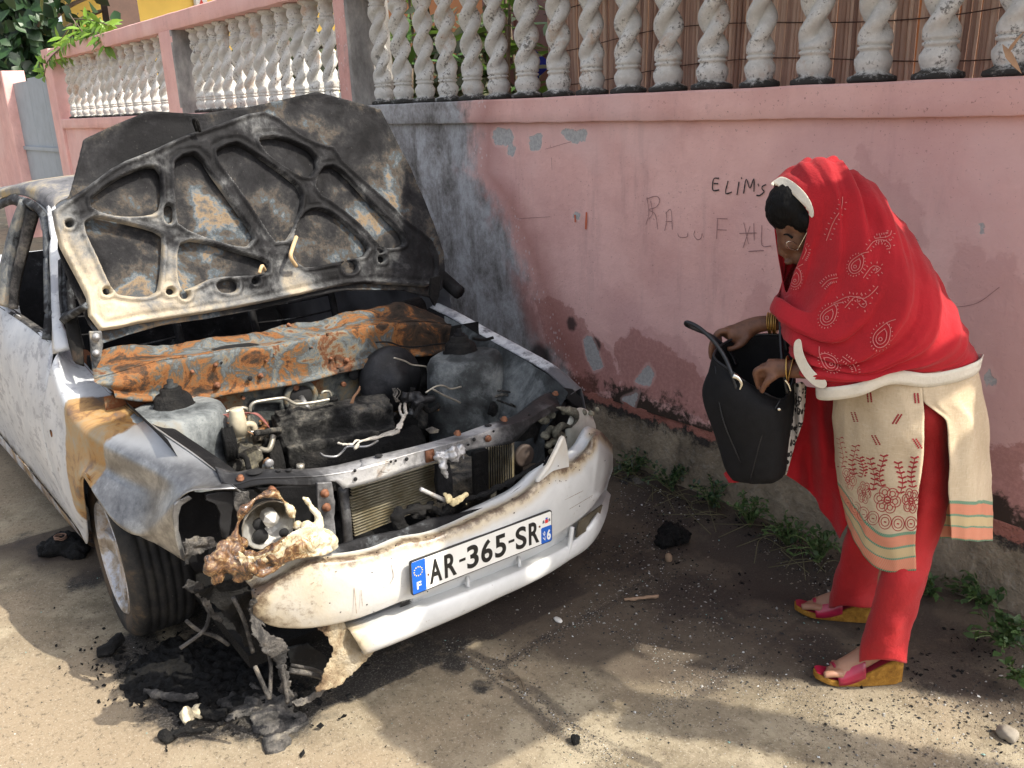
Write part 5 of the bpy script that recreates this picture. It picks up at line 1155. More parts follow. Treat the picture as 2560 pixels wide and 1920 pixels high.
def text(body, cx, cy, h, wd, mat, name, par, n=.0042, bold=.0, rot=0):
    cu = bpy.data.curves.new('t', 'FONT'); cu.body = body; cu.size = 1; cu.align_x = 'LEFT'; cu.offset = bold; cu.extrude = 0
    t = bpy.data.objects.new('t', cu)
    me = bake(t)
    vs = [v.co.copy() for v in me.vertices]; fs = [tuple(p.vertices) for p in me.polygons]
    bpy.data.objects.remove(t); bpy.data.curves.remove(cu); bpy.data.meshes.remove(me)
    xa = min(v.x for v in vs); xb_ = max(v.x for v in vs); ya = min(v.y for v in vs); yb = max(v.y for v in vs)
    out = []
    for v in vs:
        a = ((v.x - xa) / (xb_ - xa) - .5) * wd; b_ = ((v.y - ya) / (yb - ya) - .5) * h
        if rot: a, b_ = a * math.cos(rot) - b_ * math.sin(rot), a * math.sin(rot) + b_ * math.cos(rot)
        out.append(PL(cx + a, cy + b_, n))
    o = obj(name, out, fs, mat, par, smooth=False); solid(o, .0012, 0); return o
fullw = e2 - e1; cxs = e1 + fullw * .5; hh = PH * 1.38
x = e1 + .010; unit = (fullw - .022) / 9.6
for ch in 'AR-365-SR':
    w_ = unit * (.62 if ch == '-' else 1.08); g_ = unit * .14
    if ch == '-': pprism('character', [(x + w_ * .1, -.004), (x + w_ * .95, -.004), (x + w_ * .95, .004), (x + w_ * .1, .004)], .0032, .0042, M_PBLK, plate)
    else: text(ch, x + w_ / 2, -.001, hh, w_ - .004, M_PBLK, 'character', plate, bold=.022)
    x += w_ + g_ * (.35 if ch == '-' else 1)
text('F', (-PW + e1) / 2, -PH * .5, PH * .42, bl * .32, M_PLATE, 'country_letter', plate, bold=.02)
for k in range(12):
    t = k * math.pi / 6; a_ = (-PW + e1) / 2 + bl * .30 * math.cos(t); b__ = PH * .32 + bl * .30 * math.sin(t)
    pprism('star', [(a_ + (.0024 if i % 2 == 0 else .0011) * math.sin(i * math.pi / 5), b__ + (.0024 if i % 2 == 0 else .0011) * math.cos(i * math.pi / 5)) for i in range(10)], .0038, .0043, M_YEL, plate)
text('6', e2 + bl * .66, -PH * .48, PH * .66, bl * .34, M_PLATE, 'region_number', plate, bold=.03)
text('97', e2 + bl * .24, -PH * .48, bl * .2, PH * .6, M_PLATE, 'region_number', plate, rot=-math.pi / 2)
# small regional badge above the number: red and blue shield between two dark supporters
pprism('region_badge', [(e2 + bl * .36, PH * .30), (e2 + bl * .62, PH * .30), (e2 + bl * .62, PH * .52), (e2 + bl * .36, PH * .52)], .0032, .0038, plain('badge_red', (.6, .03, .03), .4), plate)
pprism('region_badge', [(e2 + bl * .40, PH * .52), (e2 + bl * .58, PH * .52), (e2 + bl * .58, PH * .64), (e2 + bl * .40, PH * .64)], .0032, .0038, M_PBLUE, plate)
for sx in (.22, .74): pprism('badge_supporter', [(e2 + bl * (sx - .09), PH * .33), (e2 + bl * (sx + .1), PH * .36), (e2 + bl * (sx + .05), PH * .55), (e2 + bl * (sx - .07), PH * .50)], .0032, .0037, plain('badge_grey', (.1, .11, .14), .4), plate)
b = MB()
for a_ in (e1 + .008, e2 - .006): b.lathe(PL(a_, .012 if a_ > 0 else -.005, .003), PNa, [(.0035, 0), (.003, .002)], 10)
b.each('plate_screw', M_BOLT, plate)
# ---- melted left headlamp
def m_caramel():
    s = N('melted_lamp_plastic'); f = s.noise(30, 8, .75, 1.6); g = s.noise(110, 5, .75, seed=2)
    x = s.ma('ADD', s.ma('MULTIPLY', f, .7), s.ma('ADD', s.ma('MULTIPLY', g, .15), s.ma('MULTIPLY', s.attr('clean'), .2)))
    c = s.ramp(x, [(.34, (.02, .014, .01)), (.42, (.10, .045, .018)), (.47, (.19, .10, .04)), (.51, (.34, .25, .13)), (.56, (.52, .45, .31)), (.66, (.66, .62, .5))])
    return s.out(c, .22, 0, s.bump(s.ma('ADD', f, s.ma('MULTIPLY', g, .6)), .6, .008), Coat_Weight=.5, Coat_Roughness=.1, Subsurface_Weight=.15, Subsurface_Radius=(.02, .012, .006), Subsurface_Scale=1.0)
M_CARA = m_caramel()
lamp = MB()
def LP(x, y, v): return K(*z8([(x, y)])[0], v=v)
zz = .00028
for x, y, r, v in [(150, 1180, 85, -.06), (230, 1080, 85, -.06), (270, 960, 65, -.07), (380, 1160, 90, -.05), (200, 1290, 60, -.06), (340, 900, 55, -.08), (400, 1010, 75, -.06), (520, 1180, 85, -.03), (640, 1200, 60, -.02), (700, 1110, 100, -.02), (820, 1050, 105, -.01), (950, 980, 105, -.01), (1080, 930, 105, -.01), (1200, 900, 110, -.01), (1330, 880, 105, -.02), (1430, 900, 80, -.03), (1470, 950, 50, -.03), (1300, 740, 60, -.05), (1180, 740, 60, -.05), (1080, 720, 40, -.07), (460, 930, 60, -.08), (560, 1060, 60, -.05), (430, 1300, 50, -.04), (540, 1280, 40, -.03), (100, 1100, 40, -.06), (160, 1350, 35, -.06)]:
    p = LP(x, y, v); lamp.ball(p, r * zz * 1.1, r * zz * .9, r * zz * 1.05, U, V, W, 12, 8)
lamp.tube([LP(x, y, -.07) for x, y in [(1025, 640), (1000, 560), (940, 470), (860, 400), (800, 375), (700, 395), (590, 440), (540, 500), (465, 580), (425, 690), (400, 800), (400, 900), (440, 1000)]], lambda t: .009 + .004 * math.sin(t * 23), 8)
lamp.tube([LP(x, y, -.06) for x, y in [(1325, 720), (1300, 620), (1240, 540), (1180, 450), (1130, 410)]], lambda t: .012 - .006 * t, 8)
lamp.tube([LP(x, y, .0) for x, y in [(560, 1180), (640, 1260), (760, 1230), (900, 1130), (1080, 1060), (1300, 1030), (1460, 990)]], .010, 8)
lo_ = lamp.build('headlamp', M_CARA, carr); remesh(lo_, .0036, .007, 40, 4); lo_['label'] = 'melted front headlamp drooping in brown and cream plastic'
a = lo_.data.attributes.new('clean', 'FLOAT', 'POINT'); bb = BASES[carr.name]
a.data.foreach_set('value', [max(0, min(1, .9 * sst(-.56, -.42, incar(v.co + bb).x))) for v in lo_.data.vertices])
patch('melted_lens', z8([(430, 1010), (560, 1080), (760, 1010), (900, 900), (1010, 800), (1180, 730), (1330, 740), (1470, 800), (1500, 900), (1450, 990), (1250, 1040), (1050, 1080), (880, 1180), (720, 1260), (560, 1260), (450, 1150)]), 0, M_CARA, lo_, step=2.5, relief=.012, sc=22, rag=3, thick=.004, smoothp=60, tilt=lambda x, y: .022 + .0003 * (1165 - y) - .0004 * abs(x - 600), attr={'clean': lambda p: .55 + .5 * sst(-.6, -.45, incar(p).x)})
# reflector bowl
rc = LP(745, 700, -.10); rax = (V * .9 - W * .1 + U * -.05).normalized()
M_REFL = m_burn('smoked_reflector', [(.3, (.04, .035, .03)), (.45, (.14, .12, .09)), (.55, (.34, .32, .28)), (.65, (.5, .49, .46))], 12, seed=60, rough=.35, metal=.6, bump=.2, key='warm', extra=.5)
bowl = MB().lathe(rc - rax * .05, rax, [(.004, -.002), (.02, .0), (.036, .010), (.052, .026), (.064, .046), (.070, .062)], 18, ref=W).build('reflector', M_REFL, lo_, attr={'warm': lambda p: .35 + .5 * sst(.03, -.04, (p - rc).z)}, smooth=False)
bm = bmesh.new(); bm.from_mesh(bowl.data); bmesh.ops.delete(bm, geom=[f for f in bm.faces if len(f.verts) > 8 and (f.calc_center_median() + bb - rc).dot(rax) > 0], context='FACES'); bm.to_mesh(bowl.data); bm.free(); solid(bowl, .003, 0)
MB().lathe(LP(790, 660, -.09), rax, [(.022, -.03), (.022, 0), (.012, .012), (.001, .018)], 8).build('bulb_shield', M_REFL, lo_, attr={'warm': lambda p: .9}, smooth=False)
b = MB(); b.lathe(LP(660, 830, -.115), rax, [(.020, 0), (.020, .012)], 14); b.lathe(LP(925, 800, -.085), rax, [(.013, 0), (.013, .004)], 14); b.lathe(LP(650, 700, -.12), rax, [(.017, 0), (.017, .012)], 14); b.each('hole', M_BLACKHOLE, bowl)
# lamp bay behind: dark steel with uprights
patch('lamp_bay', [(385, 1062), (700, 1045), (735, 1160), (700, 1230), (560, 1240), (420, 1235), (385, 1180)], -.40, M_BAY, carr, step=8, relief=.03, sc=6, attr={'warm': lambda p: .0})
patch('lamp_upright', z8([(225, 340), (350, 345), (360, 500), (340, 700), (300, 860), (240, 850), (215, 700), (230, 600), (170, 480), (60, 440), (60, 380)]), -.30, M_ALU, carr, step=3, relief=.006, thick=.012, attr={'warm': lambda p: -.15})
patch('insulation_scrap', z8([(380, 350), (520, 330), (545, 450), (530, 560), (400, 560), (360, 450)]), -.2, M_CHARLIGHT, carr, step=3, relief=.02, rag=3)
patch('insulation_scrap', zc([(1000, 400), (1080, 370), (1170, 385), (1200, 440), (1150, 460), (1060, 490), (1040, 545), (1020, 500)]), -.3, M_CHARLIGHT, carr, step=3, relief=.05, rag=6)
patch('wing_edge', zc([(960, 200), (985, 175), (1040, 150), (1060, 165), (1000, 205), (985, 260), (985, 340), (1005, 440), (1025, 510), (1000, 500), (970, 400), (955, 280)]), -.33, M_PAINT, fl, step=3, relief=.0, thick=.01, attr={'bare': lambda p: 1, 'rust': lambda p: 0, 'soot': lambda p: .4 * sst(.6, .5, p.z)})
# ---- radiator, posts, grille debris
RV = -.27
p0, p1, p2, p3 = [K(x, y, v=RV) for x, y in z8([(1600, 330), (2380, 130), (2330, 800), (1660, 900)])] if False else [K(x, y, v=RV) for x, y in z5([(395, 1330), (1000, 1150), (1000, 1440), (440, 1665)])]
def quadp(A, B, C_, D, s, t): return (A.lerp(B, s)).lerp(D.lerp(C_, s), t)
def m_core():
    s = N('radiator_fins'); f = s.noise(14, 5, .7); w = s.wave(70, 'X', .5)
    c = s.mix(s.st(f, .35, .65), (.30, .25, .15), (.52, .47, .36)); return s.out(c, .4, .6, s.bump(w, .5, .003))
M_CORE = m_core()
radr = MB().hexa([p0, p1, p2, p3], [q - V * .04 for q in (p0, p1, p2, p3)]).build('radiator', M_CHAR, carr, smooth=False); fixn(radr)
b = MB(); NS = 17
for i in range(NS):
    t = (i + 1) / (NS + 1); s0 = .10 if t > .2 else .22; a = quadp(p0, p1, p2, p3, .03 + s0 * .2, t) + V * .009; c = quadp(p0, p1, p2, p3, .985, t) + V * .009
    m = [a.lerp(c, k / 10) + W * (.0012 * fb(a.lerp(c, k / 10), 30, 2)) for k in range(11)]
    for q0, q1 in zip(m, m[1:]): b.box((q0 + q1) / 2, (q1 - q0).normalized(), V, W, (q1 - q0).length / 2, .006, .0013)
sl_ = b.build('cooling_fins', M_CORE, radr, smooth=False); sl_['kind'] = 'stuff'
MB().tube([K(x, y, v=RV + .02) for x, y in z5([(405, 1335), (425, 1500), (440, 1700)])], .014, 12).build('radiator_tank', M_ALU, radr, attr={'warm': lambda p: .35})
patch('support_post', z8([(1285, 250), (1450, 240), (1470, 400), (1485, 450), (1480, 590), (1470, 620), (1490, 800), (1490, 880), (1400, 840), (1340, 700), (1300, 560)]), -.16, M_ALU, carr, step=3, relief=.004, sc=10, thick=.012, attr={'warm': lambda p: .55})
b = MB()
for x, y in ((1375, 365), (1395, 520)): b.lathe(LP(x, y, -.15), V, [(.013, 0), (.013, .003), (.008, .004), (.008, .016), (.005, .018)], 8)
b.lathe(LP(785, 320, -.2), V, [(.01, 0), (.01, .02)], 8); b.each('bolt', M_BOLT, carr)
# latch post with melted latch
patch('latch_post', z5([(1000, 1190), (1080, 1170), (1100, 1280), (1100, 1400), (1020, 1430), (1000, 1300)]), -.20, M_DARKST, carr, step=3, thick=.02, attr={'warm': lambda p: .15})
b = MB()
for x, y, r, v in [(1040, 1140, 34, -.12), (1100, 1110, 40, -.11), (1150, 1100, 36, -.12), (1060, 1190, 30, -.11), (1010, 1100, 20, -.13), (1130, 1150, 28, -.11), (1180, 1140, 18, -.12)]:
    b.ball(K(*z5([(x, y)])[0], v=v), r * .00045, r * .00035, r * .0005, U, V, W, 10, 7)
b.tube([K(x, y, v=-.11) for x, y in z5([(1050, 1190), (1060, 1230), (1075, 1260)])], .008, 6)
lt = b.build('bonnet_latch', M_ALU, carr); remesh(lt, .0035, .028, 45, 0); lt.data.attributes.new('warm', 'FLOAT', 'POINT').data.foreach_set('value', [.55] * len(lt.data.vertices))
# second fan core and horn
patch('fan_core', z5([(1325, 1080), (1500, 1040), (1500, 1290), (1400, 1340), (1325, 1360)]), -.30, M_CORE, radr, step=6, thick=.01)
patch('fan_shroud', z5([(1240, 1110), (1330, 1085), (1330, 1400), (1250, 1420)]), -.28, M_CHAR, radr, step=6, thick=.02)
b = MB()
for i in range(11): x = 1335 + i * 15; b.tube([K(*z5([(x, 1075 - i * 3)])[0], v=-.29), K(*z5([(x + 4, 1350 - i * 6)])[0], v=-.29)], .0022, 5)
fn_ = b.build('core_fins', M_CHAR, radr); fn_['kind'] = 'stuff'
MB().lathe(K(*z5([(1572, 1130)])[0], v=-.30), V, [(.03, -.02), (.040, -.01), (.041, .0), (.036, .006), (.03, .004), (.012, .010), (.006, .012)], 22).build('horn', plain('burnt_horn', (.05, .035, .028), .7), carr)
patch('lamp_support', z5([(1500, 1040), (1560, 960), (1640, 900), (1760, 840), (1780, 1050), (1760, 1200), (1700, 1260), (1660, 1180), (1640, 1010), (1560, 1030)]), -.36, M_CHAR, carr, step=4, relief=.03, rag=3)
# steel impact beam above the bumper skin
iu = [(540, 1262), (600, 1232), (660, 1196), (723, 1180), (790, 1160), (870, 1142), (925, 1122), (1000, 1108), (1075, 1080), (1130, 1045), (1165, 1015), (1185, 985)]
il = [(545, 1285), (600, 1262), (664, 1222), (723, 1215), (801, 1202), (864, 1180), (925, 1168), (1000, 1145), (1060, 1120), (1120, 1084), (1160, 1050), (1195, 1015)]
rows_obj('impact_beam', loft([[KB(x, y, bf, -.11) for x, y in iu], [KB(x, y + 2, bf, -.06) for x, y in iu], [KB(x, y, bf, -.055) for x, y in il], [KB(x, y + 10, bf, -.06) for x, y in il]], 90, 3), M_DARKST, carr, attr={'warm': lambda p: .2 + .4 * sst(-.1, -.4, incar(p).x)}, disp=lambda p: vnoise(p, 14, .004))
b = MB(); b.tube([K(x, y, v=-.06) for x, y in z5([(1080, 1420), (1260, 1395), (1400, 1340), (1520, 1270), (1640, 1200), (1700, 1170)])], lambda t: .008, 8); b.tube([K(x, y, v=-.06) for x, y in z5([(1360, 1350), (1400, 1320), (1480, 1320), (1520, 1260), (1590, 1240)])], .006, 6)
b.tube([K(x, y, v=-.05) for x, y in z5([(760, 1500), (860, 1480), (960, 1460), (1040, 1500), (1100, 1440)])], .010, 7); b.tube([K(x, y, v=-.04) for x, y in z5([(750, 1500), (760, 1560), (800, 1610)])], .02, 7); b.tube([K(x, y, v=-.04) for x, y in z5([(950, 1520), (960, 1580), (990, 1640)])], .008, 7)
for i in range(16): x, y = random.uniform(740, 1120), random.uniform(1460, 1560); b.ball(K(*z5([(x, y - (x - 740) * .12)])[0], v=random.uniform(-.09, -.04)), random.uniform(.006, .018), .01, random.uniform(.005, .014), U, V, W, 8, 6, .008, 60)
gd = b.build('grille_remains', M_CHAR, carr); remesh(gd, .0045, .008, 45, 1)
b = MB(); b.tube([K(x, y, v=-.05) for x, y in z5([(905, 1345), (980, 1380), (1060, 1415)])], .007, 6); b.build('bent_bracket', M_ALU, gd, attr={'warm': lambda p: .6})
b = MB()
for x, y, r in [(1080, 1400, 26), (1120, 1420, 30), (1160, 1400, 26), (1190, 1380, 18), (1060, 1380, 14), (1200, 1440, 12), ]: b.ball(K(*z5([(x, y)])[0], v=-.035), r * .0005, r * .0004, r * .00045, U, V, W, 9, 6)
fo2 = b.build('melted_foam', plain('cream_foam', (.62, .52, .30), .8, 0, .3, 60, .6, .01), gd); remesh(fo2, .004, .012, 50, 1)
# ---- right headlamp
def m_fog():
    s = N('clouded_lens'); f = s.noise(8, 5, .6); g = s.noise(3, 3, seed=2)
    c = s.mix(s.st(f, .35, .65), (.36, .36, .31), (.55, .55, .50)); c = s.mix(s.st(s.ma('ADD', s.attr('scorch'), s.ma('MULTIPLY', s.ma('SUBTRACT', f, .5), .6)), .45, .8), c, (.06, .05, .035))
    return s.out(c, .3, 0, s.bump(f, .2, .01), Coat_Weight=.3)
lens_px = z5([(1835, 960), (1880, 850), (1930, 820), (1990, 850), (2015, 900), (2028, 960), (1985, 1035), (1930, 1100), (1870, 1150), (1850, 1080)])
def lens_v(x, y): a = x - 1255; b_ = y - 935; return -.27 - .000018 * a * a - .000010 * b_ * b_ - .0018 * max(0, x - 1230) * .5
hl = patch('headlamp', lens_px, 0, m_fog(), carr, step=4, tilt=lens_v, thick=.004, smoothp=40, attr={'scorch': lambda p: .7 * sst(.60, .68, p.z) + .6 * sst(.64, .60, incar(p).x)}); hl['label'] = 'clouded but whole headlamp at the wall side'
b = MB(); b.tube([K(x, y, v=-.28) for x, y in z5([(1660, 905), (1700, 850), (1760, 820), (1830, 830), (1890, 850), (1905, 900), (1870, 940), (1800, 945), (1770, 1000), (1800, 1040), (1830, 1000)])], lambda t: .010 + .005 * math.sin(t * 19), 8)
for x, y, r in [(1700, 900, 35), (1740, 870, 30), (1830, 850, 25), (1950, 850, 25), (2000, 860, 22), (2040, 830, 15), (1760, 1040, 25), (1740, 960, 30), (1700, 1000, 30), (1745, 1100, 22), (1720, 1060, 25)]: b.ball(K(*z5([(x, y)])[0], v=-.32), r * .0006, r * .0006, r * .0005, U, V, W, 10, 7)
mf = b.build('melted_lamp_rim', m_burn('melted_grey_plastic', [(.3, (.03, .03, .025)), (.45, (.12, .115, .09)), (.55, (.24, .23, .18)), (.7, (.38, .33, .22))], 16, seed=70, rough=.5, bump=.8), hl); remesh(mf, .0045, .010, 30, 1)
patch('wing_mouth', z5([(1820, 690), (1880, 700), (1935, 760), (1940, 830), (1880, 800), (1840, 760)]), -.42, M_BLACKHOLE, carr, step=6)
# ================================================================ ENGINE BAY
def blob(name, items, mat, vox=.007, amp=.012, sc=16, par=carr, sm=2, warm=None):
    b = MB()
    for it in items:
        if it[0] == 'b': _, x, y, w, rx, ry, rz = it; b.ball(K(x, y, w=w), rx, ry, rz, U, V, W, 14, 9)
        elif it[0] == 'c': _, u, v, w, rx, ry, rz = it; b.box(car(u, v, w), U, V, W, rx, ry, rz)
        else: _, pts, r = it; b.tube([K(x, y, w=w) for x, y, w in pts], r, 8)
    o = b.build(name, mat, par); remesh(o, vox, amp, sc, sm)
    if warm is not None: o.data.attributes.new('warm', 'FLOAT', 'POINT').data.foreach_set('value', [warm] * len(o.data.vertices))
    return o
cL = incar(K(602, 925, w=.64)); cR = incar(K(850, 880, w=.64))
vcx = (cL.x + cR.x) / 2; vcy = (cL.y + cR.y) / 2
# engine block and rocker cover, slightly skewed like the photo
b = MB(); ea = (car(cR.x, cR.y, 0) - car(cL.x, cL.y, 0)).normalized(); eb = Vector((ea.y, -ea.x, 0))
if eb.dot(V) < 0: eb = -eb
el_ = (car(cR.x, cR.y, 0) - car(cL.x, cL.y, 0)).length / 2; ec = (car(cL.x, cL.y, 0) + car(cR.x, cR.y, 0)) / 2 - eb * .055
print('engine', cL, cR, el_)
b.box(ec + W * .60, ea, eb, W, el_, .062, .05); b.box(ec + W * .62, ea, eb, W, el_ * .96, .048, .05); b.box(ec + W * .48 + eb * .015, ea, eb, W, el_ * .94, .09, .10)
b.ball(ec - ea * el_ * .62 + W * .675, .042, .042, .022, n=12, m=8); b.ball(ec - ea * el_ * .62 + W * .695, .03, .03, .018, n=12, m=8)
for k in range(5): b.ball(ec + ea * (el_ * (-.75 + .38 * k)) + eb * .10 + W * .47, .035, .03, .07, n=10, m=7)
en = b.build('engine', M_ENG, carr); remesh(en, .0065, .013, 20, 1)
fixn(MB().lathe(ec - ea * (el_ + .03) + W * .50 + eb * .03, ea, [(.03, -.02), (.095, -.018), (.10, -.01), (.092, .0), (.10, .01), (.092, .018), (.10, .026), (.04, .028)], 26).build('belt_pulley', M_CHAR, en))
blob('intake_manifold', [('t', [(625, 992, .50), (680, 1000, .50), (760, 985, .50), (850, 965, .50), (900, 945, .50)], .055), ('b', 700, 975, .50, .06, .05, .05), ('b', 800, 955, .5, .07, .05, .05), ('b', 860, 975, .48, .08, .05, .05), ('b', 880, 930, .5, .07, .05, .06)], M_CHAR, .008, .012, 14)
b = MB(); b.tube([K(x, y, w=.57) for x, y in z6([(1110, 860), (1150, 885), (1250, 890), (1310, 850), (1360, 800), (1480, 800), (1560, 790), (1640, 745)])], .004, 6); b.build('gasket_strip', M_ALU, en, attr={'warm': lambda p: .6})
blob('gearbox', [('b', 960, 900, .50, .12, .10, .09), ('b', 1010, 925, .44, .12, .1, .08), ('b', 920, 880, .55, .06, .06, .05), ('b', 900, 920, .5, .08, .07, .07), ('c', .26, -.5, .42, .12, .12, .06)], M_ENG, .009, .02, 12)
cr_items = [('b', 1035 + random.uniform(-45, 55), 855 + random.uniform(-28, 28), .60 + random.uniform(-.04, .04), *[random.uniform(.012, .03) for _ in range(3)]) for _ in range(46)]
blob('battery_remains', cr_items + [('b', 1040, 870, .55, .13, .09, .05)], M_CHAR, .0055, .02, 40, sm=0)
# brake servo and master cylinder
sv = K(850, 822, v=-.90)
MB().lathe(sv - V * .04, V, [(.10, -.02), (.128, .0), (.13, .02), (.122, .04), (.09, .065), (.05, .078), (.045, .1)], 32).build('brake_servo', m_burn('sooty_servo', [(.3, (.008, .008, .009)), (.5, (.022, .023, .026)), (.62, (.05, .05, .055)), (.74, (.14, .13, .12))], 7, seed=80, rough=.5, metal=.3, bump=.3), carr)
b = MB(); b.tube([K(x, y, v=-.72) for x, y in z5([(790, 770), (860, 745), (900, 760)])], .018, 10); b.tube([K(x, y, v=-.68) for x, y in z5([(860, 800), (920, 775), (990, 760)])], .015, 10); b.tube([K(x, y, v=-.7) for x, y in z5([(810, 720), (800, 760)])], .014, 8); b.tube([K(x, y, v=-.7) for x, y in z5([(890, 720), (890, 760)])], .012, 8)
b.tube([K(x, y, v=-.7) for x, y in z5([(890, 735), (880, 800), (870, 830)])], .02, 8)
mc = b.build('master_cylinder', M_ALU, carr); remesh(mc, .004, .006, 40, 1); mc.data.attributes.new('warm', 'FLOAT', 'POINT').data.foreach_set('value', [.1] * len(mc.data.vertices))
# pipes and wires
def pipe(L, fn, v, r, mat, name, dv=0):
    n = len(L); MB().tube([K(x, y, v=v + dv * i / max(1, n - 1)) for i, (x, y) in enumerate(fn(L))], r, 8).build(name, mat, carr)
pipe([(100, 530), (200, 490), (330, 450), (400, 440), (440, 460), (448, 520), (450, 580)], z6, -.86, .006, M_PIPE, 'coolant_pipe')
pipe([(462, 480), (465, 430), (495, 395), (560, 378), (740, 352), (790, 355), (850, 390), (900, 405), (1050, 390), (1200, 362), (1260, 358)], z6, -.85, .006, M_PIPE, 'coolant_pipe')
MB().tube([K(x, y, v=-.85) for x, y in z6([(1190, 365), (1262, 357)])], .010, 8).build('pipe_end', M_CHAR, carr)
pipe([(1120, 310), (1140, 290), (1190, 292), (1210, 330)], z6, -.93, .005, M_PIPE, 'brake_pipe')
pipe([(730, 500), (800, 520), (850, 545), (930, 555), (950, 580), (955, 690), (975, 700)], z5, -.80, .0035, M_PIPE, 'brake_pipe')
pipe([(935, 725), (1000, 685), (1050, 680), (1100, 700), (1165, 685)], z5, -.62, .0035, M_PIPE, 'brake_pipe')
pipe([(980, 700), (1050, 740), (1130, 775), (1160, 790)], z5, -.6, .0035, M_PIPE, 'brake_pipe')
pipe([(615, 400), (700, 400), (780, 425), (870, 430), (990, 415), (1080, 405)], z5, -.88, .003, M_CHAR, 'brake_pipe')
pipe([(1240, 375), (1310, 385), (1370, 370)], z5, -.7, .006, M_CHAR, 'bonnet_stay')
M_WIRE = plain('burnt_red_wire', (.20, .07, .06), .7); M_CU = plain('burnt_copper_wire', (.28, .15, .08), .6)
for i in range(5):
    pipe([(100, 530 + i * 6), (200, 540 - i * 8), (300, 515 - i * 5), (420, 500 - i * 4), (520, 490 + i * 4), (590, 550 + i * 5), (640, 625)], z6, -.8 + .01 * i, .0018, M_WIRE, 'wire')
for i in range(3):
    pipe([(100, 555 + i * 6), (200, 560 + i * 4), (310, 590 + i * 6), (400, 640), (500, 690)], z6, -.8 + .015 * i, .002, M_CU, 'wire')
pipe([(460, 665), (550, 655), (640, 665)], z6, -.78, .006, M_PIPE, 'fuel_pipe')
for i in range(4): pipe([(1385 + i * 8, 400), (1410 + i * 6, 340), (1450 + i * 5, 290), (1475, 240 + i * 8)], z6, -.8, .0018, M_CU, 'wire')
for i in range(7):
    a0_ = random.uniform(-30, 30); pipe([(1790 + a0_, 260), (1810 + a0_ * 1.3, 300), (1790 + a0_ * .4, 350 + a0_), (1840, 380)], z6, -.74 + .01 * i, .0018, M_CHARLIGHT, 'wire')
MB().lathe(K(*z6([(365, 690)])[0], v=-.72), W, [(.026, 0), (.027, .05), (.024, .07), (.022, .085), (.021, .09)], 14).build('fluid_pot', plain('stained_cream_plastic', (.42, .37, .27), .5, 0, .25, 40), carr)
pipe([(410, 600), (450, 590), (490, 600), (505, 640)], z6, -.72, .011, plain('stained_hose', (.33, .28, .2), .6), 'hose')
blob('alternator', [('b', *z6([(400, 760)])[0], .55, .05, .05, .05), ('b', *z6([(540, 700)])[0], .58, .04, .03, .025), ('b', *z6([(440, 800)])[0], .5, .06, .05, .05), ('b', *z6([(340, 740)])[0], .55, .05, .04, .03)], m_burn('sooty_alloy', [(.3, CH), (.45, (.05, .045, .04)), (.58, (.2, .17, .13)), (.7, (.4, .36, .3))], 18, seed=84, metal=.4), .005, .012, 40, sm=1)
fixn(MB().lathe(K(*z6([(275, 770)])[0], v=-.70), (U * 1 + V * .2), [(.05, -.02), (.056, -.015), (.05, -.01), (.056, -.005), (.05, 0), (.056, .005), (.05, .01), (.056, .015), (.03, .02)], 22).build('pump_pulley', M_CHAR, carr))
blob('fuse_box_remains', [('b', *z6([(x, y)])[0], w, rx, .05, .03) for x, y, w, rx in [(80, 830, .62, .05), (180, 850, .62, .06), (280, 830, .62, .06), (380, 860, .62, .05), (430, 900, .60, .05), (200, 930, .60, .06), (320, 950, .60, .06), (400, 980, .58, .05), (120, 900, .6, .05)]], m_burn('melted_box_plastic', [(.3, CH), (.45, (.04, .038, .035)), (.55, (.12, .11, .08)), (.63, (.28, .23, .1)), (.75, (.33, .33, .28))], 13, seed=86, bump=.9), .005, .02, 30, sm=1)
b = MB(); b.tube([K(*z6([(x, y)])[0], w=.64) for x, y in [(270, 920), (320, 890), (390, 885), (430, 920), (450, 1000)]], .009, 7); b.build('cable_sheath', M_CHAR, carr)
b = MB(); b.prism([K(x, y, v=-.3) for x, y in z6([(582, 1015), (600, 930), (640, 905), (665, 930), (685, 1015)])], V * -.012); eb_ = b.build('engine_mount', M_RUST, carr, smooth=False, attr={'warm': lambda p: .5}); fixn(eb_)
b = MB(); b.lathe(K(*z6([(635, 948)])[0], v=-.29), V, [(.013, 0), (.013, .006), (.006, .008)], 10); b.build('bolt', M_ALU, eb_, attr={'warm': lambda p: .5})
MB().tube([K(*z6([(925, 1005)])[0], v=-.27), K(*z6([(925, 960)])[0], v=-.27)], .011, 12).build('radiator_neck', M_PIPE, carr)
MB().tube([car(-.7, -.98, .30)], .01, 6).build('x', None, carr) if False else None
b = MB()
for q_ in (0, 1, 2, 3):
    L = [(1270 + q_ * 8, 765 + q_ * 3), (1340, 780), (1400, 770 + q_ * 3)] if q_ == 0 else [(1420 + q_ * 6, 825 - q_ * 5), (1470, 755), (1530 + q_ * 6, 735), (1640, 690 + q_ * 8), (1740 + q_ * 12, 655 + q_ * 9), (1800 + q_ * 12, 610 + q_ * 14), (1860 + q_ * 5, 540), (1900, 480)]
    b.tube([K(x, y, w=.66) for x, y in z6(L)], lambda t: .0045 + .002 * math.sin(t * 31), 6)
b.tube([K(x, y, w=.66) for x, y in z6([(1330, 775), (1400, 780), (1440, 740), (1480, 750)])], .004, 6)
b.tube([K(x, y, w=.67) for x, y in z6([(1850, 400), (1840, 450), (1855, 500), (1880, 510)])], .005, 6); b.tube([K(x, y, w=.67) for x, y in z6([(1890, 400), (1890, 450), (1900, 490)])], .007, 6)
ht = b.build('melted_harness', plain('bare_white_strand', (.42, .39, .34), .6, 0, .35, 80, .6, .004), carr); remesh(ht, .0032, .004, 60, 1)
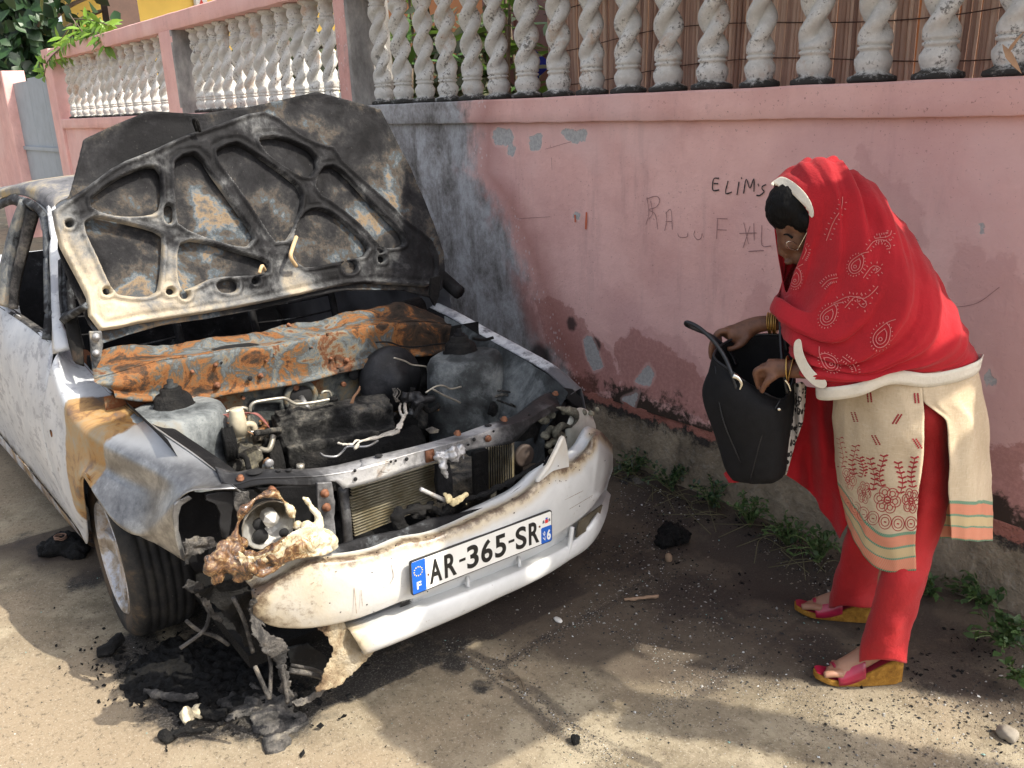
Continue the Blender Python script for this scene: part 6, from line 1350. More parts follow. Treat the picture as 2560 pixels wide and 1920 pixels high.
blob('cylinder_head_foil', [('b', *z6([(x, y)])[0], .63, .03, .02, .02) for x, y in [(870, 480), (940, 440), (1020, 420), (1100, 410), (1000, 450), (850, 510)]], plain('silver_foil', (.5, .5, .5), .3, .8, .3, 60, 1.0, .02), .0045, .02, 45, sm=0)
patch('oil_cap_plate', z6([(2080, 640), (2140, 615), (2200, 640), (2190, 670), (2120, 680)]), -.5, M_CHARLIGHT, carr, step=3, thick=.006)
# ================================================================ WHEELS
M_TYRE = m_burn('burnt_tyre', [(.3, (.007, .007, .008)), (.5, (.018, .018, .019)), (.6, (.035, .033, .03)), (.7, (.09, .065, .045))], 7, seed=90, rough=.75, bump=.4, key='warm', extra=.5)
M_RIM = m_burn('scorched_rim', [(.3, (.08, .065, .05)), (.42, (.22, .18, .14)), (.5, (.38, .33, .27)), (.57, (.55, .57, .62)), (.68, (.36, .28, .2))], 7, seed=94, rough=.4, metal=.35, bump=.3)
def wheel(u, v, side, name_label=None, R=.285, ang=0):
    c = car(u, v, R - .002); ax = (U * side); ax = Matrix.Rotation(ang, 4, 'Z') @ ax
    w = MB(); hw = .098
    prof = [(.19, -hw + .01), (.22, -hw), (.25, -hw - .004), (.272, -hw + .006), (R, -hw + .022)]
    for k in range(5): x = -.055 + k * .0275; prof += [(R, x - .009), (R - .005, x - .006), (R - .005, x + .0), (R, x + .003)]
    prof += [(R, hw - .022), (.272, hw - .006), (.255, hw + .006), (.22, hw + .004), (.195, hw - .006), (.185, hw - .02), (.185, -hw + .02)]
    ty = w.lathe(c, ax, prof, 56, ref=W, f=lambda t, h: 1).build('tyre', M_TYRE, None); 
    for vv in ty.data.vertices:     # flat on the ground
        p = vv.co + ty.location
        if p.z < .012: vv.co.z += .012 - p.z
    return ty, c, ax, hw
ty, wc, wa, hw = wheel(-.685, -1.0, -1, R=.283)
def own(o, par):
    b0 = BASES.get(o.name, Vector()); o.parent = par; bb_ = base_of(par)
    for v in o.data.vertices: v.co += b0 - bb_
    o.location = (0, 0, 0); BASES.pop(o.name, None)
wh = MB().lathe(wc, wa, [(.19, -hw + .03), (.19, hw - .02), (.198, hw - .004), (.192, hw + .002), (.180, hw - .004), (.172, hw - .03), (.168, hw - .06), (.165, -.04)], 48, ref=W)
whl = wh.build('wheel', M_RIM, carr, auto=40)
bm = bmesh.new(); bm.from_mesh(whl.data); bmesh.ops.delete(bm, geom=[f for f in bm.faces if len(f.verts) > 8], context='FACES'); bm.to_mesh(whl.data); bm.free()
ty.data.attributes.new('warm', 'FLOAT', 'POINT').data.foreach_set('value', [.5 + .3 * sst(.05, .098, (v.co - wc).dot(wa)) for v in ty.data.vertices])
own(ty, whl)
sp = MB()
e1_ = W; e2_ = wa.cross(W).normalized()
for k in range(5):
    t = k * 2 * math.pi / 5 + .35; d = e1_ * math.cos(t) + e2_ * math.sin(t); s_ = wa.cross(d)
    A = wc + wa * (hw - .030); sp.hexa([A + d * .035 - s_ * .028, A + d * .035 + s_ * .028, A + d * .178 + s_ * .038 + wa * .012, A + d * .178 - s_ * .038 + wa * .012], [A + d * .035 - s_ * .028 - wa * .03, A + d * .035 + s_ * .028 - wa * .03, A + d * .178 + s_ * .038 - wa * .02, A + d * .178 - s_ * .038 - wa * .02])
sp.lathe(wc + wa * (hw - .06), wa, [(.05, 0), (.055, .02), (.045, .034), (.02, .038)], 24, ref=W)
spk = sp.build('spokes', M_RIM, whl, smooth=True, auto=35); fixn(spk); q_ = spk.modifiers.new('b', 'BEVEL'); q_.width = .006; q_.segments = 2
MB().lathe(wc, wa, [(.16, -.03), (.16, -.028)], 30, ref=W).build('brake_disc', plain('rusty_disc', (.06, .045, .035), .6, .3), whl)
# other three wheels: simple tyre and rim, almost wholly hidden
for u, v, s_ in ((.66, -1.0, 1), (-.72, -3.5, -1), (.70, -3.5, 1)):
    t2, c2, a2, h2 = wheel(u, v, s_, R=.283); t2.data.attributes.new('warm', 'FLOAT', 'POINT').data.foreach_set('value', [.5] * len(t2.data.vertices))
    w2 = MB().lathe(c2, a2, [(.19, -h2 + .03), (.19, h2 - .02), (.175, h2 - .01), (.14, h2 - .03), (.05, h2 - .02), (.02, h2 - .015)], 40, ref=W).build('wheel', M_RIM, carr, auto=40); own(t2, w2)
MB().box(car(-.2, -1.0, .22), U, V, W, .42, .04, .04).build('axle_beam', M_CHAR, carr, smooth=False)
MB().box(car(0, -.35, .28), U, V, W, .5, .05, .04).build('front_crossmember', M_CHAR, carr, smooth=False)

# clutter of burnt hoses and brackets over the engine
random.seed(33)
for i in range(44):
    x0 = random.uniform(520, 1150); y0 = 985 - (x0 - 520) * .22 + random.uniform(-75, 10); w0 = random.uniform(.50, .66)
    P = [K(x0, y0, w=w0)]
    for k in range(3): P.append(P[-1] + U * random.uniform(-.07, .07) + V * random.uniform(-.06, .06) + W * random.uniform(-.035, .035))
    MB().tube(P, random.choice((.0025, .004, .006, .010)), 7).build('burnt_hose', random.choice((M_CHAR, M_ENG, M_CHARLIGHT, M_ENG, M_PIPE)) if random.random() < .8 else M_RUST, carr, attr={'warm': lambda p: .5})
for i in range(16):
    x0 = random.uniform(560, 1130); y0 = 960 - (x0 - 560) * .2 + random.uniform(-70, 5); c0 = K(x0, y0, w=random.uniform(.48, .6)); a_ = random.uniform(0, 3.1); e1_ = (U * math.cos(a_) + V * math.sin(a_)); e2_ = W.cross(e1_).normalized(); tl = (W + rdir() * .4).normalized(); e1_ = (e1_ - tl * e1_.dot(tl)).normalized(); e2_ = tl.cross(e1_)
    bk_ = MB().box(c0, e1_, e2_, tl, random.uniform(.015, .05), random.uniform(.01, .03), random.uniform(.002, .02)).build('burnt_bracket', random.choice((M_ENG, M_ENG, M_DARKST, M_BAY)), carr, smooth=False, attr={'warm': lambda p: .5}); bv_ = bk_.modifiers.new('b', 'BEVEL'); bv_.width = .003
for i in range(12):
    x0 = random.uniform(560, 1120); y0 = 975 - (x0 - 560) * .2 + random.uniform(-60, 5)
    c0 = K(x0, y0, w=random.uniform(.56, .64)); MB().lathe(c0, (W + rdir() * .5), [(.016, 0), (.016, .006), (.009, .007), (.009, .02), (.005, .022)], 8).build('engine_stud', random.choice((M_ENG, M_CHARLIGHT, M_DARKST)), carr, attr={'warm': lambda p: .45})

# scratches, scuffs and soot flecks on the bumper
def bpt(x, y): return KB(x, y, bf, .018)
def bstroke(name, L, w, mat):
    vs = []; fs = []
    for l in L:
        P = resample([bpt(x, y) for x, y in l], 10); st = len(vs)
        for i, p in enumerate(P):
            d = (P[min(i + 1, 9)] - P[max(i - 1, 0)]).normalized(); sd = d.cross(V).normalized() * w * (.3 + .5 * random.random()); vs += [p + sd, p - sd]
        for i in range(9): a = st + 2 * i; fs.append((a, a + 1, a + 3, a + 2))
    return obj(name, vs, fs, mat, bump)
bstroke('scratches', [[(765, 1270), (768, 1300), (770, 1325)], [(780, 1275), (783, 1310)], [(845, 1220), (850, 1245), (842, 1262)], [(640, 1240), (655, 1242)], [(672, 1262), (678, 1258)], [(1220, 1080), (1260, 1060)], [(1230, 1100), (1280, 1070)], [(1000, 1125), (1012, 1120)]], .0012, plain('scratch_brown', (.2, .14, .09), .8))['kind'] = 'stuff'
b = MB()
for _ in range(120):
    t = random.random(); i = random.randrange(16); x = T_[i][0] + (B_[i][0] - T_[i][0]) * t + random.uniform(-20, 20); y = T_[i][1] + (B_[i][1] - T_[i][1]) * t
    p = KB(x, y, bf, .012 * math.sin(math.pi * t) ** .5 + .002); r = random.uniform(.0008, .0028); b.ball(p, r, r * .5, r * random.uniform(.4, 1), U, V, W, 6, 4)
b.build('soot_flecks', M_CHAR, bump)['kind'] = 'stuff'
# ================================================================ PERSON
from mathutils.bvhtree import BVHTree
def zb(L): return [(x * .3906 + 1348, y * .3906 + 328.4) for x, y in L]
def z3(L): return [(x * .3906 + 1348, y * .3906 + 950.5) for x, y in L]
gnd = K(1915, 1460, Z=0)
per = empty('person', (FP.x, FP.y, 0), 'person bending forward in a red printed shawl and cream tunic searching in a black handbag', 'person')
def m_cloth(name, a, b_, weave=420, trans=0, rough=.85, attr=None):
    s = N(name); f = s.noise(5, 4, .6); w = s.ma('ADD', s.wave(weave, 'X', 1), s.wave(weave, 'Z', 1)); g = s.noise(180, 4, .7)
    c = s.mix(s.st(f, .35, .65), a, b_); c = s.mix(s.ma('MULTIPLY', s.st(g, .5, .7), .25), c, tuple(x * .7 for x in a))
    cr_ = s.noise(38, 5, .7, .8); s.out(c, rough, 0, s.bump(s.ma('ADD', s.ma('MULTIPLY', g, .5), s.ma('MULTIPLY', cr_, 1.2)), .45, .005), Sheen_Weight=.1)
    if trans:
        tr_ = s.n('ShaderNodeBsdfTranslucent'); s.l(c, tr_.inputs[0]); mx = s.n('ShaderNodeMixShader'); mx.inputs[0].default_value = trans
        s.t.links.new(s.b.outputs[0], mx.inputs[1]); s.t.links.new(tr_.outputs[0], mx.inputs[2]); s.t.links.new(mx.outputs[0], s.t.nodes['Material Output'].inputs[0])
    return s
M_RED = m_cloth('red_shawl_cloth', (.36, .002, .009), (.46, .004, .013), trans=.12).m
M_REDT = m_cloth('red_trouser_cloth', (.33, .002, .005), (.43, .004, .007), rough=.7).m
M_TRIM = m_cloth('cream_trim', (.58, .53, .44), (.68, .63, .54)).m
s = N('brown_skin'); f_ = s.noise(30, 5, .6); c_ = s.mix(s.st(f_, .35, .65), (.10, .042, .022), (.155, .068, .037)); c_ = s.mix(s.attr('warm'), c_, (.36, .19, .12))
M_SKINP = s.out(c_, .55, 0, s.bump(s.noise(160, 4, .7), .2, .002), Subsurface_Weight=.08, Subsurface_Radius=(.01, .004, .002))
# --- sandals, returning the frame of each foot
M_CORK = m_burn('tan_wedge', [(.3, (.20, .09, .015)), (.5, (.34, .165, .025)), (.65, (.44, .23, .045))], 60, seed=100, rough=.8, bump=.6, spots=(.2, .1, .02))
M_STRAP = plain('crimson_leather', (.34, .012, .045), .3, 0, .2, 20, .15, .003, Coat_Weight=.3)
def sandal(T0, H0, side, hw=.036):
    d = (T0 - H0); d.z = 0; L = d.length; d.normalize(); sd = Vector((0, 0, 1)).cross(d).normalized()
    if sd.dot(CAM - T0) > 0: sd = -sd       # points away from the camera
    g0 = ground_height(T0.x, T0.y) + .002; n = 26; rows = []
    H0 = Vector((H0.x, H0.y, 0))
    def P(s_, across, h): return H0 + d * (L * s_) + sd * (hw + across) + W * (h + g0)
    def wd(s_): return hw * (.86 + .22 * math.sin(math.pi * min(1, s_ / .95)) ** 1) * (math.sqrt(max(0, 1 - ((s_ - .86) / .15) ** 2)) if s_ > .86 else 1) * (.72 + .28 * sst(0, .10, s_))
    def th(s_): return .066 * (1 - sst(.05, .72, s_)) + .020
    def bt(s_): return .016 * sst(.72, 1, s_) ** 1.5
    for i in range(n + 1):
        s_ = i / n * .998; w_ = max(wd(s_), .004); t0 = bt(s_); t1 = th(s_) + bt(s_)
        rows.append([P(s_, -w_ * .93, t0), P(s_, -w_, t0 + .004), P(s_, -w_, t1 - .003), P(s_, -w_ + .003, t1), P(s_, w_ - .003, t1), P(s_, w_, t1 - .003), P(s_, w_, t0 + .004), P(s_, w_ * .93, t0)])
    so_ = rows_obj('sandal', rows, M_CORK, per, closed=True, cap=True, auto=45); fixn(so_)
    ins = rows_obj('insole', [[P(s_, a * wd(s_) * .94, th(s_) + bt(s_) + .002) for a in (-1, -.5, 0, .5, 1)] for s_ in [k / 24 * .985 for k in range(25)]], M_STRAP, so_)
    rows = []
    for i in range(15):       # strap arching over the fore-foot
        a = math.pi * i / 14; rows.append([P(.46 + .30 * k / 8 + .10 * math.cos(a) * 0 + .03 * (k / 8) * math.sin(a), -math.cos(a) * (wd(.6) + .003), th(.46 + .3 * k / 8) - .010 + math.sin(a) ** .75 * (.062 - .022 * k / 8)) for k in range(9)])
    st_ = rows_obj('strap', rows, M_STRAP, so_); solid(st_, .003, 0)
    return P, wd, th, bt, L, d, sd
sa = sandal(K(1766, 1488, Z=0), K(1952, 1482, Z=0), 0)
sb = sandal(K(1717, 1336, Z=0), K(1905, 1352, Z=0), 1)
# --- one continuous body, grown from joints
bd = MB()
def chain(P, R, n=12): # tapered tube through joints
    P = [Vector(p) for p in P]; m = len(P); Q = resample(P, max(8, m * 6)); bd.tube(Q, lambda t: R[min(int(t * (m - 1)), m - 2)] * (1 - (t * (m - 1) - min(int(t * (m - 1)), m - 2))) + R[min(int(t * (m - 1)), m - 2) + 1] * (t * (m - 1) - min(int(t * (m - 1)), m - 2)), n, smooth=False)
# trunk, neck, head
chain([F(1975, 850, 0), F(1960, 770, 0), F(1915, 690, 0), F(1870, 600, 0), F(1835, 530, 0)], [.10, .095, .095, .085, .06], 16)
chain([F(1850, 530, 0), F(1790, 500, 0), F(1750, 480, 0)], [.055, .048, .05])
bd.ball(F(1735, 455, 0), .088, .074, .084, FT, FN, W, 18, 12)
bd.ball(F(1722, 505, 0), .056, .055, .062, FT, FN, W, 16, 10); bd.ball(F(1733, 548, 0), .036, .036, .034, FT, FN, W, 12, 8)
bd.tube([F(1686, 515, 0), F(1688, 535, 0), F(1692, 549, 0)], lambda t: .009 + .006 * t, 8); bd.ball(F(1697, 549, 0), .013, .016, .011, FT, FN, W, 10, 7)
bd.tube([F(1693, 500, -.045), F(1684, 498, -.02), F(1684, 498, .02)], .010, 8); bd.ball(F(1706, 530, -.038), .018, .014, .016, FT, FN, W, 10, 7); bd.ball(F(1704, 566, 0), .014, .020, .008, FT, FN, W, 10, 6); bd.ball(F(1752, 490, -.072), .016, .008, .026, FT, FN, W, 10, 7)
# shoulders and arms
chain([F(1880, 560, .02), F(1850, 580, .15), F(1800, 650, .17), F(1745, 692, .13), F(1690, 696, .09), F(1664, 697, .075)], [.08, .052, .044, .036, .028, .024])
chain([F(1870, 590, -.02), F(1865, 620, -.11), F(1850, 710, -.135), F(1805, 790, -.14), F(1740, 797, -.14), F(1702, 797, -.14)], [.06, .044, .040, .034, .030, .025])
# hands
def finger(P, r0=.0092, r1=.0072): chain(P, [r0, r0 * .98, r1 * 1.02, r1][:len(P)] if len(P) <= 4 else [r0] * (len(P) - 1) + [r1], 10)
def q_(x, y, q): X_, Y_ = zb([(x, y)])[0]; return F(X_, Y_, q)
chain([q_(800, 945, .075), q_(720, 960, .07), q_(640, 1000, .065), q_(575, 1010, .06)], [.024, .027, .033, .028]); bd.ball(q_(640, 1010, .055), .036, .026, .026, FT, FN, W, 12, 8); bd.ball(q_(600, 1000, .075), .034, .026, .024, FT, FN, W, 12, 8)
finger([q_(575, 985, .04), q_(520, 1000, .035), q_(488, 1060, .03), q_(482, 1120, .03), q_(490, 1150, .035)], .0100, .0078)
finger([q_(590, 990, .06), q_(530, 995, .055), q_(500, 1040, .05), q_(505, 1095, .05)], .0100, .0080)
finger([q_(600, 990, .08), q_(545, 990, .075), q_(515, 1025, .07), q_(520, 1075, .07)], .0096, .0078)
finger([q_(610, 995, .098), q_(560, 990, .092), q_(530, 1015, .088), q_(535, 1055, .088)], .0085, .0070)
finger([q_(690, 1010, .045), q_(650, 1060, .035), q_(605, 1085, .03), q_(570, 1090, .03)], .0120, .0088)
chain([q_(930, 1195, -.14), q_(860, 1195, -.135), q_(800, 1200, -.13)], [.024, .027, .030]); bd.ball(q_(800, 1210, -.125), .034, .026, .025, FT, FN, W, 12, 8)
for k, (x0, x1, x2) in enumerate(((768, 728, 735), (775, 742, 752), (785, 756, 768), (798, 776, 785))):
    finger([q_(x0, 1190 + k * 4, -.150 + k * .018), q_(x1, 1215 + k * 6, -.150 + k * .018), q_(x2, 1270 + k * 3, -.14 + k * .018), q_(x2 + 14, 1310 - k * 4, -.13 + k * .016)], .0098, .0078)
finger([q_(840, 1235, -.155), q_(800, 1262, -.16), q_(772, 1300, -.155), q_(760, 1330, -.15)], .0115, .0085)
# legs and feet
def leg(hip, knee, P, th, L):
    ank = P(.14, .0, th(.14) + .085)
    chain([hip, knee, ank, P(.14, 0, th(.1) + .03)], [.06, .045, .036, .032], 14)
    chain([P(.08, 0, th(.08) + .032), P(.25, 0, th(.25) + .040), P(.5, 0, th(.5) + .030), P(.72, 0, th(.72) + .022)], [.029, .033, .030, .022], 14)
    bd.ball(P(.66, .0, th(.66) + .016), .032, .034, .016, sa[5], sa[6], W, 12, 8); bd.ball(P(.60, .0, th(.60) + .02), .034, .036, .020, sa[5], sa[6], W, 12, 8)
    for k in range(5):
        a = (-.030 + k * .015); big = k == (4 if False else 0); s1 = .93 - .035 * abs(k - 0) - (.02 if k > 2 else 0)
        bd.tube([P(.70, a * .9, th(.7) + .018), P((.70 + s1) / 2, a, th(.8) + bt_(.8) + .022), P(s1, a, th(.9) + bt_(.9) + .010)], lambda t, b=(.0125 if k == 0 else .0092 - .0006 * k): b * (1 - .1 * t), 9)
bt_ = sa[3]
leg(F(1985, 870, -.06), F(1975, 1110, -.08), sa[0], sa[2], 0)
leg(F(1950, 870, .08), F(1895, 1110, .12), sb[0], sb[2], 0)
body = bd.build('body', M_SKINP, per); remesh(body, .0055, .0, 10, 2)
bb0 = BASES[per.name]
body.data.attributes.new('warm', 'FLOAT', 'POINT').data.foreach_set('value', [.8 * sst(.35, .15, v_.co.z) for v_ in body.data.vertices])
# hair
def m_hair():
    s = N('black_hair'); w = s.noise(90, 5, .7, vec=s.scale(1, 1, .12)); return s.out(s.mix(w, (.002, .002, .002), (.006, .005, .005)), .6, 0, s.bump(w, .9, .006), Specular_IOR_Level=.15)
hb = MB(); hb.ball(F(1722, 445, 0), .086, .080, .078, FT, FN, W, 26, 18); hb.ball(F(1712, 452, 0), .075, .076, .066, FT, FN, W, 20, 12); hb.ball(F(1748, 470, -.008), .055, .080, .045, FT, FN, W, 20, 12)
hr = hb.build('hair', m_hair(), per); remesh(hr, .005, .006, 40, 2)
# eyebrow, glasses
M_WIRE2 = plain('spectacle_wire', (.55, .5, .42), .25, .9)
g = MB(); e = [F(x, y, -.052) for x, y in z_c] if False else None
def ringp(cx, cy, rx, ry, q, n=14, tilt=.5): return [F(cx + rx * math.cos(t) * math.cos(tilt) - ry * math.sin(t) * math.sin(tilt), cy + rx * math.cos(t) * math.sin(tilt) + ry * math.sin(t) * math.cos(tilt), q + .012 * math.cos(t)) for t in [2 * math.pi * i / n for i in range(n)]]
g.tube(ringp(1712, 531, 14, 8, -.055), .0013, 6, closed=True); g.tube(ringp(1688, 521, 9, 8, .015), .0013, 6, closed=True)
g.tube([F(1698, 524, -.045), F(1693, 521, -.02), F(1692, 523, 0)], .0013, 6); g.tube([F(1725, 536, -.068), F(1745, 500, -.078), F(1757, 485, -.08)], .0016, 6)
g.build('spectacles', M_WIRE2, per)
MB().tube([F(1712, 514, -.060), F(1702, 507, -.056), F(1693, 507, -.045)], lambda t: .0035 - .0015 * t, 6).build('eyebrow', m_hair(), per)
# bangles
b = MB()
def bangle(c, ax, r, t): b.lathe(c, ax, [(r, -t), (r + .0022, -t * .3), (r + .0022, t * .3), (r, t), (r - .001, 0)], 26)
for i in range(6): bangle(q_(800 + i * 9, 945 + (i % 2) * 3, .078), (FT + W * (.12 - .05 * (i % 3))), .0315, .0017)
bangle(q_(905, 1197, -.142), (FT + W * .1), .034, .0025); bangle(q_(925, 1199, -.142), (FT - W * .15), .035, .0015)
b.each('bangle', plain('worn_gold', (.55, .36, .12), .3, .9), per)
# --- trousers
def tub(name, L, mat, par, ww=.0, n=40, sub=6, amp=.006, **kw):
    rows = []
    for x, y, r, q, dp in L: rows.append([F(x + r * math.cos(t), y + .06 * r * math.cos(t * 2), q - dp * math.sin(t)) for t in [2 * math.pi * k / 20 for k in range(20)]])
    o = rows_obj(name, loft(rows, n, sub, True), mat, par, closed=True, disp=lambda p: vnoise(p, 7, amp) + (FN * .8 - FT * .5) * (amp * 1.6 * fb(Vector((p.x * 14, p.y * 14, p.z * 3)), 1, 3) + .012 * (.3 - abs(fb(Vector((p.x * 9 + p.z * 5, p.y * 9, p.z * 11 - p.x * 8)), 1, 2)) * 1.8) * sst(.95, .5, p.z)), **kw); solid(o, .002, 0); return o
trs = [tub('trousers', [(1965, 820, 120, 0, .14), (1980, 900, 85, -.04, .13), (2005, 960, 48, -.05, .085), (2002, 1040, 50, -.05, .08), (1990, 1120, 50, -.06, .075), (1964, 1200, 50, -.085, .070), (1945, 1270, 52, -.12, .066), (1925, 1340, 50, -.125, .064), (1911, 1395, 51, -.13, .066), (1906, 1428, 52, -.13, .068)], M_REDT, per),
       tub('trouser_leg', [(1940, 880, 90, .08, .10), (1920, 980, 66, .10, .09), (1895, 1080, 52, .12, .08), (1872, 1160, 48, .13, .072), (1852, 1230, 46, .145, .066), (1845, 1280, 50, .15, .066), (1846, 1312, 54, .15, .066)], M_REDT, per)]
# --- kameez
def m_kam():
    s = N('cream_linen'); f = s.noise(4, 5, .6); w = s.noise(220, 4, .7, vec=s.scale(1, 1, .25)); w2 = s.noise(220, 4, .7, vec=s.scale(.25, .25, 1), seed=3)
    c = s.mix(s.st(f, .35, .65), (.47, .37, .25), (.58, .47, .33)); c = s.mix(s.ma('MULTIPLY', s.st(w, .5, .65), .28), c, (.36, .26, .16)); c = s.mix(s.ma('MULTIPLY', s.st(w2, .5, .65), .25), c, (.68, .60, .46))
    h = s.attr('hem'); G = (.03, .22, .15); R = (.62, .18, .11); C1 = (.50, .38, .20)
    k = s.ma('DIVIDE', h, 100.0)
    band_ = s.ramp(k, [(0, G), (.03, R), (.27, G), (.305, C1), (.50, G), (.545, R), (.77, G), (.845, (0, 0, 0))], 'CONSTANT')
    hat = s.ma('GREATER_THAN', s.ma('FRACT', s.ma('MULTIPLY', s.attr('su'), 1.0)), .55)
    band_ = s.mix(s.ma('MULTIPLY', hat, .55), band_, (.55, .42, .26))
    isb = s.ma('LESS_THAN', k, .845)
    return s.out(s.mix(isb, c, band_), .9, 0, s.bump(s.ma('ADD', w, w2), .3, .003))
M_KAM = m_kam()
def lerpT(T, y):
    if y <= T[0][0]: return T[0][1]
    for (a, b_), (c, d) in zip(T, T[1:]):
        if y <= c: return b_ + (d - b_) * (y - a) / (c - a)
    return T[-1][1]
XL = [(740, 1800), (780, 1792), (860, 1802), (960, 1805), (1050, 1814), (1130, 1830), (1240, 1836)]; XR = [(740, 2085), (780, 2110), (830, 2122), (900, 2130), (1000, 2137), (1170, 2140)]
def kam(th_, y, lift=0):
    l = lerpT(XL, y); r = lerpT(XR, y); cx = (l + r) / 2; a = (r - l) / 2 + lift * 700; D = .195 - .015 * sst(900, 1150, y) + lift
    return F(cx + a * math.cos(th_), y, -D * math.sin(th_) * (1 if math.sin(th_) > 0 else .9))
def cloth_rows(th0, th1, ytop, hemf, n=90, m=46, fold=.010):
    rows = []; 
    for i in range(m + 1):
        t = i / m; row = []
        for j in range(n + 1):
            s_ = j / n; a0_, a1_ = (th0(t), th1(t)); th_ = a0_ + (a1_ - a0_) * s_; y = ytop + (hemf(s_) - ytop) * t
            p = kam(th_, y); nn = (FT * math.cos(th_) - FN * math.sin(th_))
            row.append(p + vnoise(p, 6, .008) + nn * (.010 * (.3 - abs(fb(Vector((s_ * 6 + t * 1.5, t * 2.2 - s_, 3)), 1, 2)) * 1.8) * sst(.1, .35, t)) + nn * (fold * sst(0, .6, t) * fb(Vector((s_ * 7, t * .8, th0(0))), 1, 2)))
        rows.append(row)
    return rows
def kam_obj(name, rows, hemf, ytop, par, sc=1):
    n = len(rows[0]); m = len(rows); hem = []; su = []
    for i in range(m):
        acc = 0
        for j in range(n):
            hy = hemf(j / (n - 1)); hem.append((hy - (ytop + (hy - ytop) * i / (m - 1))) * sc)
            acc += (rows[m - 1][j] - rows[m - 1][j - 1]).length if j else 0; su.append(acc / .006 + (hem[-1] * .12))
    o = rows_obj(name, rows, M_KAM, par, attr={'hem': hem, 'su': su}); solid(o, .002, 0); return o
D2 = math.radians
hf = lambda s_: 1234 - 104 * sst(.10, .5, s_) + 5 * math.sin(s_ * 9)
fp_rows = cloth_rows(lambda t: D2(79 + 15 * sst(.28, 1, t)), lambda t: D2(282), 740, hf, m=70); fpan = kam_obj('tunic', fp_rows, hf, 740, per)
hb_ = lambda s_: 1168 - 4 * s_
bp_rows = cloth_rows(lambda t: D2(79 - 17 * sst(.29, .40, t)), lambda t: D2(-78), 740, hb_, m=64, fold=.014); bpan = kam_obj('tunic_back', bp_rows, hb_, 740, fpan)
def bvh_of(rows_list):
    vs = []; fs = []
    for rows in rows_list:
        n0_ = len(vs); vs += [p for r in rows for p in r]; fs += [tuple(i + n0_ for i in f) for f in grid_faces(len(rows), len(rows[0]))]
    return BVHTree.FromPolygons(vs, fs)
def projector(bvh, lift=.002):
    def fn(x, y):
        r = ray(x, y); h = bvh.ray_cast(CAM, r)
        return (h[0] - r * lift) if h[0] else None
    return fn
def prints(name, L, w, mat, par, fn, n=5):
    LL = []
    for l in L:
        P = resample([Vector((x, y, 0)) for x, y in l], max(2, (len(l) - 1) * n)) if len(l) > 2 else [Vector((*l[0], 0)), Vector((*l[-1], 0))]
        cur = []
        for p in P:
            h = fn(p.x, p.y)
            if h is None: cur = []; break
            cur.append(h)
        if len(cur) > 1: LL.append(cur)
    vs = []; fs = []
    for P in LL:
        st = len(vs)
        for i, p in enumerate(P):
            d = (P[min(i + 1, len(P) - 1)] - P[max(i - 1, 0)]).normalized(); sd = d.cross((p - CAM).normalized()).normalized() * w * .5; vs += [p + sd, p - sd]
        for i in range(len(P) - 1): a = st + 2 * i; fs.append((a, a + 1, a + 3, a + 2))
    return obj(name, vs, fs, mat, par)
def circ(cx, cy, r, n=12, ry=None): return [(cx + r * math.cos(2 * math.pi * i / n), cy + (ry or r) * math.sin(2 * math.pi * i / n)) for i in range(n + 1)]
fk = projector(bvh_of([fp_rows, bp_rows]))
def dot(x, y, r): return [(x - r * .5, y), (x + r * .5, y + .01)]
M_EMB = plain('red_embroidery', (.28, .015, .02), .8)
EL = []; EF = []
def vine(x, y, h, bend):
    pts = [(x + bend * math.sin(k / 5 * math.pi * 1.2), y - h * k / 6) for k in range(7)]; EL.append(pts)
    for k, (a_, b__) in enumerate(pts):
        for sx in (-7, 7): EF.append((a_ + sx, b__ - 3, 4.4)); EL.append([(a_, b__), (a_ + sx, b__ - 3)])
for x, y, h, bd_ in z_v if False else [(1818, 1010, 62, 4), (1845, 1025, 60, -4), (1885, 1058, 66, 5), (1905, 1050, 64, -5), (1945, 1065, 64, 5), (1972, 1052, 62, -4), (1862, 1030, 40, 4)]: vine(x, y, h, bd_)
def flower(x, y, r, sq=1):
    for k in range(6):
        t = k * math.pi / 3 + .2; px_, py_ = x + r * .58 * math.cos(t) * sq, y + r * .58 * math.sin(t); EL.append([(px_ + r * .40 * math.cos(a) * sq, py_ + r * .40 * math.sin(a)) for a in [2 * math.pi * i / 9 for i in range(10)]])
        EL.append([(px_ + r * .2 * math.cos(a) * sq, py_ + r * .2 * math.sin(a)) for a in [2 * math.pi * i / 6 for i in range(7)]])
    EL.append(circ(x, y, r * .26 * sq, 8, r * .26)); EF.append((x, y, r * .25))
flower(1832, 1036, 26, .75); flower(1867, 1064, 25, .6); flower(1917, 1080, 30); flower(1968, 1082, 28, .7)
for x, y, r in [(1832, 1085, 13), (1848, 1098, 14), (1865, 1110, 15), (1886, 1119, 15), (1912, 1127, 16), (1940, 1131, 16), (1968, 1131, 15)]:
    EL.append(circ(x, y, r * .85, 10, r)); EL.append(circ(x, y, r * .55, 8, r * .62)); EF.append((x, y, 5.5))
for x, y, a in [(1878, 858, .1), (1846, 900, .3), (1938, 905, -.6), (1892, 950, .5), (1982, 958, .6), (1980, 860, .1)]:
    for k in range(6):
        for sx in (-3.5, 3.5): EF.append((x + sx + (k - 2.5) * 4 * math.sin(a), y + (k - 2.5) * 3.6, 3.6))
for x, y, r in EF: EL += [[(x - r * .5, y - r * .1), (x + r * .5, y + r * .1)]]
LL1 = [l for l in EL if len(l) > 2]; LL2 = [l for l in EL if len(l) == 2]
prints('embroidery_lines', LL1, .0022, M_EMB, fpan, fk, 2)['kind'] = 'stuff'; prints('embroidery_dots', LL2, .0052, M_EMB, fpan, fk)['kind'] = 'stuff'
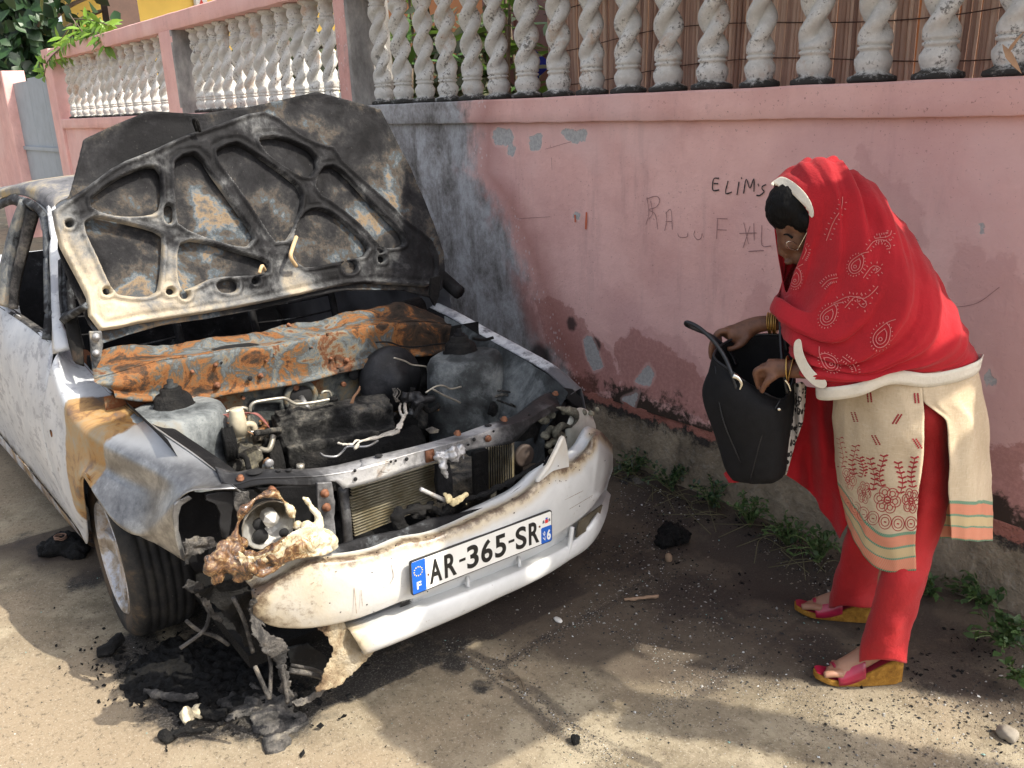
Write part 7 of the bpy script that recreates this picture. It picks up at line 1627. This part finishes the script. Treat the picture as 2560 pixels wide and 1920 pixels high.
# --- shawl
RG = [
 [(1669, 397, 0), (1704, 414, -.055), (1733, 440, -.082), (1748, 466, -.088), (1744, 500, -.084), (1733, 545, -.072), (1715, 590, -.055), (1700, 632, -.02), (1690, 600, .04), (1676, 520, .07), (1668, 430, .07), (1675, 392, .04)],
 [(1730, 350, 0), (1765, 385, -.075), (1785, 430, -.10), (1785, 480, -.105), (1775, 540, -.11), (1758, 600, -.11), (1735, 650, -.10), (1693, 655, -.05), (1690, 620, .05), (1705, 520, .09), (1715, 430, .09), (1720, 370, .06)],
 [(1785, 344, 0), (1815, 390, -.085), (1830, 450, -.12), (1835, 520, -.145), (1825, 590, -.165), (1795, 650, -.17), (1750, 690, -.16), (1672, 655, -.08), (1680, 640, .06), (1730, 540, .12), (1760, 440, .11), (1775, 370, .07)],
 [(1840, 366, 0), (1870, 420, -.10), (1890, 480, -.14), (1900, 550, -.18), (1890, 620, -.205), (1855, 690, -.21), (1790, 735, -.20), (1690, 698, -.12), (1690, 670, .08), (1760, 590, .15), (1810, 480, .13), (1830, 390, .08)],
 [(1895, 412, 0), (1925, 470, -.11), (1945, 540, -.16), (1955, 610, -.20), (1940, 680, -.225), (1895, 740, -.23), (1820, 775, -.215), (1712, 738, -.15), (1710, 700, .10), (1790, 640, .17), (1850, 530, .15), (1880, 440, .09)],
 [(1955, 492, 0), (1982, 550, -.12), (2000, 620, -.17), (2000, 680, -.20), (1975, 735, -.225), (1925, 775, -.235), (1850, 800, -.225), (1725, 770, -.17), (1730, 730, .11), (1820, 690, .18), (1890, 600, .16), (1935, 520, .10)],
 [(2022, 598, 0), (2040, 650, -.12), (2045, 700, -.16), (2030, 745, -.19), (1995, 775, -.21), (1930, 795, -.225), (1860, 815, -.23), (1735, 800, -.18), (1745, 760, .11), (1850, 730, .18), (1940, 680, .16), (1995, 620, .10)],
 [(2080, 705, 0), (2085, 735, -.11), (2075, 765, -.15), (2045, 785, -.175), (1995, 797, -.195), (1925, 803, -.215), (1855, 824, -.225), (1750, 824, -.18), (1760, 780, .10), (1870, 755, .17), (1970, 735, .15), (2050, 715, .09)],
 [(2112, 772, 0), (2108, 782, -.09), (2090, 792, -.13), (2055, 803, -.16), (2000, 812, -.18), (1925, 806, -.21), (1855, 832, -.22), (1775, 838, -.18), (1790, 800, .10), (1880, 780, .16), (1990, 775, .14), (2080, 775, .07)]]
rowsS = loft([[F(*p) for p in r] for r in RG], 150, 12, True)
NR = len(rowsS); ctr_ = [sum(r, Vector()) / len(r) for r in rowsS]
for i, r in enumerate(rowsS):
    for j, p in enumerate(r):
        t = i / (NR - 1); s_ = j / len(r); nn = (p - ctr_[i]); nn = nn.normalized() if nn.length > 0 else nn
        low = math.sin(math.pi * min(1, s_ / .62)) if s_ < .62 else .4
        k = .011 * math.sin(t * 40 + 3.0 * fb(Vector((s_ * 4, t * 3, 0)), 1, 2) + s_ * 3) * sst(.02, .12, t) * (.35 + .65 * sst(.1, .5, s_) * sst(.75, .55, s_)) * sst(1, .8, t)
        k2 = .020 * fb(Vector((t * 15, s_ * 2.2, 5)), 1, 3) + .005 * fb(p, 18, 3) + .010 * (.35 - abs(fb(Vector((t * 9 + s_ * 1.5, s_ * 1.6 - t, 9)), 1, 2)) * 2.2)
        r[j] = p + nn * (k + k2 * sst(0, .08, t) * (1 - .6 * sst(.9, 1, t)))
sh = rows_obj('shawl', rowsS, M_RED, per, closed=True); solid(sh, .0022, 0)
def trim(name, row, d, wd_, par, lo=0, hi=1):
    n = len(row); P = row[int(lo * n):int(hi * n) + 1] if hi < 1 else row + [row[0]]
    C0 = sum(row, Vector()) / n; rows = []
    for k in range(4):
        rows.append([p + d(p) * (wd_ * (k / 3 * 1.25 - .25)) + (p - C0).normalized() * (.006 + .004 * (3 - k) / 3) for p in P])
    o = rows_obj(name, rows, M_TRIM, par); solid(o, .003, 0); return o
tr1 = trim('hem_trim', rowsS[-1], lambda p: -W, .030, sh)
r0_ = rowsS[0]; fsb = projector(bvh_of([[r + [r[0]] for r in rowsS]]), .004)
tr2 = patch('edge_trim', [(1664, 398), (1676, 388), (1690, 382), (1712, 392), (1735, 412), (1748, 430), (1757, 452), (1756, 470), (1746, 462), (1730, 438), (1712, 421), (1690, 405), (1674, 402)], 0, M_TRIM, sh, step=3, relief=0, thick=.002, smoothp=50, mapf=lambda x, y: fsb(x, y) or F(x, y, -.04), mapn=FN)
# white-edged sleeve end falling from the forearm
slv = patch('sleeve_edge', [(1717, 738), (1729, 734), (1735, 762), (1747, 788), (1764, 808), (1784, 822), (1782, 838), (1760, 833), (1739, 814), (1723, 787), (1715, 762)], 0, M_TRIM, sh, step=2, relief=0, thick=.003, smoothp=60, mapf=lambda x, y: F(x, y, -.205 - .0003 * (x - 1716)), mapn=FN)
fs_ = projector(bvh_of([[r + [r[0]] for r in rowsS]]), .0035)
PR = []
def paisley(cx, cy, s_, rot, flip=1):
    def T(x, y): x *= s_ * flip; y *= s_; return (cx + x * math.cos(rot) - y * math.sin(rot), cy + x * math.sin(rot) + y * math.cos(rot))
    o_ = [(0, -22), (8, -16), (12, -6), (13, 6), (8, 16), (0, 20), (-8, 16), (-12, 8), (-11, -2), (-6, -12), (2, -24), (12, -32)]
    PR.append(([T(x, y) for x, y in o_], 1)); PR.append(([T(x * .62, y * .62 + 2) for x, y in o_[:-1]], 1))
    PR.append(([T(3 * math.cos(a), 6 + 3 * math.sin(a)) for a in (0, 1.2, 2.4, 3.6, 4.8, 6.2)], 1))
    for k in range(20):
        a = k / 20 * 2 * math.pi; x, y = 15.5 * math.cos(a), 2 + 22 * math.sin(a); PR.append(([T(x, y), T(x * 1.13, 2 + (y - 2) * 1.13)], 0))
def scroll(P, ticks=True):
    PR.append((P, 1)); Q = resample([Vector((x, y, 0)) for x, y in P], 18)
    for i in range(1, 17):
        d = (Q[i + 1 if i < 17 else i] - Q[i - 1]).normalized(); n_ = Vector((-d.y, d.x, 0)) * (5.5 if i % 2 else -5.5); PR.append(([(Q[i].x + n_.x, Q[i].y + n_.y), (Q[i].x + n_.x * 1.8, Q[i].y + n_.y * 1.8)], 0))
paisley(1905, 725, 1.35, .35); paisley(1790, 680, 1.2, .5); paisley(1850, 570, 1.1, .45); paisley(1790, 782, 1.15, -.9); paisley(1718, 600, 1.0, .15)
scroll([(1800, 655), (1835, 640), (1865, 645), (1885, 632), (1897, 618)]); scroll([(1825, 665), (1850, 640), (1872, 655), (1865, 665), (1855, 655)]); scroll([(1872, 540), (1890, 520), (1915, 520), (1925, 535), (1915, 538)]); scroll([(1865, 600), (1885, 575), (1903, 580), (1890, 590)]); scroll([(1890, 515), (1920, 510), (1926, 498)]); scroll([(1775, 620), (1790, 605), (1810, 600)]); scroll([(1820, 770), (1845, 790), (1850, 808)]); scroll([(1785, 520), (1800, 480), (1818, 450), (1820, 425)]); scroll([(1733, 560), (1742, 540), (1735, 530)])
M_PRN = plain('pale_pink_print', (.50, .14, .13), .85)
prints('paisley_lines', [p for p, k in PR if k], .0021, M_PRN, sh, fs_, 3)['kind'] = 'stuff'; prints('paisley_ticks', [p for p, k in PR if not k], .0022, M_PRN, sh, fs_)['kind'] = 'stuff'
# the loose end hanging behind the bag
patch('shawl_end', [(1735, 835), (1800, 842), (1812, 900), (1818, 1000), (1830, 1080), (1832, 1130), (1812, 1165), (1795, 1130), (1770, 1100), (1762, 1075), (1745, 1055), (1715, 1035), (1690, 1020), (1640, 1040), (1575, 1045), (1564, 1022), (1600, 1000), (1690, 960), (1720, 900)], 0, M_RED, sh, step=5, relief=.02, sc=7, thick=.002,
      mapf=lambda x, y: F(x, y, .12 + .03 * math.sin((x - y * .25) * .06) + .01 * math.sin(x * .13)), mapn=FN)
# ================================================================ HANDBAG
M_BAG = plain('black_nylon', (.007, .007, .008), .8, 0, .3, 250, .25, .001, Specular_IOR_Level=.25); M_HAN = plain('black_leather_handle', (.010, .011, .014), .35, 0, .2, 60)
bag = empty('handbag', tuple(F(1630, 1040, -.04)), 'open black tote handbag with tubular handles held by the person in red', 'handbag')
BR = [[(1582, 1034, -.05), (1620, 1044, -.10), (1665, 1044, -.10), (1690, 1030, -.05), (1680, 1015, .03), (1600, 1015, .03)],
      [(1570, 1015, -.05), (1615, 1022, -.115), (1672, 1025, -.115), (1697, 1010, -.05), (1685, 990, .045), (1590, 990, .045)],
      [(1545, 940, -.05), (1600, 950, -.13), (1675, 950, -.13), (1703, 935, -.05), (1695, 920, .055), (1570, 915, .055)],
      [(1518, 855, -.04), (1575, 870, -.14), (1670, 890, -.14), (1706, 880, -.05), (1705, 850, .06), (1560, 830, .06)],
      [(1532, 805, -.05), (1575, 822, -.13), (1660, 868, -.13), (1704, 862, -.05), (1708, 800, .06), (1580, 775, .06)],
      [(1542, 765, -.06), (1578, 800, -.11), (1640, 843, -.115), (1700, 855, -.06), (1716, 735, .055), (1598, 728, .055)]]
br_ = loft([[F(*p) for p in r] for r in BR], 70, 7, True)
bs_ = rows_obj('bag_body', br_, M_BAG, bag, closed=True, disp=lambda p: vnoise(p, 7, .008)); fixn(bs_); solid(bs_, .004, 0)
bot = [sum(br_[0], Vector()) / 70] + br_[0]; obj('bag_base', bot, [(0, i + 1, (i + 1) % 70 + 1) for i in range(70)], M_BAG, bag)
MB().tube(br_[-1], .0035, 7, smooth=False, closed=True).build('rim_piping', M_HAN, bag)
b = MB(); b.tube([F(x, y, q) for x, y, q in [(1620, 1040, -.118), (1650, 930, -.145), (1686, 862, -.128)]], .0018, 5); b.tube([F(x, y, q) for x, y, q in [(1600, 1000, -.12), (1560, 900, -.13), (1545, 790, -.09)]], .0016, 5); b.each('seam', M_HAN, bag)
b = MB(); b.tube([F(x, y, q) for x, y, q in [(1592, 842, -.135), (1580, 805, -.13), (1565, 770, -.11), (1540, 735, -.09), (1510, 708, -.07), (1485, 696, -.05), (1483, 702, -.03), (1505, 712, -.01), (1540, 728, .02), (1575, 760, .05), (1590, 790, .055)]], .0062, 9); b.build('handle', M_HAN, bag)
b = MB(); b.tube([F(x, y, q) for x, y, q in [(1700, 850, -.07), (1692, 800, -.06), (1687, 740, -.03), (1686, 690, .0), (1680, 672, .03), (1690, 700, .06), (1700, 760, .06)]], .0058, 9); b.build('handle', M_HAN, bag)
M_CHR = plain('chrome_fitting', (.7, .68, .62), .15, 1, .05, 40)
b = MB(); b.tube([F(x, y, -.142) for x, y in [(1584, 812), (1594, 816), (1602, 828), (1598, 842)]], lambda t: .009 - .006 * t, 8); b.build('handle_fitting', M_CHR, bag)
b = MB(); b.tube([F(x, y, -.10) for x, y in [(1696, 820), (1703, 830), (1708, 845)]], lambda t: .006 - .004 * t, 8); b.build('handle_fitting', M_CHR, bag)
MB().lathe(F(1683, 884, -.140), -FN, [(.005, 0), (.005, .003), (.002, .004)], 12).build('stud', M_CHR, bag)
MB().tube([F(1672, 782, .03), F(1676, 800, .025), F(1678, 815, .02)], .003, 6).build('zip_pull', plain('red_zip_pull', (.35, .05, .05), .5), bag)
# leopard cloth
s = N('leopard_print'); v1 = s.vor(55); v2 = s.noise(60, 3, .6)
M_LEO = s.out(s.mix(s.st(s.ma('ADD', s.ma('ABSOLUTE', s.ma('SUBTRACT', v1, .36)), s.ma('MULTIPLY', s.ma('SUBTRACT', v2, .5), .3)), .13, .16), (.012, .01, .01), (.50, .46, .42)), .8)
leo = patch('leopard_scarf', zb([(940, 1280), (985, 1270), (1010, 1300), (1000, 1400), (985, 1500), (950, 1600), (905, 1760), (890, 1800), (895, 1700), (930, 1500), (945, 1380)]), 0, M_LEO, None, step=3, relief=.01, thick=.003, mapf=lambda x, y: F(x, y, -.02 + .015 * math.sin(x * .25)), mapn=FN)
tag(leo, 'black and white leopard print scarf hanging out beside the black handbag', 'scarf')
# ================================================================ WEEDS, DEBRIS, GRIT
M_DRY = plain('dry_stem', (.11, .10, .05), .8); M_WSTEM = plain('weed_stem', (.1, .14, .05), .7)
def weed(x, y, n, h, L, label, grp='weeds growing along the foot of the wall', mat=M_WEED, vine=None):
    p0_ = K(x, y, Z=.03); e_ = empty('weed', tuple(p0_), label, 'weed', grp); bs = MB(); bl_ = MB()
    for k in range(n):
        a = random.uniform(0, 6.28); r = random.uniform(.3, 1) * h * .8
        tip = p0_ + Vector((math.cos(a) * r, math.sin(a) * r - .35 * r, h * random.uniform(.35, 1))); mid = p0_.lerp(tip, .5) + Vector((0, 0, h * .22)); bs.tube([p0_, mid, tip], .0018, 4, num=6)
        for j in range(7):
            q = p0_.lerp(tip, .25 + .75 * j / 6) + Vector((0, 0, h * .25 * math.sin(math.pi * (.25 + .75 * j / 6)))); d = (rdir() + (tip - p0_).normalized() * .6 + Vector((0, -.3, .1))).normalized(); l_ = L * random.uniform(.6, 1.2); leaf_mesh(bl_, q, d, W + rdir() * .35, l_, l_ * random.uniform(.35, .75))
    bs.build('stem', M_WSTEM, e_); bl_.build('leaves', mat, e_); return e_
weed(1995, 1290, 12, .10, .034, 'small round leaved weed right behind the red trouser leg')
weed(2120, 1310, 18, .12, .030, 'leafy weed between the trouser leg and the right edge, nearest the wall')
weed(2165, 1400, 24, .12, .032, 'bushiest weed at the right edge of the picture')
weed(2205, 1480, 9, .07, .028, 'low weed sprig at the far right, below the bushy one')
weed(2070, 1290, 9, .07, .026, 'thin low weed just right of the person, beside the plinth')
for i, (x, y, lab) in enumerate([(1370, 1030, 'dark straggly weed nearest the car bumper at the wall foot'), (1450, 1060, 'dark straggly weed behind the black lump of ash'), (1540, 1100, 'dark straggly weed under the handbag'), (1620, 1140, 'dark straggly weed right of the one under the handbag'), (1700, 1180, 'dark straggly weed left of the red trousers'), (1770, 1215, 'dark straggly weed touching the far trouser leg')]):
    WE = weed(x, y, 26, .13, .024, lab, mat=M_DARKLEAF if i < 3 else M_WEED)
    vb = MB(); p_ = K(x, y, Z=.03)
    for k in range(6): a = p_ + Vector((random.uniform(-.15, .15), random.uniform(-.05, .1), 0)); vb.tube([a, a + Vector((random.uniform(-.1, .1), random.uniform(-.12, 0), .05)), a + Vector((random.uniform(-.2, .2), random.uniform(-.2, -.02), .005))], .0015, 4, num=8)
    vb.build('dry_stems', M_DRY, WE)
def lump(name, items, mat, label, cat, vox=.006, amp=.015, sc=25, sm=1, grp=None):
    b = MB()
    for it in items:
        if it[0] == 's': b.tube([K(x, y, Z=z) for x, y, z in it[1]], it[2], 7)
        else: x, y, z, rx, ry, rz = it; b.ball(K(x, y, Z=z), rx, ry, rz, n=12, m=8)
    o = b.build(name, mat, None, loc=tuple(K(*(items[0][1][0][:2] if items[0][0] == 's' else items[0][:2]), Z=0))); remesh(o, vox, amp, sc, sm); tag(o, label, cat, grp); return o
random.seed(21)
hp = [(random.gauss(450, 75), random.gauss(1455, 26), .004, random.uniform(.03, .09), random.uniform(.03, .08), random.uniform(.008, .022)) for _ in range(70)]
lump('ash_heap', hp, M_CHAR, 'heap of black ash and melted plastic under the missing front corner of the car', 'ash', .007, .028, 45, 0)
hp2 = [(random.gauss(560, 40), random.gauss(1530, 22), .006, random.uniform(.02, .06), random.uniform(.02, .05), random.uniform(.008, .02)) for _ in range(20)] + [('s', [(640, 1500, .02), (590, 1530, .03), (540, 1545, .02)], .012)]
lump('ash_heap', hp2, M_CHARLIGHT, 'grey ash crust in front of the black heap, below the torn bumper end', 'ash', .007, .02, 40, 0)
lump('charred_strip', [('s', [(310, 1492, .02), (345, 1500, .03), (390, 1508, .035), (430, 1500, .03)], .013)], M_CHARLIGHT, 'curled charred plastic strip lying at the front edge of the ash', 'debris')
lump('tyre_scrap', [('s', [(212, 1410, .01), (235, 1400, .02), (262, 1375, .03)], .022), (230, 1405, .012, .04, .03, .012)], M_CHAR, 'burnt rubber scrap on the road left of the ash heap beside the tyre', 'debris')
lump('foam_piece', [(403, 1548, .03, .022, .018, .035), (430, 1535, .025, .025, .02, .02)], plain('cream_foam_piece', (.6, .52, .36), .8, 0, .35, 30, .6, .01), 'pale cream lump of scorched foam in front of the ash', 'debris', .005, .012, 40)
lump('charred_piece', [('s', [(350, 1592, .02), (380, 1582, .02), (420, 1578, .02), (452, 1575, .015)], .007), ('s', [(375, 1590, .02), (400, 1570, .03), (425, 1558, .03)], .008), (355, 1590, .015, .022, .02, .018), ('s', [(385, 1590, .01), (362, 1605, .005), (360, 1625, .003)], .003), ('s', [(430, 1530, .03), (460, 1545, .02), (490, 1540, .02)], .018)], M_CHAR, 'twisted charred fragment nearest the bottom of the picture', 'debris', .005, .01, 50)
lump('burnt_lump', [(140, 1175, .02, .09, .07, .04), (110, 1185, .02, .06, .05, .03), (165, 1190, .015, .06, .05, .03)], M_CHAR, 'flat burnt lump on the road behind the front wheel', 'debris', .008, .03, 30, 0)
b = MB(); c_ = K(131, 1163, Z=.055)
for k in range(2): b.tube([c_ + Vector((.022 * math.cos(t), .022 * math.sin(t), k * .008 + t * .001)) for t in [i * .52 for i in range(12)]], .003, 6, closed=True)
tag(b.build('metal_ring', plain('brown_metal', (.22, .13, .09), .6, .3), None, loc=tuple(c_)), 'brown metal ring on the burnt lump behind the wheel', 'ring')
lump('burnt_lump', [(1452, 1155, .03, .06, .05, .045), (1435, 1168, .02, .04, .04, .03), (1470, 1160, .02, .04, .04, .03)], M_CHAR, 'round black ash lump between the car and the person', 'debris', .006, .03, 50, 0)
lump('stone', [(1444, 1205, .012, .018, .015, .02)], plain('brown_stone', (.25, .17, .11), .9), 'brown pebble just in front of the round black lump', 'stone', .004, .006, 40)
lump('stone', [(1205, 1339, .006, .022, .012, .008)], plain('white_stone', (.6, .58, .54), .8), 'whitish flat stone on dark ground in front of the bumper', 'stone', .004, .006, 40)
lump('stone', [(2178, 1585, .015, .03, .025, .02)], plain('grey_stone', (.24, .21, .17), .9), 'grey stone at the lower right edge of the road', 'stone', .005, .01, 40)
lump('stone', [(1243, 1598, .01, .016, .016, .014)], M_CHAR, 'small black cinder on sunlit concrete at bottom centre', 'stone', .004, .01, 60)
lump('foil_scrap', [(1375, 1040, .03, .05, .03, .02), (1395, 1050, .02, .03, .02, .02), (1350, 1045, .02, .03, .02, .02)], M_CHARLIGHT, 'crumpled grey ash scrap at the wall foot next to the bumper corner', 'debris', .005, .03, 50, 0)
tw = lump('twig', [('s', [(1348, 1295, .008), (1375, 1293, .012), (1400, 1290, .012), (1423, 1288, .010)], .0065)], plain('twig_bark', (.26, .17, .11), .9), 'short brown twig lying in front of the car', 'twig', .003, .004, 60)
lump('root', [('s', [(1078, 1458, .006), (1100, 1465, .012), (1118, 1462, .012), (1128, 1475, .010), (1132, 1490, .008)], .0035)], plain('root_bark', (.12, .09, .06), .9), 'thin bent root fragment in the pavement crack', 'root', .002, .002, 60)
# dark skid of rubber beside the crack
# char flakes
random.seed(9); b = MB()
for _ in range(2200):
    x = random.gauss(450, 110); y = random.gauss(1475, 42) + (x - 450) * .12; p = K(x, y, Z=0); s_ = random.choice((.003, .004, .006, .009, .014)) * random.uniform(.6, 1.2); z = ground_height(p.x, p.y)
    a = random.uniform(0, 6.28); e1_ = Vector((math.cos(a), math.sin(a), random.uniform(-.5, .8))).normalized(); e2_ = e1_.cross(rdir()).normalized(); c = Vector((p.x, p.y, z + s_ * .3 + random.uniform(0, .012)))
    b.add([c + e1_ * s_, c + e2_ * s_ * .6, c - e1_ * s_ * .8, c - e2_ * s_ * .7, c + W * s_ * .35], [(0, 1, 4), (1, 2, 4), (2, 3, 4), (3, 0, 4), (3, 2, 1, 0)])
for _ in range(2600):
    p = Vector((random.uniform(-3.0, -.6), 2.78 - abs(random.gauss(0, .32)), 0)); s_ = random.choice((.002, .003, .004, .006, .009)) * random.uniform(.6, 1.2); z = ground_height(p.x, p.y)
    if fb(p, 3, 3) < -.05: continue
    a = random.uniform(0, 6.28); e1_ = Vector((math.cos(a), math.sin(a), random.uniform(-.4, .5))).normalized(); e2_ = e1_.cross(rdir()).normalized(); c = Vector((p.x, p.y, z + s_ * .3))
    b.add([c + e1_ * s_, c + e2_ * s_ * .6, c - e1_ * s_ * .8, c - e2_ * s_ * .7, c + W * s_ * .35], [(0, 1, 4), (1, 2, 4), (2, 3, 4), (3, 0, 4), (3, 2, 1, 0)])
tag(b.build('char_flakes', M_CHAR, None, smooth=False), 'black flakes of char strewn round the ash heap and along the wall foot', 'ash', kind='stuff')
# loose glass and grit
random.seed(5)
b = MB(); tones = []
def bit(x, y, s_):
    z = ground_height(x, y); c = Vector((x, y, z + s_ * .25)); a = random.uniform(0, 6.28); e1_ = Vector((math.cos(a), math.sin(a), random.uniform(-.3, .3))).normalized(); e2_ = W.cross(e1_).normalized()
    r = [random.uniform(.6, 1.2) for _ in range(6)]; n0_ = len(b.v)
    b.add([c + e1_ * s_ * r[0], c + e2_ * s_ * .7 * r[1], c - e1_ * s_ * r[2], c - e2_ * s_ * .7 * r[3], c + W * s_ * .5 * r[4], c - W * s_ * .3], [(0, 1, 4), (1, 2, 4), (2, 3, 4), (3, 0, 4), (1, 0, 5), (2, 1, 5), (3, 2, 5), (0, 3, 5)])
    t = random.random(); tones.extend([t] * 6)
for _ in range(15000):
    x = random.uniform(-2.9, -.5); y = 2.75 - abs(random.gauss(0, .55)); 
    if fb(Vector((x, y, 0)), 2.2, 3) + .2 * random.random() < -.02 or y < .6: continue
    bit(x, y, random.choice((.0015, .002, .0025, .003, .004, .006)) * random.uniform(.7, 1.3))
for _ in range(5200):
    x = random.uniform(-3.8, -.4); y = random.uniform(-.1, 2.3); bit(x, y, random.choice((.0012, .0015, .002, .003, .004)) * random.uniform(.6, 1.2))
for x0, y0, x1, y1 in ((1560, 1480, 1290, 1340), (1440, 1240, 1220, 1350), (1620, 1420, 1400, 1545), (1180, 1560, 1350, 1659)):
    A = K(x0, y0, Z=0); B = K(x1, y1, Z=0)
    for _ in range(650): t = random.random(); p = A.lerp(B, t); bit(p.x + random.gauss(0, .03), p.y + random.gauss(0, .03), random.uniform(.001, .003))
for x0, y0, x1, y1 in ((961, 1380, 1280, 1600), (1080, 1440, 1290, 1320)):
    A = K(x0, y0, Z=0); B = K(x1, y1, Z=0)
    for _ in range(420): t = random.random(); p = A.lerp(B, t); bit(p.x + random.gauss(0, .018), p.y + random.gauss(0, .018), random.uniform(.0015, .005))
c_ = K(1690, 1500, Z=0)
for _ in range(700): bit(c_.x + random.gauss(0, .12), c_.y + random.gauss(0, .06), random.uniform(.001, .0032))
s = N('glass_and_grit'); M_GRIT = s.out(s.ramp(s.attr('tone'), [(0, (.015, .015, .015)), (.45, (.06, .05, .04)), (.66, (.17, .14, .11)), (.84, (.27, .26, .24)), (.955, (.5, .51, .5)), (.985, (.16, .28, .25))], 'CONSTANT'), .7)
gr = b.build('grit', M_GRIT, None, smooth=False, attr={'tone': tones}); tag(gr, 'scattered broken glass and grit on the road', 'grit', kind='stuff')
# ================================================================ WHAT CASTS THE SHADE: an unseen sheet added out of frame, cut to the wanted shadow
HR = 2.75; TS = TOSUN / TOSUN.z
SOLID = [(.02, -4.6), (.02, -2.0), (-.30, -1.25), (-.34, .12), (-.30, .28), (-.22, .36), (.34, .36), (.36, .20), (.46, .19), (.52, .32), (.62, .47), (.77, .64), (1.0, .9), (1.25, 1.2), (1.7, 1.9), (2.2, 2.7), (2.2, -4.6)]
STRIP = [(.30, .32), (.49, .53), (.595, .70), (.69, .87), (.97, 1.33), (1.5, 2.2), (1.6, 2.15), (1.2, 1.70), (.66, 1.18), (.52, .93), (.38, .68), (.19, .46)]
HOLE = [(.24, -.66, .085, .11), (.40, -.35, .05, .05), (.52, -.03, .075, .09), (.58, .26, .09, .10), (.10, -.20, .05, .04), (-.02, -.9, .10, .07)]  # openings cut so that sun patches fall on the person and car
SPOT = [(-.52, -1.05, .05, .10)]
def shade(u, v):
    for a, b_, ru, rv in HOLE:
        if ((u - a) / ru) ** 2 + ((v - b_) / rv) ** 2 < 1 + .5 * fb(Vector((u, v, 0)), 14, 2): return False
    n_ = .008 * fb(Vector((u, v, 0)), 6, 2)
    return sdpoly(u, v, SOLID) < n_ or sdpoly(u, v, STRIP) < n_
rf = empty('shade_sheet', (1, 3.6, 0), 'unseen sheet added outside the picture and cut to throw the shade pattern', 'roof')
vs = []; fs = []; idx = {}; st_ = .025
for i in range(-16, 100):
    for j in range(-186, 112):
        u = i * st_ * 1.0 + .0; v = j * st_
        if not (-.4 < u < 3.6): continue
        if shade(u + st_ / 2, v + st_ / 2):
            f = []
            for a, b_ in ((i, j), (i + 1, j), (i + 1, j + 1), (i, j + 1)):
                if (a, b_) not in idx:
                    p = car(a * st_, b_ * st_, 0) + TS * HR; p.z += .012 * math.sin(p.x * 60); idx[(a, b_)] = len(vs); vs.append(p)
                f.append(idx[(a, b_)])
            fs.append(tuple(f))
tin = obj('blocker_sheet', vs, fs, plain('grey_sheet', (.35, .34, .32), .5, .5), rf); solid(tin, .004, 0)
for x, y in ((.1, 3.3), (2.6, 3.3), (2.6, 5.4), (-2.2, 5.0)): MB().tube([(x, y, 0), (x, y, HR)], .05, 10, smooth=False).build('post', M_BARK, rf)  # poles added under the unseen shade sheet
